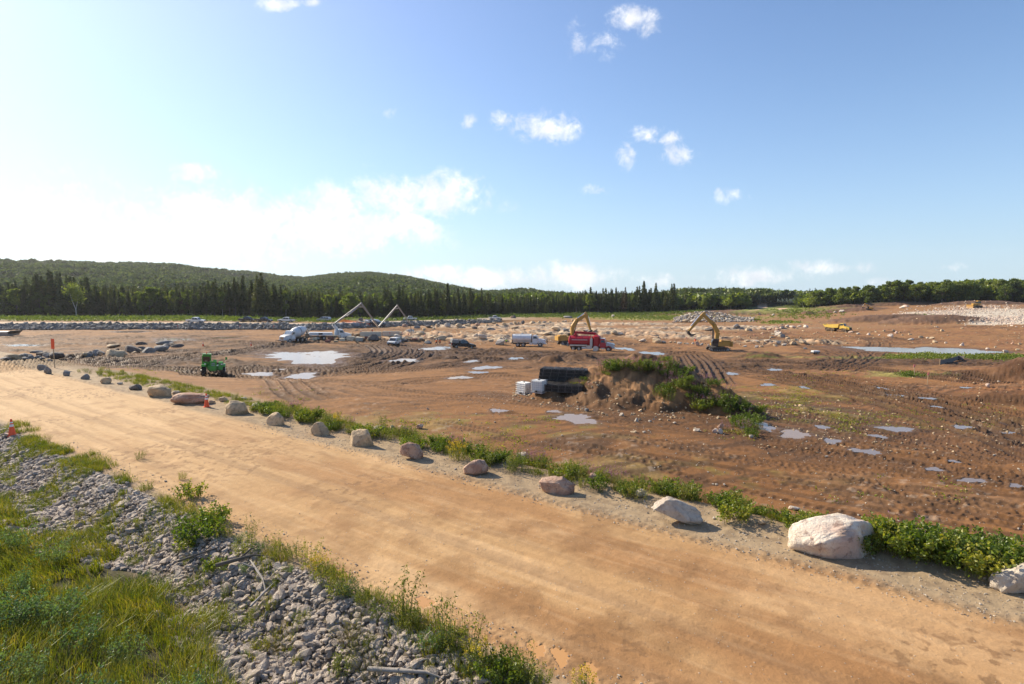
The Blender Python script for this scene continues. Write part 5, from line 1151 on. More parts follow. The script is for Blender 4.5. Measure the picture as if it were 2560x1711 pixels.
n = 300000; x = rng.uniform(-27, 2, n); y = rng.uniform(6.6, 27, n); v = x*NX+y*NY; nn = fbm(x/2.2, y/2.2, 33, 3)
edge_v = 6.40+1.3*(nn-.5)*2-.9*sst(-x*.815+y*.5795, 19, 27)
ok = (v < edge_v) & (np.abs(x/y) < 1.02) & (fbm(x/.7, y/.7, 35, 2) > .25+.25*sst(v, edge_v-.7, edge_v)); x, y, nn, v = x[ok], y[ok], nn[ok], v[ok]
hh_ = rng.uniform(.12, .50, len(x))*(.6+.8*fbm(x/1.6, y/1.6, 36, 3))
blades('tall_grass', x, y, hh_, rng.uniform(.004, .008, len(x))*np.clip(np.hypot(x, y)/13, 1, 1.7), L_GRASS, 'tall green and golden grass filling the lower left corner', 5)
pts = []
for (v0, v1, s0, s1, n) in [(18.5, 21.2, -16, 60, 5200), (5.2, 8.7, 2, 36, 2600), (7.9, 8.9, 0, 70, 2400), (6, 8.6, 22, 36, 1100), (8.2, 9.3, 26, 42, 500)]:
    x, y, s, v = bank_points(n, v0, v1, s0, s1, n+1); ok = (fbm(x/1.1, y/1.1, 66, 2) > .50) & (y > 7.5) & (np.abs(x/np.maximum(y, .1)) < 1.08); pts.append(np.stack([x[ok], y[ok]], 1))
pts = np.vstack(pts); pp = np.repeat(pts, 12, 0)+rng.normal(size=(len(pts)*12, 2))*.06
blades('grass', pp[:, 0], pp[:, 1], rng.uniform(.08, .34, len(pp)), rng.uniform(.004, .009, len(pp)), L_GRASS, 'sparse grass along the road edges and between the stones', 6, .15)
for k in PL:
    for P in PL[k]:
        if P not in pused:
            for ch in list(P.children): bpy.data.objects.remove(ch)
            bpy.data.objects.remove(P)
# dead branches lying on the rubble bank
for i, (u, v, L, a, r0, lb) in enumerate([(640, 1440, 1.3, 2.3, .035, 'bleached forked branch lying on the rubble bank'), (665, 1500, 1.1, 1.3, .03, 'bleached upright stick on the rubble bank'), (510, 1400, 1.3, .55, .03, 'dark dead branch across the rubble bank'), (600, 1415, 1.2, .3, .06, 'dark log half buried under the bushes on the rubble bank'), (1010, 1703, 1.6, -.25, .05, 'pale driftwood pole at the bottom of the photo'), (535, 1495, .8, .9, .02, 'thin dead stick at the foot of the rubble bank'), (1000, 1640, .9, 1.45, .012, 'thin dangling roots under the tall weed')]):
    x, y, z = Gf(u, v); c, s = math.cos(a), math.sin(a)
    parts = [tube_verts([(x-c*L/2, y-s*L/2, z+.10), (x, y, z+.2), (x+c*L*.3, y+s*L*.3, z+.26), (x+c*L/2, y+s*L/2, z+.20)], [r0, r0*.9, r0*.6, r0*.3], 6)]
    if L > 1: parts.append(tube_verts([(x, y, z+.2), (x+c*L*.2-s*.25, y+s*L*.2+c*.25, z+.33), (x+c*L*.35-s*.4, y+s*L*.35+c*.4, z+.30)], [r0*.6, r0*.4, r0*.15], 5))
    V, q = merge(parts); V[:, :] -= (x, y, z); o = link('dead_branch', mk_mesh('dead_branch', V, q, M_WOOD if 'dark' not in lb else M_BARK, True)); o.location = (x, y, z); tag(o, lb, 'branch')
# ------------------------------------------------------------------ vehicles and site objects
class MB:
    def __init__(s): s.bm = bmesh.new()
    def box(s, c, d, rot=(0, 0, 0), top=1.0, topx=None, shift=0.0):
        """box of size d centred at c; top = scale of the upper face in y (and x if topx)"""
        R = Euler(rot).to_matrix(); vs = []
        tx = top if topx is None else topx
        for z in (-1, 1):
            for y in (-1, 1):
                for x in (-1, 1):
                    k = top if z > 0 else 1; kx = tx if z > 0 else 1
                    vs.append(s.bm.verts.new(Vector(c)+R@Vector((x*d[0]/2*kx+(shift if z > 0 else 0), y*d[1]/2*k, z*d[2]/2))))
        for f in ((0, 2, 3, 1), (4, 5, 7, 6), (0, 1, 5, 4), (2, 6, 7, 3), (0, 4, 6, 2), (1, 3, 7, 5)): s.bm.faces.new([vs[i] for i in f])
        return s
    def prism(s, prof, y0, y1, inset=None):
        """profile in x,z extruded from y0 to y1; inset: function (x,z)->y scale for tumblehome"""
        f = inset or (lambda x, z: 1.0)
        a = [s.bm.verts.new((x, y0*f(x, z), z)) for x, z in prof]; b = [s.bm.verts.new((x, y1*f(x, z), z)) for x, z in prof]; n = len(prof)
        s.bm.faces.new(a[::-1] if y0 < y1 else a); s.bm.faces.new(b if y0 < y1 else b[::-1])
        for i in range(n): s.bm.faces.new([a[i], a[(i+1) % n], b[(i+1) % n], b[i]] if y0 < y1 else [a[i], b[i], b[(i+1) % n], a[(i+1) % n]])
        return s
    def cyl(s, p0, p1, r0, r1=None, n=14, caps=True, sq=1.0):
        r1 = r0 if r1 is None else r1; p0, p1 = Vector(p0), Vector(p1); d = (p1-p0).normalized()
        up = Vector((0, 0, 1)) if abs(d.z) < .9 else Vector((1, 0, 0)); a = d.cross(up).normalized(); b = a.cross(d)
        A = [s.bm.verts.new(p0+a*(r0*math.cos(6.2832*i/n))+b*(r0*sq*math.sin(6.2832*i/n))) for i in range(n)]
        B = [s.bm.verts.new(p1+a*(r1*math.cos(6.2832*i/n))+b*(r1*sq*math.sin(6.2832*i/n))) for i in range(n)]
        for i in range(n): s.bm.faces.new([A[i], A[(i+1) % n], B[(i+1) % n], B[i]])
        if caps: s.bm.faces.new(A[::-1]); s.bm.faces.new(B)
        return s
    def path(s, P, r, n=6):
        for a, b in zip(P[:-1], P[1:]): s.cyl(a, b, r, r, n)
        return s
    def build(s, name, mat, parent=None, bevel=0.0, smooth=False):
        if bevel: bmesh.ops.bevel(s.bm, geom=[e for e in s.bm.edges], offset=bevel, segments=2, affect='EDGES', clamp_overlap=True)
        bmesh.ops.recalc_face_normals(s.bm, faces=s.bm.faces)
        me = bpy.data.meshes.new(name); s.bm.to_mesh(me); s.bm.free(); me.materials.append(mat)
        if smooth:
            for p in me.polygons: p.use_smooth = True
            try: me.set_sharp_from_angle(angle=math.radians(38))
            except Exception: pass
        return link(name, me, parent)
V_WHITE = simple('white_paint', (.74, .74, .72), .35, dirt=.28, low=.75); V_BLACK = simple('black_paint', (.022, .026, .030), .25, dirt=.25, low=.7)
V_GREY = simple('grey_paint', (.16, .17, .18), .3, dirt=.3, low=.7); V_RED = simple('red_paint', (.42, .012, .022), .28, dirt=.12, low=.8); V_GREEN = simple('green_paint', (.06, .33, .03), .4, dirt=.2, low=.7)
V_YEL = simple('excavator_yellow', (.50, .27, .04), .45, dirt=.3, low=1.2); V_YEL2 = simple('dump_truck_yellow', (.85, .58, .10), .45, dirt=.15, low=1.0); V_SILV = simple('silver_paint', (.45, .47, .49), .3, .3, dirt=.2, low=.7)
V_GLASS = simple('dark_glass', (.02, .025, .03), .08, dirt=.12, spec=.8); V_TYRE = simple('tyre_rubber', (.030, .028, .026), .85, dirt=.55); V_TYREM = simple('muddy_tyre', (.05, .04, .03), .9, dirt=.95, dirtcol=(.42, .29, .18)); V_RIM = simple('steel_rim', (.50, .49, .47), .35, .6, dirt=.35)
V_STEEL = simple('grey_steel', (.30, .30, .29), .45, .5, dirt=.35); V_ALU = simple('aluminium', (.62, .62, .62), .3, .7, dirt=.25); V_DARK = simple('dark_chassis', (.03, .028, .026), .7, dirt=.5); V_CHROME = simple('chrome', (.75, .75, .75), .15, .95, dirt=.1)
V_ORANGE = simple('orange_plastic', (.85, .10, .025), .5, dirt=.12); V_REFL = simple('reflective_white', (.80, .76, .72), .4, dirt=.1); V_BOOM = simple('boom_grey', (.30, .30, .29), .5, .1, dirt=.25); V_CONC = simple('concrete', (.50, .46, .38), .9, dirt=.35, dirtcol=(.30, .25, .18))
V_CREAM = simple('cream_formwork', (.66, .58, .42), .8, dirt=.25); V_RBLOCK = simple('red_brown_board', (.26, .10, .07), .8, dirt=.3); V_PINK = simple('pink_ribbon', (.80, .16, .18), .7, dirt=.1); V_STAKE = simple('wood_stake', (.48, .36, .22), .9, dirt=.3)
V_LAMP = simple('lamp_glass', (.8, .8, .75), .1, dirt=.1); V_BLUE = simple('blue_grey_panel', (.25, .28, .32), .5, dirt=.3); V_SKIN = simple('skin', (.45, .27, .19), .6, dirt=0); V_VEST = simple('orange_vest', (.90, .20, .03), .7, dirt=.1); V_LIME = simple('lime_vest', (.55, .70, .06), .7, dirt=.1); V_CLOTH = simple('dark_clothes', (.05, .055, .07), .9, dirt=.25); V_HAT = simple('hard_hat', (.80, .78, .72), .35, dirt=.1)
V_IBC = simple('white_tank_plastic', (.78, .78, .74), .45, dirt=.1); V_CAGE = simple('galvanised_cage', (.50, .50, .50), .4, .6, dirt=.2); V_MESH = simple('black_mesh', (.026, .024, .022), .5, dirt=.65, dirtcol=(.11, .09, .075), scale=5); V_FENCE = simple('silt_fence', (.15, .135, .125), .8, dirt=.3)
def wheel(parent, x, y, r, w_, side, tyre=V_TYRE, rim=V_RIM, lug=0):
    m = MB(); m.cyl((0, -w_/2, 0), (0, w_/2, 0), r*.97, n=26)
    if lug:
        for k in range(lug):
            a = 6.2832*k/lug; m.box((math.cos(a)*r*.98, (w_*.22 if k % 2 else -w_*.22), math.sin(a)*r*.98), (r*.09, w_*.5, r*.10), (0, -a, .3 if k % 2 else -.3))
    o = m.build('wheel', tyre, parent, smooth=True); o.location = (x, y, r)
    q = MB(); q.cyl((0, side*w_*.30, 0), (0, side*(w_*.5+.012), 0), r*.60, r*.52, 18); q.cyl((0, side*(w_*.5+.012), 0), (0, side*(w_*.5+.05), 0), r*.2, r*.16, 10)
    for k in range(6): a = 6.2832*k/6; q.cyl((math.cos(a)*r*.33, side*(w_*.5+.01), math.sin(a)*r*.33), (math.cos(a)*r*.33, side*(w_*.5+.035), math.sin(a)*r*.33), r*.05, n=6)
    q.build('rim', rim, o, smooth=True); return o
def win(parent, m, name='window'): return m.build(name, V_GLASS, parent)
def settle(root, x, y, heading, L, W, scale=1.0, sink=.04):
    """stand a vehicle on the ground with the slope it has there"""
    c, s = math.cos(heading), math.sin(heading); L *= scale; W *= scale
    zf, zb = hz(x+c*L/2, y+s*L/2), hz(x-c*L/2, y-s*L/2); zl, zr = hz(x-s*W/2, y+c*W/2), hz(x+s*W/2, y-c*W/2)
    root.location = (x, y, (zf+zb+zl+zr)/4-sink); root.rotation_mode = 'XYZ'
    pitch = -math.atan2(zf-zb, L); roll = math.atan2(zl-zr, W)
    root.rotation_euler = (Matrix.Rotation(heading, 3, 'Z')@Matrix.Rotation(pitch, 3, 'Y')@Matrix.Rotation(roll*.6, 3, 'X')).to_euler(); root.scale = (scale,)*3
def at(u, v, back=0.0):
    x, y, z = Gf(u, v); return x, y+back
# ---- pickup truck
def make_pickup(paint, name='pickup_truck', cargo=False):
    r = empty(name); W = .97
    low = [(-2.85, .62), (-2.85, 1.12), (-1.0, 1.13), (.95, 1.13), (2.45, 1.05), (2.80, .92), (2.86, .55), (2.35, .42), (2.28, .72), (2.02, .90), (1.68, .90), (1.42, .72), (1.35, .40), (-1.25, .40), (-1.32, .72), (-1.58, .90), (-1.92, .90), (-2.18, .72), (-2.26, .45)]
    MB().prism(low, -W, W).build('body', paint, r, .03, True)
    cab = [(-1.02, 1.12), (-.88, 1.80), (-.45, 1.88), (.55, 1.86), (.78, 1.76), (1.35, 1.12)]
    MB().prism(cab, -W+.04, W-.04, lambda x, z: 1-.16*max(0, (z-1.12)/.75)).build('cab', paint, r, .03, True)
    k = lambda x, z: 1-.16*max(0, (z-1.12)/.75)
    for sg in (-1, 1):
        y = sg*(W-.035); q = sg*(W-.0)
        win(r, MB().prism([(-.86, 1.20), (-.78, 1.70), (-.12, 1.74), (-.10, 1.20)], y, q+sg*.006, k), 'side_window'); win(r, MB().prism([(-.02, 1.20), (-.04, 1.74), (.58, 1.73), (1.05, 1.20)], y, q+sg*.006, k), 'side_window')
        MB().box((2.80, sg*.72, .88), (.10, .36, .17)).build('headlight', V_LAMP, r, .02); MB().box((-2.86, sg*.86, .95), (.05, .16, .34)).build('tail_light', V_RED, r, .01)
        MB().box((.98, sg*1.10, 1.25), (.10, .22, .17)).build('mirror', V_DARK, r, .02)
    ws = MB(); ws.prism([(.80, 1.72), (.84, 1.72), (1.32, 1.17), (1.28, 1.17)], -.80, .80, lambda x, z: 1-.12*max(0, (z-1.12)/.75)); ws.build('windscreen', V_GLASS, r)
    MB().box((-.965, 0, 1.48), (.03, 1.3, .40), (0, .2, 0)).build('rear_window', V_GLASS, r)
    MB().box((-1.95, 0, 1.132), (1.68, 1.55, .02)).build('bed', V_DARK, r); MB().box((2.86, 0, .80), (.06, 1.0, .30)).build('grille', V_DARK, r, .02)
    MB().box((2.88, 0, .56), (.16, 1.86, .18)).build('bumper', V_CHROME, r, .03); MB().box((-2.90, 0, .60), (.14, 1.8, .16)).build('bumper', V_CHROME, r, .03)
    for x in (-1.75, 1.85):
        for sg in (-1, 1): wheel(r, x, sg*.84, .40, .27, sg)
    if cargo:
        MB().box((-1.95, 0, 1.50), (1.6, 1.6, .70)).build('tool_box', V_STEEL, r, .06); MB().path([(-2.6, -.8, 1.95), (-.9, -.8, 2.0), (.6, -.8, 2.0)], .04).path([(-2.6, .8, 1.95), (.6, .8, 2.0)], .04).path([(-2.6, -.8, 1.1), (-2.6, -.8, 1.95), (-2.6, .8, 1.95), (-2.6, .8, 1.1)], .04).build('ladder_rack', V_STEEL, r)
    return r
def make_suv(paint, name='suv', van=False):
    r = empty(name); W = .93
    low = [(-2.25, .45), (-2.3, 1.0), (1.0, 1.02), (1.95, .92), (2.25, .72), (2.28, .42), (1.85, .36), (1.78, .62), (1.55, .76), (1.25, .76), (1.02, .62), (.95, .34), (-.95, .34), (-1.02, .62), (-1.25, .76), (-1.55, .76), (-1.78, .62), (-1.85, .38)]
    MB().prism(low, -W, W).build('body', paint, r, .035, True)
    h = 1.72 if van else 1.62; k = lambda x, z: 1-.17*max(0, (z-1.0)/.65)
    MB().prism([(-2.28, 1.0), (-2.12, h-.12), (-1.8, h), (.35, h), (.55, h-.05), (1.30, 1.01)], -W+.03, W-.03, k).build('cab', paint, r, .04, True)
    for sg in (-1, 1):
        for a, b in ((-2.0, -1.25), (-1.15, -.35), (-.27, .95)):
            t_ = .45 if b > .5 else b; win(r, MB().prism([(a, 1.08), (a+.06, h-.16), (t_, h-.15), (b, 1.08)], sg*(W-.03), sg*(W+.008), k), 'side_window')
        MB().box((2.20, sg*.68, .78), (.12, .36, .15)).build('headlight', V_LAMP, r, .02); MB().box((-2.28, sg*.80, .9), (.05, .16, .24)).build('tail_light', V_RED, r, .01); MB().box((.85, sg*1.02, 1.1), (.1, .2, .14)).build('mirror', V_DARK, r, .02)
    MB().prism([(.60, h-.08), (.64, h-.08), (1.27, 1.06), (1.22, 1.06)], -.76, .76, lambda x, z: 1-.12*max(0, (z-1.0)/.65)).build('windscreen', V_GLASS, r)
    MB().box((2.28, 0, .66), (.05, .9, .16)).build('grille', V_DARK, r, .02); MB().box((2.30, 0, .44), (.08, 1.7, .12)).build('bumper', V_DARK, r, .02)
    for x in (-1.4, 1.4):
        for sg in (-1, 1): wheel(r, x, sg*.80, .34, .24, sg)
    return r
GRV = 'vehicles parked along the far gravel road'
def vehicle(maker, u, v, heading, L, W, label, cat, group=None, scale=1.0, sink=.04, back=0.0):
    o = maker; x, y = at(u, v, back); settle(o, x, y, math.radians(heading), L, W, scale, sink); return tag(o, label, cat, group)
white_p = make_pickup(V_WHITE); black_p = make_pickup(V_BLACK); grey_s = make_suv(V_SILV)
vehicle(white_p, 490, 807, 5, 3.6, 1.7, 'white pickup alone on the far gravel road, leftmost of the parked vehicles', 'pickup truck', GRV)
vehicle(black_p, 618, 805, -8, 3.6, 1.7, 'dark pickup parked directly behind another dark pickup, the left one of the two', 'pickup truck', GRV)
o = copy_tree(black_p); vehicle(o, 660, 806, -4, 3.6, 1.7, 'dark grey pickup, the right one of the two dark pickups on the far road', 'pickup truck', GRV)
o = copy_tree(white_p); vehicle(o, 716, 806, 186, 3.6, 1.7, 'white pickup on the far road right above the mixer truck', 'pickup truck', GRV)
vehicle(grey_s, 810, 804, 170, 2.8, 1.6, 'silver grey station wagon parked between the white pickup and the pump boom', 'car', GRV, 1.1)
o = copy_tree(white_p); vehicle(o, 1025, 801, 200, 3.6, 1.7, 'white pickup seen past the tip of the concrete pump boom', 'pickup truck', 'white pickups far back')
o = copy_tree(white_p); vehicle(o, 1237, 799, 8, 3.6, 1.7, 'small white pickup far back in front of the forest, above the tank truck', 'pickup truck', 'white pickups far back')
o = make_suv(V_BLACK); vehicle(o, 942, 818, 186, 2.8, 1.6, 'black car with shining windscreen parked behind the pump boom', 'car', 'cars behind the pump boom', 1.3)
o = make_suv(V_SILV); vehicle(o, 925, 815, 188, 2.8, 1.6, 'silver car half hidden behind the black car by the pump boom', 'car', 'cars behind the pump boom', 1.15, back=3)
o = make_suv(V_WHITE, 'compact_van', True); vehicle(o, 985, 865, 263, 2.8, 1.6, 'white compact van facing the camera in the muddy ruts', 'van', None, 1.0)
o = make_pickup(V_BLACK, 'pickup_truck', True); vehicle(o, 1156, 872, 24, 3.6, 1.7, 'black pickup carrying a tool box and rack, parked alone in front of the pale outcrop', 'pickup truck', None, .98)
# ---- heavy truck cab (bonneted), origin at front axle
def truck_cab(r, x0, paint, hoodpaint, W=1.15, sleeper=False):
    """x0 = x of the front axle; bonnet forwards, cab behind"""
    k = lambda x, z: 1.0
    MB().prism([(x0-.55, 1.15), (x0-.55, 1.95), (x0+1.0, 1.72), (x0+1.25, 1.45), (x0+1.28, .65), (x0+.80, .60), (x0+.72, .95), (x0+.45, 1.22), (x0, 1.28), (x0-.40, 1.22)], -W*.88, W*.88, lambda x, z: 1-.18*max(0, (x-x0)/1.3)).build('hood', hoodpaint, r, .05, True)
    MB().prism([(x0-1.95, .80), (x0-1.95, 2.65), (x0-1.80, 2.80), (x0-.95, 2.78), (x0-.55, 1.95), (x0-.55, 1.15), (x0-.75, .80)], -W, W, lambda x, z: 1-.10*max(0, (z-1.9)/.9)).build('cab', paint, r, .05, True)
    for sg in (-1, 1):
        win(r, MB().prism([(x0-1.70, 1.98), (x0-1.65, 2.50), (x0-1.0, 2.50), (x0-.72, 1.98)], sg*(W-.04), sg*(W+.012), lambda x, z: 1-.10*max(0, (z-1.9)/.9)), 'side_window')
        MB().box((x0+1.20, sg*W*.62, 1.15), (.12, .28, .22)).build('headlight', V_LAMP, r, .02)
        MB().box((x0-.62, sg*(W+.22), 2.15), (.10, .10, .62)).box((x0-.62, sg*(W+.1), 2.3), (.04, .2, .04)).build('mirror', V_CHROME, r)
        MB().box((x0-1.25, sg*(W-.1), .62), (.9, .3, .28)).build('step', V_ALU, r, .02)
        MB().cyl((x0, sg*(W*.62), .52), (x0, sg*(W+.02), .52), .64, n=22).build('fender', paint, r, smooth=True).location = (0, 0, .06)
        wheel(r, x0, sg*(W-.10), .52, .32, sg)
    MB().prism([(x0-.935, 2.62), (x0-.900, 2.62), (x0-.59, 2.0), (x0-.62, 2.0)], -W*.84, W*.84).build('windscreen', V_GLASS, r)
    MB().box((x0+1.27, 0, 1.10), (.08, 1.0, .75)).build('grille', V_CHROME, r, .02); MB().box((x0+1.35, 0, .62), (.22, W*2-.1, .30)).build('bumper', V_CHROME, r, .04)
def chassis(r, x1, x0): MB().box(((x0+x1)/2, .42, .82), (abs(x1-x0), .12, .26)).box(((x0+x1)/2, -.42, .82), (abs(x1-x0), .12, .26)).box(((x0+x1)/2, 0, .72), (abs(x1-x0)*.96, .9, .16)).build('chassis', V_DARK, r)
def dual(r, x, W=1.15, rim=V_RIM):
    for sg in (-1, 1): wheel(r, x, sg*(W-.28), .52, .58, sg, rim=rim)
# ---- concrete mixer truck
def mixer():
    r = empty('mixer_truck'); truck_cab(r, 2.6, V_WHITE, V_WHITE); chassis(r, -4.6, 2.4)
    for x in (-2.9, -1.55): dual(r, x)
    wheel(r, -.2, .95, .5, .3, 1); wheel(r, -.2, -.95, .5, .3, -1)
    P = [(.95, 1.75, .35), (.75, 1.78, .70), (.0, 1.95, 1.12), (-1.2, 2.22, 1.30), (-2.2, 2.45, 1.18), (-3.2, 2.68, .80), (-3.75, 2.80, .55)]
    m = MB()
    for a, b in zip(P[:-1], P[1:]): m.cyl((a[0], 0, a[1]+.15), (b[0], 0, b[1]+.15), a[2], b[2], 30, caps=False)
    m.cyl((.95, 0, 1.9), (.90, 0, 1.9), .36, .36, 20); dr = m.build('drum', V_WHITE, r, smooth=True)
    MB().cyl((-1.15, 0, 2.37), (-1.32, 0, 2.41), 1.325, 1.325, 30).build('drum_ring', V_STEEL, dr, smooth=True)
    MB().box((-3.9, 0, 3.55), (.7, .9, .5), (0, -.3, 0), .7).build('hopper', V_STEEL, r, .02); MB().path([(-3.55, .5, .9), (-3.6, .5, 3.2)], .07).path([(-3.55, -.5, .9), (-3.6, -.5, 3.2)], .07).path([(-4.4, .5, .9), (-3.6, .5, 2.6)], .06).path([(-4.4, -.5, .9), (-3.6, -.5, 2.6)], .06).build('pedestal', V_DARK, r)
    MB().box((-4.75, .0, 2.1), (1.7, .42, .12), (0, .75, 0)).box((-4.75, .2, 2.2), (1.7, .04, .22), (0, .75, 0)).box((-4.75, -.2, 2.2), (1.7, .04, .22), (0, .75, 0)).build('chute', V_STEEL, r)
    MB().path([(-4.2, -.95, .9), (-4.1, -.95, 3.3)], .03).path([(-4.2, -.6, .9), (-4.1, -.6, 3.3)], .03).build('ladder', V_ALU, r); MB().cyl((.95, -.95, 1.0), (.95, -.95, 1.0+1.1), .22, n=12).build('water_tank', V_ALU, r, smooth=True)
    MB().box((-2.3, .95, 1.22), (2.7, .45, .06)).box((-2.3, -.95, 1.22), (2.7, .45, .06)).build('mudguard', V_DARK, r)
    MB().path([(1.0, .8, 1.5), (1.0, .8, 3.2)], .06, 8).build('exhaust', V_CHROME, r); return r
vehicle(mixer(), 735, 853, 248, 6.0, 2.0, 'white concrete mixer truck facing left with a white drum', 'mixer truck', None, .96)
# ---- concrete pump truck with folded boom
def beam(m, a, b, w0, w1):
    a, b = Vector(a), Vector(b); d = (b-a); L = d.length; R = d.to_track_quat('X', 'Z').to_matrix(); y = R@Vector((0, 1, 0)); z = R@Vector((0, 0, 1)); vs = []
    for p, w_ in ((a, w0), (b, w1)):
        for sy, sz in ((-1, -1), (1, -1), (1, 1), (-1, 1)): vs.append(m.bm.verts.new(p+y*sy*w_*.38+z*sz*w_*.5))
    for f in ((3, 2, 1, 0), (4, 5, 6, 7), (0, 1, 5, 4), (1, 2, 6, 5), (2, 3, 7, 6), (3, 0, 4, 7)): m.bm.faces.new([vs[i] for i in f])
def pump():
    r = empty('concrete_pump_truck'); truck_cab(r, 3.6, V_WHITE, V_WHITE); chassis(r, -5.6, 3.4)
    for x in (-3.2, -1.85): dual(r, x)
    MB().box((-2.6, 0, 1.55), (5.6, 2.2, .75)).build('deck', V_WHITE, r, .04); MB().box((-2.7, -1.12, 1.62), (.95, .03, .42)).build('vent_panel', V_DARK, r)
    MB().box((-5.75, 0, 1.2), (.9, 1.5, .9), (0, 0, 0), 1.35).build('hopper', V_STEEL, r, .02); MB().cyl((1.2, 0, 1.2), (1.2, 0, 3.0), .55, .42, 18).build('turret', V_WHITE, r, smooth=True)
    for x, sg in ((1.9, -1), (1.9, 1), (-5.0, -1), (-5.0, 1)):
        MB().box((x, sg*1.9, 1.25), (.28, 1.9, .26)).box((x, sg*2.8, .70), (.2, .2, 1.35)).box((x, sg*2.8, .05), (.7, .7, .08)).build('outrigger', V_STEEL, r)
    MB().cyl((2.2, .8, 1.4), (2.2, .8, 3.1), .10, n=10).build('exhaust', V_CHROME, r)
    return r
pt = pump(); vehicle(pt, 822, 851, 22, 7.5, 2.2, 'white concrete pump truck with outriggers out and a long folding grey boom', 'concrete pump truck', None, .98, back=2)
# boom in world coordinates through the joints seen in the photo, swung to the right behind the truck
def aw_(u, v, Y): d = pix_dir(u, v); t = Y/d[1]; return Vector((d[0]*t, Y, CAMZ+d[2]*t))
Yp = pt.location.y; J = [aw_(833, 812, Yp), aw_(903, 759, Yp+2), aw_(946, 818, Yp+7), aw_(993, 764, Yp+10), aw_(1026, 811, Yp+14)]
bpy.context.view_layer.update(); Mi = pt.matrix_world.inverted()
def loc(p): return Mi@p
wd = [.52, .42, .34, .26]
for i in range(4):
    m = MB(); A, B_ = loc(J[i]), loc(J[i+1]); w0, w1 = wd[i], wd[i]*.72
    if i in (0, 2):     # rounded knuckle at the top of each fold
        K = loc(J[i+2]); a = B_.lerp(A, .10); b = B_.lerp(K, .10); t1 = a.lerp(B_, .62); t2 = b.lerp(B_, .62)
        beam(m, A, a, w0, w1); beam(m, a, t1, w1, w1*1.15); beam(m, t1, t2, w1*1.15, w1*1.15); beam(m, t2, b, w1*1.15, w1)
        m.path([A.lerp(a, .55)+Vector((0, .5, -.55)), a+Vector((0, .5, -.3)), b+Vector((0, .5, -.3))], .16, 8)
    else: beam(m, A.lerp(B_, .10), B_, w0, w1)
    s_ = m.build('boom_section', V_BOOM, pt)
    off = Vector((0, -.35, .12)); MB().path([loc(J[i])+off, loc(J[i+1])+off], .08, 8).build('delivery_pipe', V_STEEL, s_, smooth=True)
    MB().cyl(loc(J[i])+Vector((0, -.42, 0)), loc(J[i])+Vector((0, .42, 0)), wd[i]*.55, n=14).build('joint', V_STEEL, s_, smooth=True)
    if i < 2: MB().path([loc(J[i].lerp(J[i+1], .62))+Vector((0, 0, -.55)), loc(J[i+1])+Vector((.1, 0, -.25))], .11, 8).build('ram', V_CHROME, s_, smooth=True)
MB().path([loc(J[4]), loc(J[4]-Vector((-.2, 0, 1.6))), loc(J[4]-Vector((-.1, 0, 3.0)))], .09, 8).build('end_hose', V_DARK, pt, smooth=True)
MB().cyl((1.2, 0, 2.9), loc(J[0]), .42, .40, 14).build('boom_base', V_WHITE, pt, smooth=True)
# ---- white tank truck
def tanker():
    r = empty('tank_truck'); truck_cab(r, 2.9, V_WHITE, V_WHITE, 1.12); chassis(r, -3.9, 2.6)
    for x in (-2.6, -1.25): dual(r, x, 1.12)
    m = MB(); m.cyl((-3.9, 0, 2.08), (.75, 0, 2.08), 1.22, n=36, sq=.80); tk = m.build('tank', V_WHITE, r, .03, True)
    MB().box((-1.6, 0, 3.08), (3.6, .7, .05)).build('walkway', V_ALU, tk); MB().cyl((-1.6, 0, 3.05), (-1.6, 0, 3.25), .28, n=14).build('hatch', V_ALU, tk)
    for sg in (-1, 1): MB().box((-1.6, sg*1.16, 1.20), (4.4, .10, .16)).build('rail', V_ALU, r, .01); MB().box((.65, sg*1.0, .78), (.8, .3, .5)).build('side_box', V_ALU, r, .02)
    MB().box((-3.95, 0, 1.3), (.12, 2.1, .9)).build('pump_panel', V_DARK, r); MB().box((-4.15, 0, .9), (.3, 2.2, .2)).build('bumper', V_DARK, r, .02)
    for x in (-3.9, .75): MB().cyl((x-.03, 0, 2.08), (x+.03, 0, 2.08), 1.26, n=36, sq=.80).build('band', V_STEEL, r)
    return r
vehicle(tanker(), 1322, 866, -7, 5.6, 2.0, 'white tank truck facing right in front of the pale outcrop', 'tank truck', None, .96, back=.6)
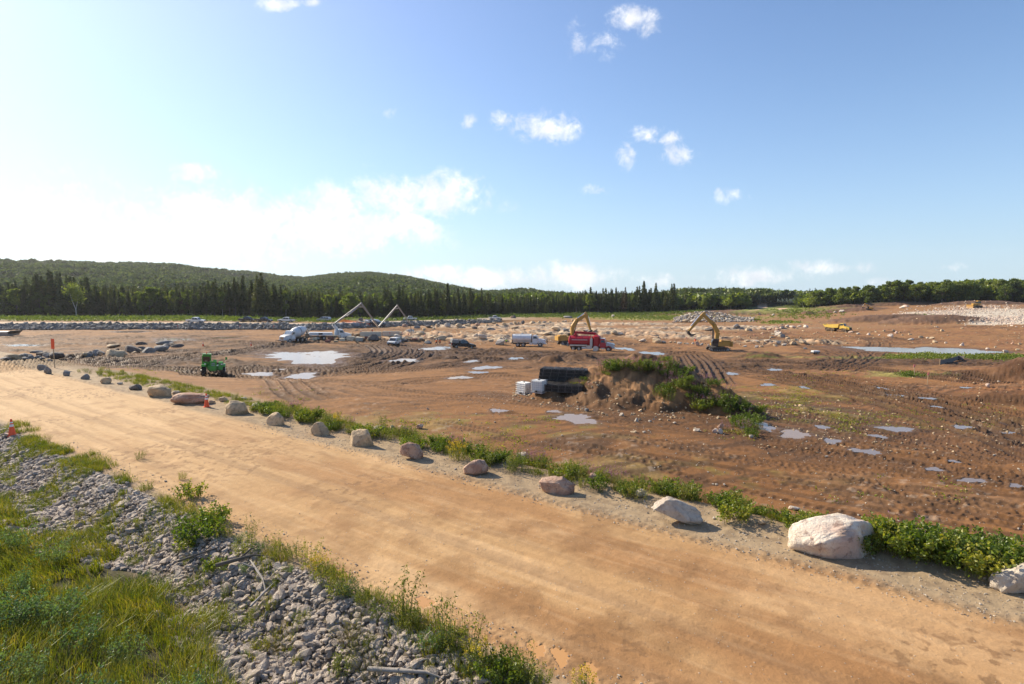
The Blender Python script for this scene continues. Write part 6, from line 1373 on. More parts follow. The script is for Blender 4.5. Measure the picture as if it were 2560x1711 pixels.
# ---- red vacuum truck
def vactruck():
    r = empty('vacuum_truck'); truck_cab(r, 3.9, V_RED, V_SILV, 1.18); MB().box((2.55, 0, 2.86), (.95, 1.9, .10)).build('cab_roof', V_WHITE, r, .04); chassis(r, -5.0, 3.7)
    for x in (-4.1, -2.75): dual(r, x, 1.18)
    for sg in (-1, 1): wheel(r, 1.05, sg*1.0, .52, .36, sg); MB().cyl((1.05, sg*.85, .55), (1.05, sg*1.22, .55), .64, n=20).build('fender', V_ALU, r, smooth=True)
    MB().cyl((-5.0, 0, 2.30), (-.2, 0, 2.30), 1.10, n=32).build('debris_tank', V_RED, r, .03, True)
    for x in (-4.95, -3.6, -2.2, -.9, -.25): MB().cyl((x-.06, 0, 2.3), (x+.06, 0, 2.3), 1.16, n=32).build('tank_rib', V_RED, r)
    MB().cyl((-5.0, 0, 2.3), (-5.25, 0, 2.3), 1.14, .80, 28).build('rear_door', V_RED, r, smooth=True)
    MB().cyl((1.05, 0, 1.0), (1.05, 0, 3.3), .98, n=28).cyl((1.05, 0, 3.3), (1.05, 0, 3.62), .98, .35, 28).build('cyclone', V_RED, r, smooth=True)
    MB().box((-2.6, -1.19, 2.05), (3.6, .06, .75)).box((-2.6, 1.19, 2.05), (3.6, .06, .75)).build('side_panel', V_RED, r, .01); MB().box((-2.6, -1.235, 2.52), (3.6, .03, .12)).box((-2.6, 1.235, 2.52), (3.6, .03, .12)).build('trim', V_ALU, r)
    MB().box((-2.9, -1.05, 1.28), (3.9, .55, .28)).box((-2.9, 1.05, 1.28), (3.9, .55, .28)).build('side_tray', V_ALU, r, .03); MB().box((.05, -1.12, 2.0), (.55, .30, 1.7)).build('control_cabinet', V_ALU, r, .03)
    MB().box((-.45, -1.02, .82), (1.25, .5, .78)).build('side_box', V_ALU, r, .03); MB().box((-1.65, -1.02, .70), (.95, .45, .42)).build('tool_box', V_WHITE, r, .03)
    MB().cyl((-3.7, 0, 3.55), (-3.7, 0, 3.95), .30, n=16).box((-3.7, 0, 3.55), (1.0, .9, .3)).build('boom_turret', V_RED, r, .02)
    m = MB(); beam(m, (-3.9, 0, 4.05), (.9, 0, 3.72), .34, .26); m.path([(-3.9, .05, 4.3), (-1.5, .05, 4.18), (.9, .0, 3.98), (1.3, 0, 3.6)], .15, 10); m.build('vacuum_boom', V_RED, r)
    m = MB(); m.path([(1.3, 0, 3.6), (2.05, -.6, 2.9), (2.15, -.9, 2.0), (1.85, -1.0, 1.2)], .11, 10); m.build('hose', V_STEEL, r, smooth=True)
    MB().box((-5.35, -.3, 1.4), (.25, 1.3, .9)).build('hose_rack', V_STEEL, r, .02); MB().cyl((1.95, .75, 1.2), (1.95, .75, 3.3), .09, n=10).build('exhaust', V_CHROME, r); MB().cyl((2.3, .6, 2.9), (2.3, .6, 3.5), .07, n=8).build('air_intake', V_CHROME, r)
    return r
vehicle(vactruck(), 1481, 878, -17, 7.5, 2.1, 'long red vacuum truck with silver bonnet and red boom along its tank', 'vacuum truck', None, .96, back=1.0)
# ---- excavator; boom swings in +x
def excavator(paint, boom=((.9, 2.0), (1.2, 4.4), (2.4, 6.3), (5, 8.0)), stick=(7.9, 4.3), bucket_rot=0.3, swing=0.0, bsc=1.0):
    r = empty('excavator')
    for sg in (-1, 1):
        tr = MB(); tr.prism([(-2.45, .45), (-2.25, .12), (-1.9, .0), (1.9, .0), (2.25, .12), (2.45, .45), (2.25, .82), (1.9, .95), (-1.9, .95), (-2.25, .82)], sg*1.05, sg*1.65); t_ = tr.build('track', V_DARK, r, .03)
        sh = MB()
        for k in range(16): sh.box((-1.9+k*.253, sg*1.35, .97), (.10, .64, .05)); 
        sh.build('track_shoes', V_STEEL, t_)
        rl = MB()
        for k in range(7): rl.cyl((-1.65+k*.55, sg*1.64, .26), (-1.65+k*.55, sg*1.69, .26), .14, n=10)
        rl.cyl((-1.98, sg*1.64, .48), (-1.98, sg*1.70, .48), .30, n=16); rl.cyl((1.98, sg*1.64, .48), (1.98, sg*1.70, .48), .30, n=16); rl.build('rollers', V_STEEL, t_)
    MB().box((0, 0, .62), (2.6, 2.3, .45)).cyl((0, 0, .8), (0, 0, 1.12), .85, n=20).build('undercarriage', V_DARK, r)
    up = MB(); up.box((-1.25, 0, 1.72), (3.3, 2.9, 1.05)); up.box((.75, -.95, 1.45), (1.6, .95, .55)); up.box((-2.75, 0, 1.75), (.8, 2.9, 1.25)); U = up.build('house', paint, r, .07, True)
    MB().box((-1.7, -.15, 2.42), (1.9, 2.2, .36)).build('engine_cover', paint, U, .06, True)
    MB().prism([(.25, 1.25), (.15, 2.95), (1.45, 2.98), (1.80, 2.2), (1.70, 1.25)], .45, 1.45).build('cab', V_DARK, U, .05)
    win(U, MB().prism([(.34, 1.9), (.30, 2.80), (1.38, 2.84), (1.62, 2.2), (1.60, 1.9)], 1.44, 1.468), 'side_window'); win(U, MB().prism([(.34, 1.9), (.30, 2.80), (1.38, 2.84), (1.62, 2.2), (1.60, 1.9)], .432, .455), 'side_window')
    win(U, MB().prism([(1.50, 2.90), (1.53, 2.90), (1.85, 2.2), (1.82, 2.2)], .52, 1.38), 'windscreen')
    MB().path([(-.6, 1.3, 2.25), (-.6, 1.3, 2.9), (-2.6, 1.3, 2.9), (-2.6, 1.3, 2.3)], .03).build('handrail', V_DARK, U)
    bm_ = MB(); P = [Vector((x, 0, z)) for x, z in boom]; w_ = [.70, .98, .98, .62]
    for i in range(3): beam(bm_, P[i], P[i+1], w_[i], w_[i+1])
    B = bm_.build('boom', paint, r, .02)
    for sg in (-1, 1): MB().cyl((1.2, sg*.42, 1.7), (P[2].x*.75+.3, sg*.42, P[2].z*.78), .11, n=10).cyl((P[2].x*.75+.3, sg*.42, P[2].z*.78), (P[2].x+.25, sg*.42, P[2].z+.15), .06, n=8).build('boom_ram', V_DARK, B, smooth=True)
    MB().cyl((P[2].x+.1, 0, P[2].z+.55), (P[3].x-.2, 0, P[3].z+.62), .13, n=10).build('stick_ram', V_CHROME, B, smooth=True)
    S = MB(); e = Vector((stick[0], 0, stick[1])); h = P[3]+(P[3]-e).normalized()*.75; beam(S, h, P[3], .5, .85); beam(S, P[3], e, .85, .42); S = S.build('stick', paint, r, .02)
    MB().cyl(P[3].lerp(e, .12)+Vector((.35, 0, .35)), P[3].lerp(e, .75)+Vector((.32, 0, .30)), .12, n=10).build('bucket_ram', V_CHROME, S, smooth=True)
    prof = [(0, .15), (.45, .15), (.35, -.45), (.0, -1.05), (-.65, -1.30), (-1.35, -1.05), (-1.15, -.9), (-.55, -.9), (-.2, -.45)]
    b = MB(); b.prism(prof, -.62, .62); 
    for k in range(5): b.box((-1.45, -.5+k*.25, -1.02), (.32, .09, .08), (0, .3, 0))
    bo = b.build('bucket', V_DARK, r, .01); bo.location = e; bo.rotation_euler = (0, bucket_rot, 0)
    return r
ex = excavator(V_YEL, boom=((.4, 1.9), (.15, 4.4), (1.25, 6.5), (3.8, 8.7)), stick=(7.1, 4.6), bucket_rot=.25)
vehicle(ex, 1798, 878, 176, 4.8, 3.0, 'yellow excavator with raised boom beside the boulder row, bucket hanging over the stones', 'excavator', 'yellow excavators', .92, back=1.0)
ex2 = excavator(V_YEL, boom=((1.2, 1.9), (1.25, 4.6), (2.4, 6.2), (5.0, 7.6)), stick=(6.2, 3.7), bucket_rot=.5)
x_, y_ = u_to_x(1420, 137), 137.0; settle(ex2, x_, y_, math.radians(14), 4.8, 3.0, .95, .04); tag(ex2, 'yellow excavator working behind the red vacuum truck, only its arm and rear showing', 'excavator', 'yellow excavators')
ex3 = excavator(V_YEL, boom=((.9, 1.9), (1.2, 3.4), (1.9, 4.4), (4.2, 5.2)), stick=(5.6, 2.2), bucket_rot=.5); vehicle(ex3, 2172, 774, 160, 4.8, 3.0, 'tiny yellow excavator on the spoil heaps far back at right', 'excavator', 'yellow excavators', .55)
# ---- articulated dump truck
def dumper():
    r = empty('dump_truck')
    MB().prism([(1.1, 1.0), (1.1, 2.5), (2.3, 2.45), (4.6, 1.95), (4.9, 1.6), (4.9, .95), (4.2, .8), (3.4, 1.5), (2.4, 1.5)], -1.35, 1.35, lambda x, z: 1-.10*max(0, (x-2)/3)).build('hood', V_YEL2, r, .06, True)
    MB().prism([(1.15, 2.4), (1.2, 3.35), (2.35, 3.35), (2.9, 2.35)], -1.0, 1.0, lambda x, z: 1-.08*(z-2.4)).build('cab', V_YEL2, r, .05, True)
    for sg in (-1, 1): win(r, MB().prism([(1.3, 2.5), (1.34, 3.2), (2.2, 3.2), (2.6, 2.5)], sg*.96, sg*1.012, lambda x, z: 1-.08*(z-2.4)), 'side_window'); MB().box((2.6, sg*1.45, 2.9), (.08, .2, .5)).build('mirror', V_DARK, r); MB().prism([(2.0, 1.5), (2.2, 1.95), (3.8, 1.9), (4.1, 1.3)], sg*1.1, sg*1.5).build('fender', V_YEL2, r, .03)
    win(r, MB().prism([(2.42, 3.25), (2.46, 3.25), (2.90, 2.45), (2.86, 2.45)], -.85, .85), 'windscreen'); MB().box((4.93, 0, 1.35), (.08, 1.9, .85)).build('grille', V_DARK, r, .02); MB().box((4.95, 0, .8), (.3, 2.5, .25)).build('bumper', V_DARK, r, .02)
    MB().box((-1.6, 0, 1.2), (6.2, 1.0, .4)).box((.6, 0, 1.2), (1.2, .7, .9)).build('chassis', V_DARK, r)
    b = MB(); b.prism([(.75, 1.6), (.95, 2.95), (.80, 2.95), (-4.4, 2.55), (-5.1, 2.85), (-5.2, 2.75), (-4.3, 1.7), (-1.5, 1.45)], -1.55, -1.42); b.prism([(.75, 1.6), (.95, 2.95), (.80, 2.95), (-4.4, 2.55), (-5.1, 2.85), (-5.2, 2.75), (-4.3, 1.7), (-1.5, 1.45)], 1.42, 1.55)
    b.prism([(.75, 1.6), (.72, 1.72), (-1.5, 1.58), (-4.3, 1.82), (-5.2, 2.8), (-5.2, 2.70), (-4.3, 1.7), (-1.5, 1.45)], -1.42, 1.42); b.prism([(.70, 1.6), (.95, 3.15), (1.05, 3.15), (.82, 1.6)], -1.5, 1.5); b.build('dump_bed', V_YEL2, r, .015)
    for x in (-3.3, -1.5, 3.0):
        for sg in (-1, 1): wheel(r, x, sg*1.18, .88, .62, sg, V_TYREM, V_TYREM, 18)
    return r
vehicle(dumper(), 2098, 829, -55, 6.2, 2.5, 'yellow six-wheeled dump truck driving right past the brown spoil ridge', 'dump truck', None, .86, back=1.0)
def dozer(name='bulldozer'):
    r = empty(name)
    for sg in (-1, 1): MB().prism([(-1.7, .4), (-1.4, 0), (1.4, 0), (1.7, .4), (1.0, .95), (-1.2, .95)], sg*.8, sg*1.25).build('track', V_DARK, r, .03)
    MB().box((.5, 0, 1.35), (1.9, 1.1, .9)).build('hood', V_YEL, r, .05); MB().box((-.8, 0, 1.9), (1.2, 1.3, 1.7), (0, 0, 0), .9).build('cab', V_YEL, r, .05); win(r, MB().box((-.75, 0, 2.15), (1.22, 1.34, .75), (0, 0, 0), .95)); MB().prism([(2.3, 0), (2.5, .05), (2.35, .7), (2.5, 1.25), (2.4, 1.3), (2.2, .7)], -1.7, 1.7).build('blade', V_YEL, r, .01); MB().box((1.6, .9, .55), (1.5, .12, .2)).box((1.6, -.9, .55), (1.5, .12, .2)).build('push_arm', V_YEL, r); return r
vehicle(dozer(), 2440, 770, 178, 3, 2, 'yellow bulldozer at the top edge of the white rock slope', 'bulldozer', None, 1.25)
# ---- green telehandler seen from behind
def tele():
    r = empty('telehandler')
    for x in (-1.45, 1.45):
        for sg in (-1, 1): wheel(r, x, sg*1.02, .60, .42, sg, lug=22)
    MB().box((0, 0, .95), (3.9, 1.25, .45)).build('chassis', V_GREEN, r, .04)
    MB().prism([(-2.25, .75), (-2.2, 1.55), (-1.9, 1.75), (1.1, 1.60), (1.9, 1.25), (1.9, .8)], -.98, -.52).build('engine_cover', V_GREEN, r, .05, True)
    MB().box((-2.30, .02, 1.20), (.55, .72, 1.15)).build('rear_box', V_GREEN, r, .05); MB().box((-2.585, .02, 1.50), (.012, .30, .12)).box((-2.585, .02, 1.30), (.012, .38, .10)).build('decal', V_BLUE, r)
    MB().prism([(-.95, .9), (-1.1, 2.40), (.55, 2.45), (.95, 1.6), (.85, .9)], .30, 1.22).build('cab', V_GREEN, r, .06, True)
    win(r, MB().box((-1.055, .76, 1.93), (.03, .74, .62), (0, -.095, 0)), 'rear_window'); win(r, MB().prism([(-.9, 1.45), (-1.0, 2.3), (.5, 2.33), (.8, 1.55)], 1.215, 1.235), 'side_window'); win(r, MB().prism([(.60, 2.38), (.63, 2.38), (.97, 1.65), (.94, 1.65)], .38, 1.14), 'windscreen')
    MB().box((-.25, .76, 2.50), (1.5, .98, .10)).build('cab_roof', simple('pale_green_paint', (.30, .52, .20), .4, dirt=.2), r, .04); MB().cyl((-.3, .8, 2.55), (-.3, .8, 2.72), .06, n=10).build('beacon', V_ORANGE, r)
    m = MB(); beam(m, (-1.9, -.12, 1.72), (2.3, -.12, 1.50), .44, .36); bo = m.build('boom', V_GREEN, r, .02); m = MB(); beam(m, (2.2, -.12, 1.5), (3.2, -.12, 1.30), .28, .28); m.build('boom_tip', V_DARK, bo)
    MB().box((3.3, -.12, .85), (.10, 1.5, 1.0)).box((3.8, -.55, .38), (1.1, .13, .06)).box((3.8, .30, .38), (1.1, .13, .06)).build('fork', V_DARK, r)
    for x in (-1.45, 1.45):
        for sg in (-1, 1): MB().prism([(x-.72, 1.10), (x-.60, 1.32), (x+.60, 1.32), (x+.72, 1.10), (x+.55, 1.24), (x-.55, 1.24)], sg*.80, sg*1.24).build('fender', V_GREEN, r, .01)
    for sg in (-1, 1): MB().box((-2.30, sg*.85, 1.42), (.10, .18, .14)).build('tail_light', V_LAMP, r, .01)
    MB().path([(.2, -1.0, 1.5), (.25, -1.28, 1.95)], .03).box((.25, -1.30, 2.0), (.08, .22, .32)).build('mirror', V_GREEN, r); return r
vehicle(tele(), 530, 938, 117, 3.0, 2.0, 'bright green telehandler seen from behind on the brown soil', 'telehandler', None, 1.0, back=.3)
# ---- cones
def cone():
    r = empty('traffic_cone'); MB().box((0, 0, .02), (.38, .38, .04)).build('base', V_ORANGE, r, .012)
    MB().cyl((0, 0, .04), (0, 0, .90), .155, .035, 24).build('cone', V_ORANGE, r, smooth=True)
    def rr(z): return .155+(.035-.155)*(z-.04)/.86
    for a, b in ((.50, .62), (.68, .75)): MB().cyl((0, 0, a), (0, 0, b), rr(a)+.003, rr(b)+.003, 24, False).build('reflective_band', V_REFL, r, smooth=True)
    return r
c0 = cone(); cs = [(31, 1090, 'orange cone with white bands on the near left road edge', 1.0), (517, 1018, 'orange cone with white bands against the long roadside block', 1.0), (508, 866, 'small orange cone at left in the mud, above the telehandler', 1.0), (628, 865, 'small orange cone in the mud left of the mixer truck', 1.0), (1738, 853, 'tiny orange cone near the excavator bucket', 1.3)]
for i, (u, v, lb, s) in enumerate(cs):
    o = c0 if i == 0 else copy_tree(c0); x, y, z = Gf(u, v); o.location = (x, y, z-.01); o.scale = (s,)*3; o.rotation_euler = (0, 0, random.random()); tag(o, lb, 'traffic cone', 'orange cones')
# ---- red flag on a stake, survey stakes with pink ribbon
fl = empty('flag_marker'); MB().box((0, 0, .75), (.045, .045, 1.5)).build('stake', V_STAKE, fl); m = MB(); m.box((0, -.03, 1.85), (.26, .012, .78), (0, .04, 0)); m.build('flag', V_ORANGE, fl); MB().box((0, 0, 1.75), (.03, .03, .9)).build('pole', V_STAKE, fl)
x, y, z = Gf(137, 920); fl.location = (x, y, z); fl.scale = (1.25,)*3; tag(fl, 'tall red-orange flag on a wooden stake at the far left of the boulder row', 'flag')
st = empty('survey_stake'); MB().box((0, 0, .5), (.05, .03, 1.2)).build('stake', V_STAKE, st); MB().box((.03, 0, .95), (.16, .02, .28), (0, .2, 0)).build('ribbon', V_PINK, st)
stakes = [(704, 850), (738, 852), (445, 826), (600, 826), (683, 826), (985, 822), (974, 846), (1005, 846), (1020, 850), (1060, 852), (1045, 858), (872, 812), (885, 815), (1716, 857), (1725, 838), (1860, 822), (1865, 820), (1808, 838), (1885, 850), (1925, 835), (1935, 832), (1942, 836), (1948, 832), (1938, 829), (2318, 962), (2286, 940), (860, 806), (1580, 812), (1612, 812), (1655, 816), (1590, 835), (1900, 815), (1905, 845)]
for i, (u, v) in enumerate(stakes):
    o = st if i == 0 else copy_tree(st); x, y, z = Gf(u, v); o.location = (x, y, z); o.scale = (1.5, 1.5, 1.35); o.rotation_euler = (random.uniform(-.1, .1), random.uniform(-.1, .1), random.uniform(0, 3))
    tag(o, 'survey stake with pink ribbon '+('near the mixer truck' if u < 780 else 'around the parked cars and the white van' if u < 1100 else 'in the rocky ground left of the dump truck' if u < 2000 else 'on the right hand pad'), 'stake', 'survey stakes with pink ribbon')
# ---- white cube tanks (caged)
def ibc():
    r = empty('liquid_tote'); MB().box((0, 0, .66), (1.12, .94, .98)).build('bottle', V_IBC, r, .07, True); MB().box((0, 0, .07), (1.2, 1.0, .10)).box((-.45, 0, .03), (.1, 1.0, .06)).box((.45, 0, .03), (.1, 1.0, .06)).build('pallet', V_CAGE, r)
    m = MB()
    for z in (.15, .35, .55, .75, .95, 1.15): m.path([(-.6, -.5, z), (.6, -.5, z), (.6, .5, z), (-.6, .5, z), (-.6, -.5, z)], .010, 5)
    for x in np.linspace(-.6, .6, 7): m.path([(x, -.5, .12), (x, -.5, 1.16)], .010, 5).path([(x, .5, .12), (x, .5, 1.16)], .010, 5)
    for y in np.linspace(-.5, .5, 6): m.path([(-.6, y, .12), (-.6, y, 1.16)], .010, 5).path([(.6, y, .12), (.6, y, 1.16)], .010, 5)
    m.path([(-.6, -.2, 1.17), (.6, -.2, 1.17)], .012, 5).path([(-.6, .2, 1.17), (.6, .2, 1.17)], .012, 5); m.build('cage', V_CAGE, r)
    MB().cyl((0, 0, 1.15), (0, 0, 1.21), .11, n=14).build('cap', V_DARK, r); MB().box((0, -.53, .2), (.16, .10, .14)).build('valve', V_DARK, r); return r
t0 = ibc()
for i, (u, v, a, lb) in enumerate(((1310, 989, -.75, 'white caged liquid tote, the left one of the two by the black stack'), (1348, 991, -.55, 'white caged liquid tote, the right one of the two by the black stack'))):
    o = t0 if i == 0 else copy_tree(t0); x, y, z = Gf(u, v); o.location = (x, y+.5, hz(x, y+.5)+.02); o.rotation_euler = (0, 0, a); o.scale = (.93,)*3; tag(o, lb, 'liquid tote', 'white liquid totes')
# ---- black stack of bundled mesh baskets
def bundle(L, D, H, seed):
    rr_ = random.Random(seed); m = MB(); m.box((0, 0, H*.45), (L*.97, D*.93, H*.78))
    n = int(L/.13)
    for i in range(n):
        x = -L/2+(i+.5)*L/n
        for y, s in ((-D/2, -1), (D/2, 1)): m.box((x, y+s*rr_.uniform(-.02, .10), H*.5+rr_.uniform(-.03, .03)), (rr_.uniform(.03, .085), rr_.uniform(.03, .09), H*rr_.uniform(.80, 1.0)), (0, rr_.uniform(-.12, .12), 0))
        m.box((x, rr_.uniform(-.1, .1), H*.95), (rr_.uniform(.03, .09), D*rr_.uniform(.8, 1.02), rr_.uniform(.03, .08)), (0, 0, rr_.uniform(-.06, .06)))
    for j in range(int(D/.16)):
        for s in (-1, 1): m.box((s*L/2, -D/2+(j+.5)*.16, H*.5), (rr_.uniform(.03, .08), rr_.uniform(.04, .09), H*.9))
    return m
bx, by, bz = Gf(1382, 972); ANG = -.30; ca, sa = math.cos(ANG), math.sin(ANG)
def bplace(lx, ly, lz, L, D, H, seed, lb):
    o = bundle(L, D, H, seed).build('mesh_bundle', V_MESH); m_ = MB().box((0, 0, .02), (L*1.02, D*1.03, .035))
    for q_ in np.linspace(-L*.42, L*.42, 6): m_.box((q_, -D/2-.085, H*.5), (.05, .02, H*.9))
    m_.build('strap', V_FENCE, o)
    gx, gy = bx+lx*ca-ly*sa, by+lx*sa+ly*ca
    o.location = (gx, gy, bz+lz); o.rotation_euler = (0, 0, ANG+random.uniform(-.015, .015)); tag(o, lb, 'mesh bundle', 'bundles of the black stack')
tiers = ['bottom', 'second', 'third', 'fourth', 'top']
for k in range(5): bplace(.45+.06*k, 1.75, -.05+.31*k, 4.1, 1.6, .31, k, 'long black mesh bundle, '+tiers[k]+' layer of the tall rear stack')
for k in range(2): bplace(1.05, -.25, -.10+.30*k, 3.3, 1.9, .30, 20+k, 'long black mesh bundle, '+('lower' if k == 0 else 'upper')+' layer of the low front stack behind the white totes')
# ---- concrete blocks, panels and crates by the pump truck
def blk(name, u, v, wpx, hpx, dpt, mat, lb, cat, rz=.2, rx=0.0, ry=0.0, group=None, bev=.05, lift=0.0):
    x, y, z = Gf(u, v); w_, h_ = wpx*pxm(y), hpx*pxm(y)
    m = MB().box((0, 0, h_/2), (w_, dpt, h_)); o = m.build(name, mat, None, bev); o.location = (x, y+dpt/2, hz(x, y+dpt/2)-.03+lift); o.rotation_euler = (rx, ry, rz); return tag(o, lb, cat, group)
GB = 'blocks and panels around the pump truck'
blk('concrete_barrier', 926, 843, 52, 12, .9, V_CONC, 'long low concrete barrier left of its twin, behind the workers', 'barrier', .02, group=GB); blk('concrete_barrier', 977, 842, 42, 12, .9, V_CONC, 'long low concrete barrier, the right one behind the workers', 'barrier', .06, group=GB)
blk('formwork_panel', 833, 847, 11, 22, .22, V_CREAM, 'cream panel leaning steeply beside the pump truck', 'panel', .15, -.25, .45, GB, .02)
blk('crate', 806, 850, 10, 9, 1.0, V_RBLOCK, 'small red-brown crate left of the leaning panel', 'crate', .1, group=GB); blk('crate', 826, 851, 14, 7, 1.0, V_RBLOCK, 'wider red-brown crate under the leaning panel', 'crate', .05, group=GB)
blk('concrete_block', 854, 853, 13, 7, 1.0, V_CREAM, 'low cream block just right of the leaning panel', 'concrete block', .15, group=GB); blk('concrete_block', 852, 847, 9, 6, .8, V_CREAM, 'small cream block behind the low cream block', 'concrete block', .15, group=GB)
blk('concrete_block', 876, 852, 18, 13, 1.3, V_CREAM, 'tall cream block, largest of the blocks by the pump truck', 'concrete block', -.2, group=GB); blk('concrete_block', 897, 853, 17, 9, 1.2, V_CONC, 'grey concrete block left of the dark slab', 'concrete block', .1, group=GB)
blk('wooden_box', 955, 840, 10, 7, .9, V_STAKE, 'small wooden box beside the workers behind the white van', 'box', .1, group=GB); blk('concrete_block', 845, 815, 20, 5, 1.4, V_WHITE, 'white slab lying behind the mixer and pump trucks', 'slab', .1, group=GB)
blk('road_plate', 883, 817, 27, 8, 1.4, V_BLUE, 'grey block pair behind the pump truck cab', 'block', -.05, group=GB)
rc = random.Random(3)
for i, (u, v) in enumerate([(868, 846), (884, 846), (893, 848), (905, 850), (915, 848), (922, 852), (940, 848), (860, 842), (1008, 852), (1022, 850), (1036, 853), (1052, 850), (1068, 856), (818, 857), (785, 852), (838, 856), (948, 838), (1000, 838)]):
    k = i % 3; blk(('timber_stack', 'crate', 'concrete_block')[k], u, v, rc.uniform(5, 11), rc.uniform(3, 6.5), rc.uniform(.6, 1.2), (V_STAKE, V_RBLOCK, V_CREAM)[k], ('brown timber stack', 'small red-brown crate', 'small cream block')[k]+(' by the pump truck wheels' if u < 845 else ' among the blocks right of the leaning panel' if u < 900 else ' left of the white van' if u < 960 else ' right of the white van'), ('timber', 'crate', 'concrete block')[k], rc.uniform(-.6, .6), group='small clutter around the pump truck', bev=.03)
sf = empty('safety_fence'); m = MB(); pf = [Gf(u, v) for u, v in ((845, 806), (868, 808), (890, 811), (905, 814), (925, 817))]
for a, b in zip(pf[:-1], pf[1:]):
    d_ = Vector(b)-Vector(a); R_ = math.atan2(d_.y, d_.x); c_ = (Vector(a)+Vector(b))/2
    for z_ in (.25, .5, .75, 1.0): m.box((c_.x, c_.y, c_.z+z_), (d_.length, .04, .09), (0, -math.atan2(d_.z, math.hypot(d_.x, d_.y)), R_))
m.build('netting', V_ORANGE, sf)
for p in pf: MB().box((p[0], p[1]+.06, p[2]+.55), (.06, .06, 1.3)).build('post', V_STAKE, sf)
tag(sf, 'faded orange safety netting on posts left of the parked dark cars', 'safety fence')
# barge-like steel skid at left edge, small trailer at right, silt fence
sk = empty('steel_skid'); MB().prism([(-3, .5), (-3, .95), (2.6, .95), (2.4, .0), (-3, .0)], -1.6, 1.6).build('hull', V_STEEL, sk, .03); MB().prism([(2.2, .95), (3.1, 1.25), (3.3, 1.15), (2.6, .5)], -1.6, 1.6).build('lip', V_DARK, sk, .01)
x, y, z = Gf(6, 840); sk.location = (x-.5, y+1, z); tag(sk, 'flat grey steel skid cut off by the left edge of the photo', 'steel skid')
tr = empty('small_trailer'); MB().box((0, 0, .85), (2.0, 1.2, .45)).build('tank', V_WHITE, tr, .08); MB().box((0, 0, .5), (2.2, 1.2, .25)).build('frame', V_DARK, tr); MB().path([(-1.0, 0, .45), (-1.9, 0, .40)], .05).build('drawbar', V_DARK, tr)
for sg in (-1, 1): wheel(tr, .2, sg*.65, .33, .2, sg)
vehicle(tr, 2038, 886, 10, 2, 1.2, 'small pale tank trailer alone on the red-brown ground', 'trailer', None, .75)
fe = empty('silt_fence'); m = MB(); pts_ = [Gf(u, v) for u, v in ((2350, 913), (2362, 910), (2380, 906), (2396, 900), (2410, 902))]
for a, b in zip(pts_[:-1], pts_[1:]):
    va = [Vector(a), Vector(b), Vector(b)+Vector((0, 0, .75)), Vector(a)+Vector((0, 0, .75))]; off = Vector((0, .03, 0)); f0 = [m.bm.verts.new(q) for q in va]; f1 = [m.bm.verts.new(q+off) for q in va]; m.bm.faces.new(f0); m.bm.faces.new(f1[::-1])
    for i in range(4): m.bm.faces.new([f0[i], f1[i], f1[(i+1) % 4], f0[(i+1) % 4]])
m.build('cloth', V_FENCE, fe)
for p in pts_: MB().box((p[0], p[1]+.05, p[2]+.45), (.05, .05, 1.1)).build('post', V_STAKE, fe)
tag(fe, 'short sagging black silt fence by the green strip at right', 'silt fence')
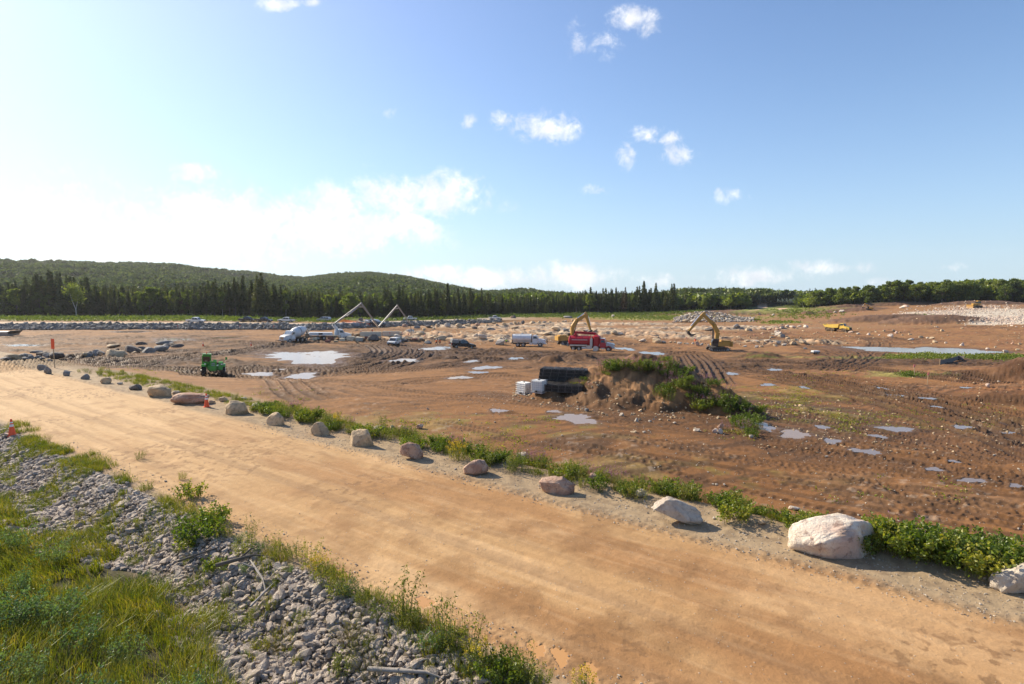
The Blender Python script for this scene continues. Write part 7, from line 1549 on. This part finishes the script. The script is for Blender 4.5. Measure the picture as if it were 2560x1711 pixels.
# ---- people
def person(pose='stand', vest=V_VEST):
    r = empty('person')
    if pose == 'stand':
        J_ = {'pel': (0, 0, .95), 'spi': (0, 0, 1.15), 'che': (0, 0, 1.36), 'nec': (0, 0, 1.50), 'hd0': (0, .01, 1.60), 'hd1': (0, .02, 1.72), 'hl': (.10, 0, .90), 'kl': (.13, .03, .50), 'al': (.14, 0, .10), 'tl': (.15, .16, .03), 'hr': (-.10, 0, .90), 'kr': (-.12, .02, .50), 'ar': (-.14, -.04, .10), 'tr': (-.15, .12, .03), 'sl': (.19, 0, 1.42), 'el': (.26, -.02, 1.15), 'wl': (.24, .14, .95), 'fl': (.23, .22, .90), 'sr': (-.19, 0, 1.42), 'er': (-.27, 0, 1.14), 'wr': (-.26, .10, .90), 'fr': (-.25, .15, .82)}
    else:     # crouching, leaning forward
        J_ = {'pel': (0, -.15, .48), 'spi': (0, -.08, .68), 'che': (0, .06, .88), 'nec': (0, .14, 1.0), 'hd0': (0, .20, 1.08), 'hd1': (0, .26, 1.18), 'hl': (.10, -.14, .46), 'kl': (.20, .22, .52), 'al': (.18, .02, .10), 'tl': (.19, .18, .03), 'hr': (-.10, -.14, .46), 'kr': (-.20, .20, .42), 'ar': (-.18, -.10, .10), 'tr': (-.19, .08, .03), 'sl': (.19, .08, .92), 'el': (.24, .26, .72), 'wl': (.14, .44, .52), 'fl': (.10, .50, .46), 'sr': (-.19, .08, .92), 'er': (-.24, .24, .70), 'wr': (-.12, .42, .48), 'fr': (-.08, .48, .42)}
    E = [('pel', 'spi'), ('spi', 'che'), ('che', 'nec'), ('nec', 'hd0'), ('hd0', 'hd1'), ('pel', 'hl'), ('hl', 'kl'), ('kl', 'al'), ('al', 'tl'), ('pel', 'hr'), ('hr', 'kr'), ('kr', 'ar'), ('ar', 'tr'), ('che', 'sl'), ('sl', 'el'), ('el', 'wl'), ('wl', 'fl'), ('che', 'sr'), ('sr', 'er'), ('er', 'wr'), ('wr', 'fr')]
    RD = {'pel': (.15, .11), 'spi': (.14, .10), 'che': (.17, .12), 'nec': (.065, .065), 'hd0': (.085, .10), 'hd1': (.085, .10), 'h': (.095, .095), 'k': (.062, .062), 'a': (.045, .045), 't': (.045, .03), 's': (.065, .065), 'e': (.048, .048), 'w': (.034, .03), 'f': (.036, .018)}
    keys = list(J_); me = bpy.data.meshes.new('body'); me.from_pydata([J_[k] for k in keys], [(keys.index(a), keys.index(b)) for a, b in E], [])
    o = link('body', me, r); o.modifiers.new('skin', 'SKIN'); me.skin_vertices[0]; 
    for i, k in enumerate(keys): rd = RD.get(k) or RD[k[0]]; me.skin_vertices[0].data[i].radius = rd
    me.skin_vertices[0].data[0].use_root = True; o.modifiers.new('sub', 'SUBSURF').levels = 1; o.modifiers['sub'].render_levels = 2
    me.materials.append(V_CLOTH)
    c, n = Vector(J_['che']), Vector(J_['nec']); s = Vector(J_['spi']); m = MB(); m.cyl(s+Vector((0, 0, -.08)), c, .19, .215, 14, sq=.78); m.cyl(c, n+Vector((0, 0, -.03)), .215, .13, 14, sq=.75); m.build('vest', vest, r, smooth=True)
    h = Vector(J_['hd1']); m = MB(); m.cyl(h+Vector((0, 0, -.02)), h+Vector((0, 0, .05)), .125, .115, 14); m.cyl(h+Vector((0, 0, .05)), h+Vector((0, 0, .12)), .115, .05, 14); m.cyl(h+Vector((0, .02, -.03)), h+Vector((0, .02, -.015)), .15, .15, 14); m.build('hard_hat', V_HAT, r, smooth=True)
    hd = Vector(J_['hd0']); m = MB(); m.cyl(hd+Vector((0, .01, -.05)), hd+Vector((0, .02, .10)), .085, .10, 12); m.box(hd+Vector((0, .115, .02)), (.025, .03, .04)); m.build('face', V_SKIN, r, smooth=True); return r
PP = [(903, 842, 'stand', 'o', 'person in orange vest standing by the blocks near the pump truck', 0), (931, 838, 'stand', 'o', 'person in orange vest in front of the long concrete barriers', 1.0), (1091, 862, 'crouch', 'o', 'person in orange crouching left of the black pickup', 0), (1100, 861, 'crouch', 'o', 'second person in orange crouching right beside the first near the black pickup', 1.2), (1266, 860, 'crouch', 'l', 'person in yellow vest bent down behind the tank truck', .5), (734, 853, 'stand', 'd', 'person in dark red clothes beside the mixer truck wheel', 2), (746, 852, 'stand', 'g', 'person in grey beside the mixer truck drum', 2.5), (1394, 862, 'stand', 'p', 'person in pale clothes at the rear of the red vacuum truck', -1.2), (1368, 860, 'crouch', 'p', 'person bent over between the tank truck and the red truck', 1.5)]
for u, v, ps, vs_, lb, a in PP:
    o = person(ps, {'o': V_VEST, 'l': V_LIME, 'd': V_RBLOCK, 'g': V_STEEL, 'p': V_STAKE}[vs_]); x, y, z = Gf(u, v); o.location = (x, y, z); o.rotation_euler = (0, 0, a); tag(o, lb, 'person', 'site workers')
# ---- air: thin even haze round everything
hzb = MB().box((0, 0, 60), (5300, 5300, 260))
m, t = new_mat('air'); pv = t.new('ShaderNodeVolumePrincipled'); pv.inputs['Color'].default_value = (.93, .95, 1, 1); pv.inputs['Density'].default_value = 0.00008; pv.inputs['Anisotropy'].default_value = .35
mo = t.new('ShaderNodeOutputMaterial'); t.link(pv.outputs[0], mo.inputs[1])
hb = hzb.build('haze', m); tag(hb, 'thin haze over the hills', 'haze', kind='stuff')
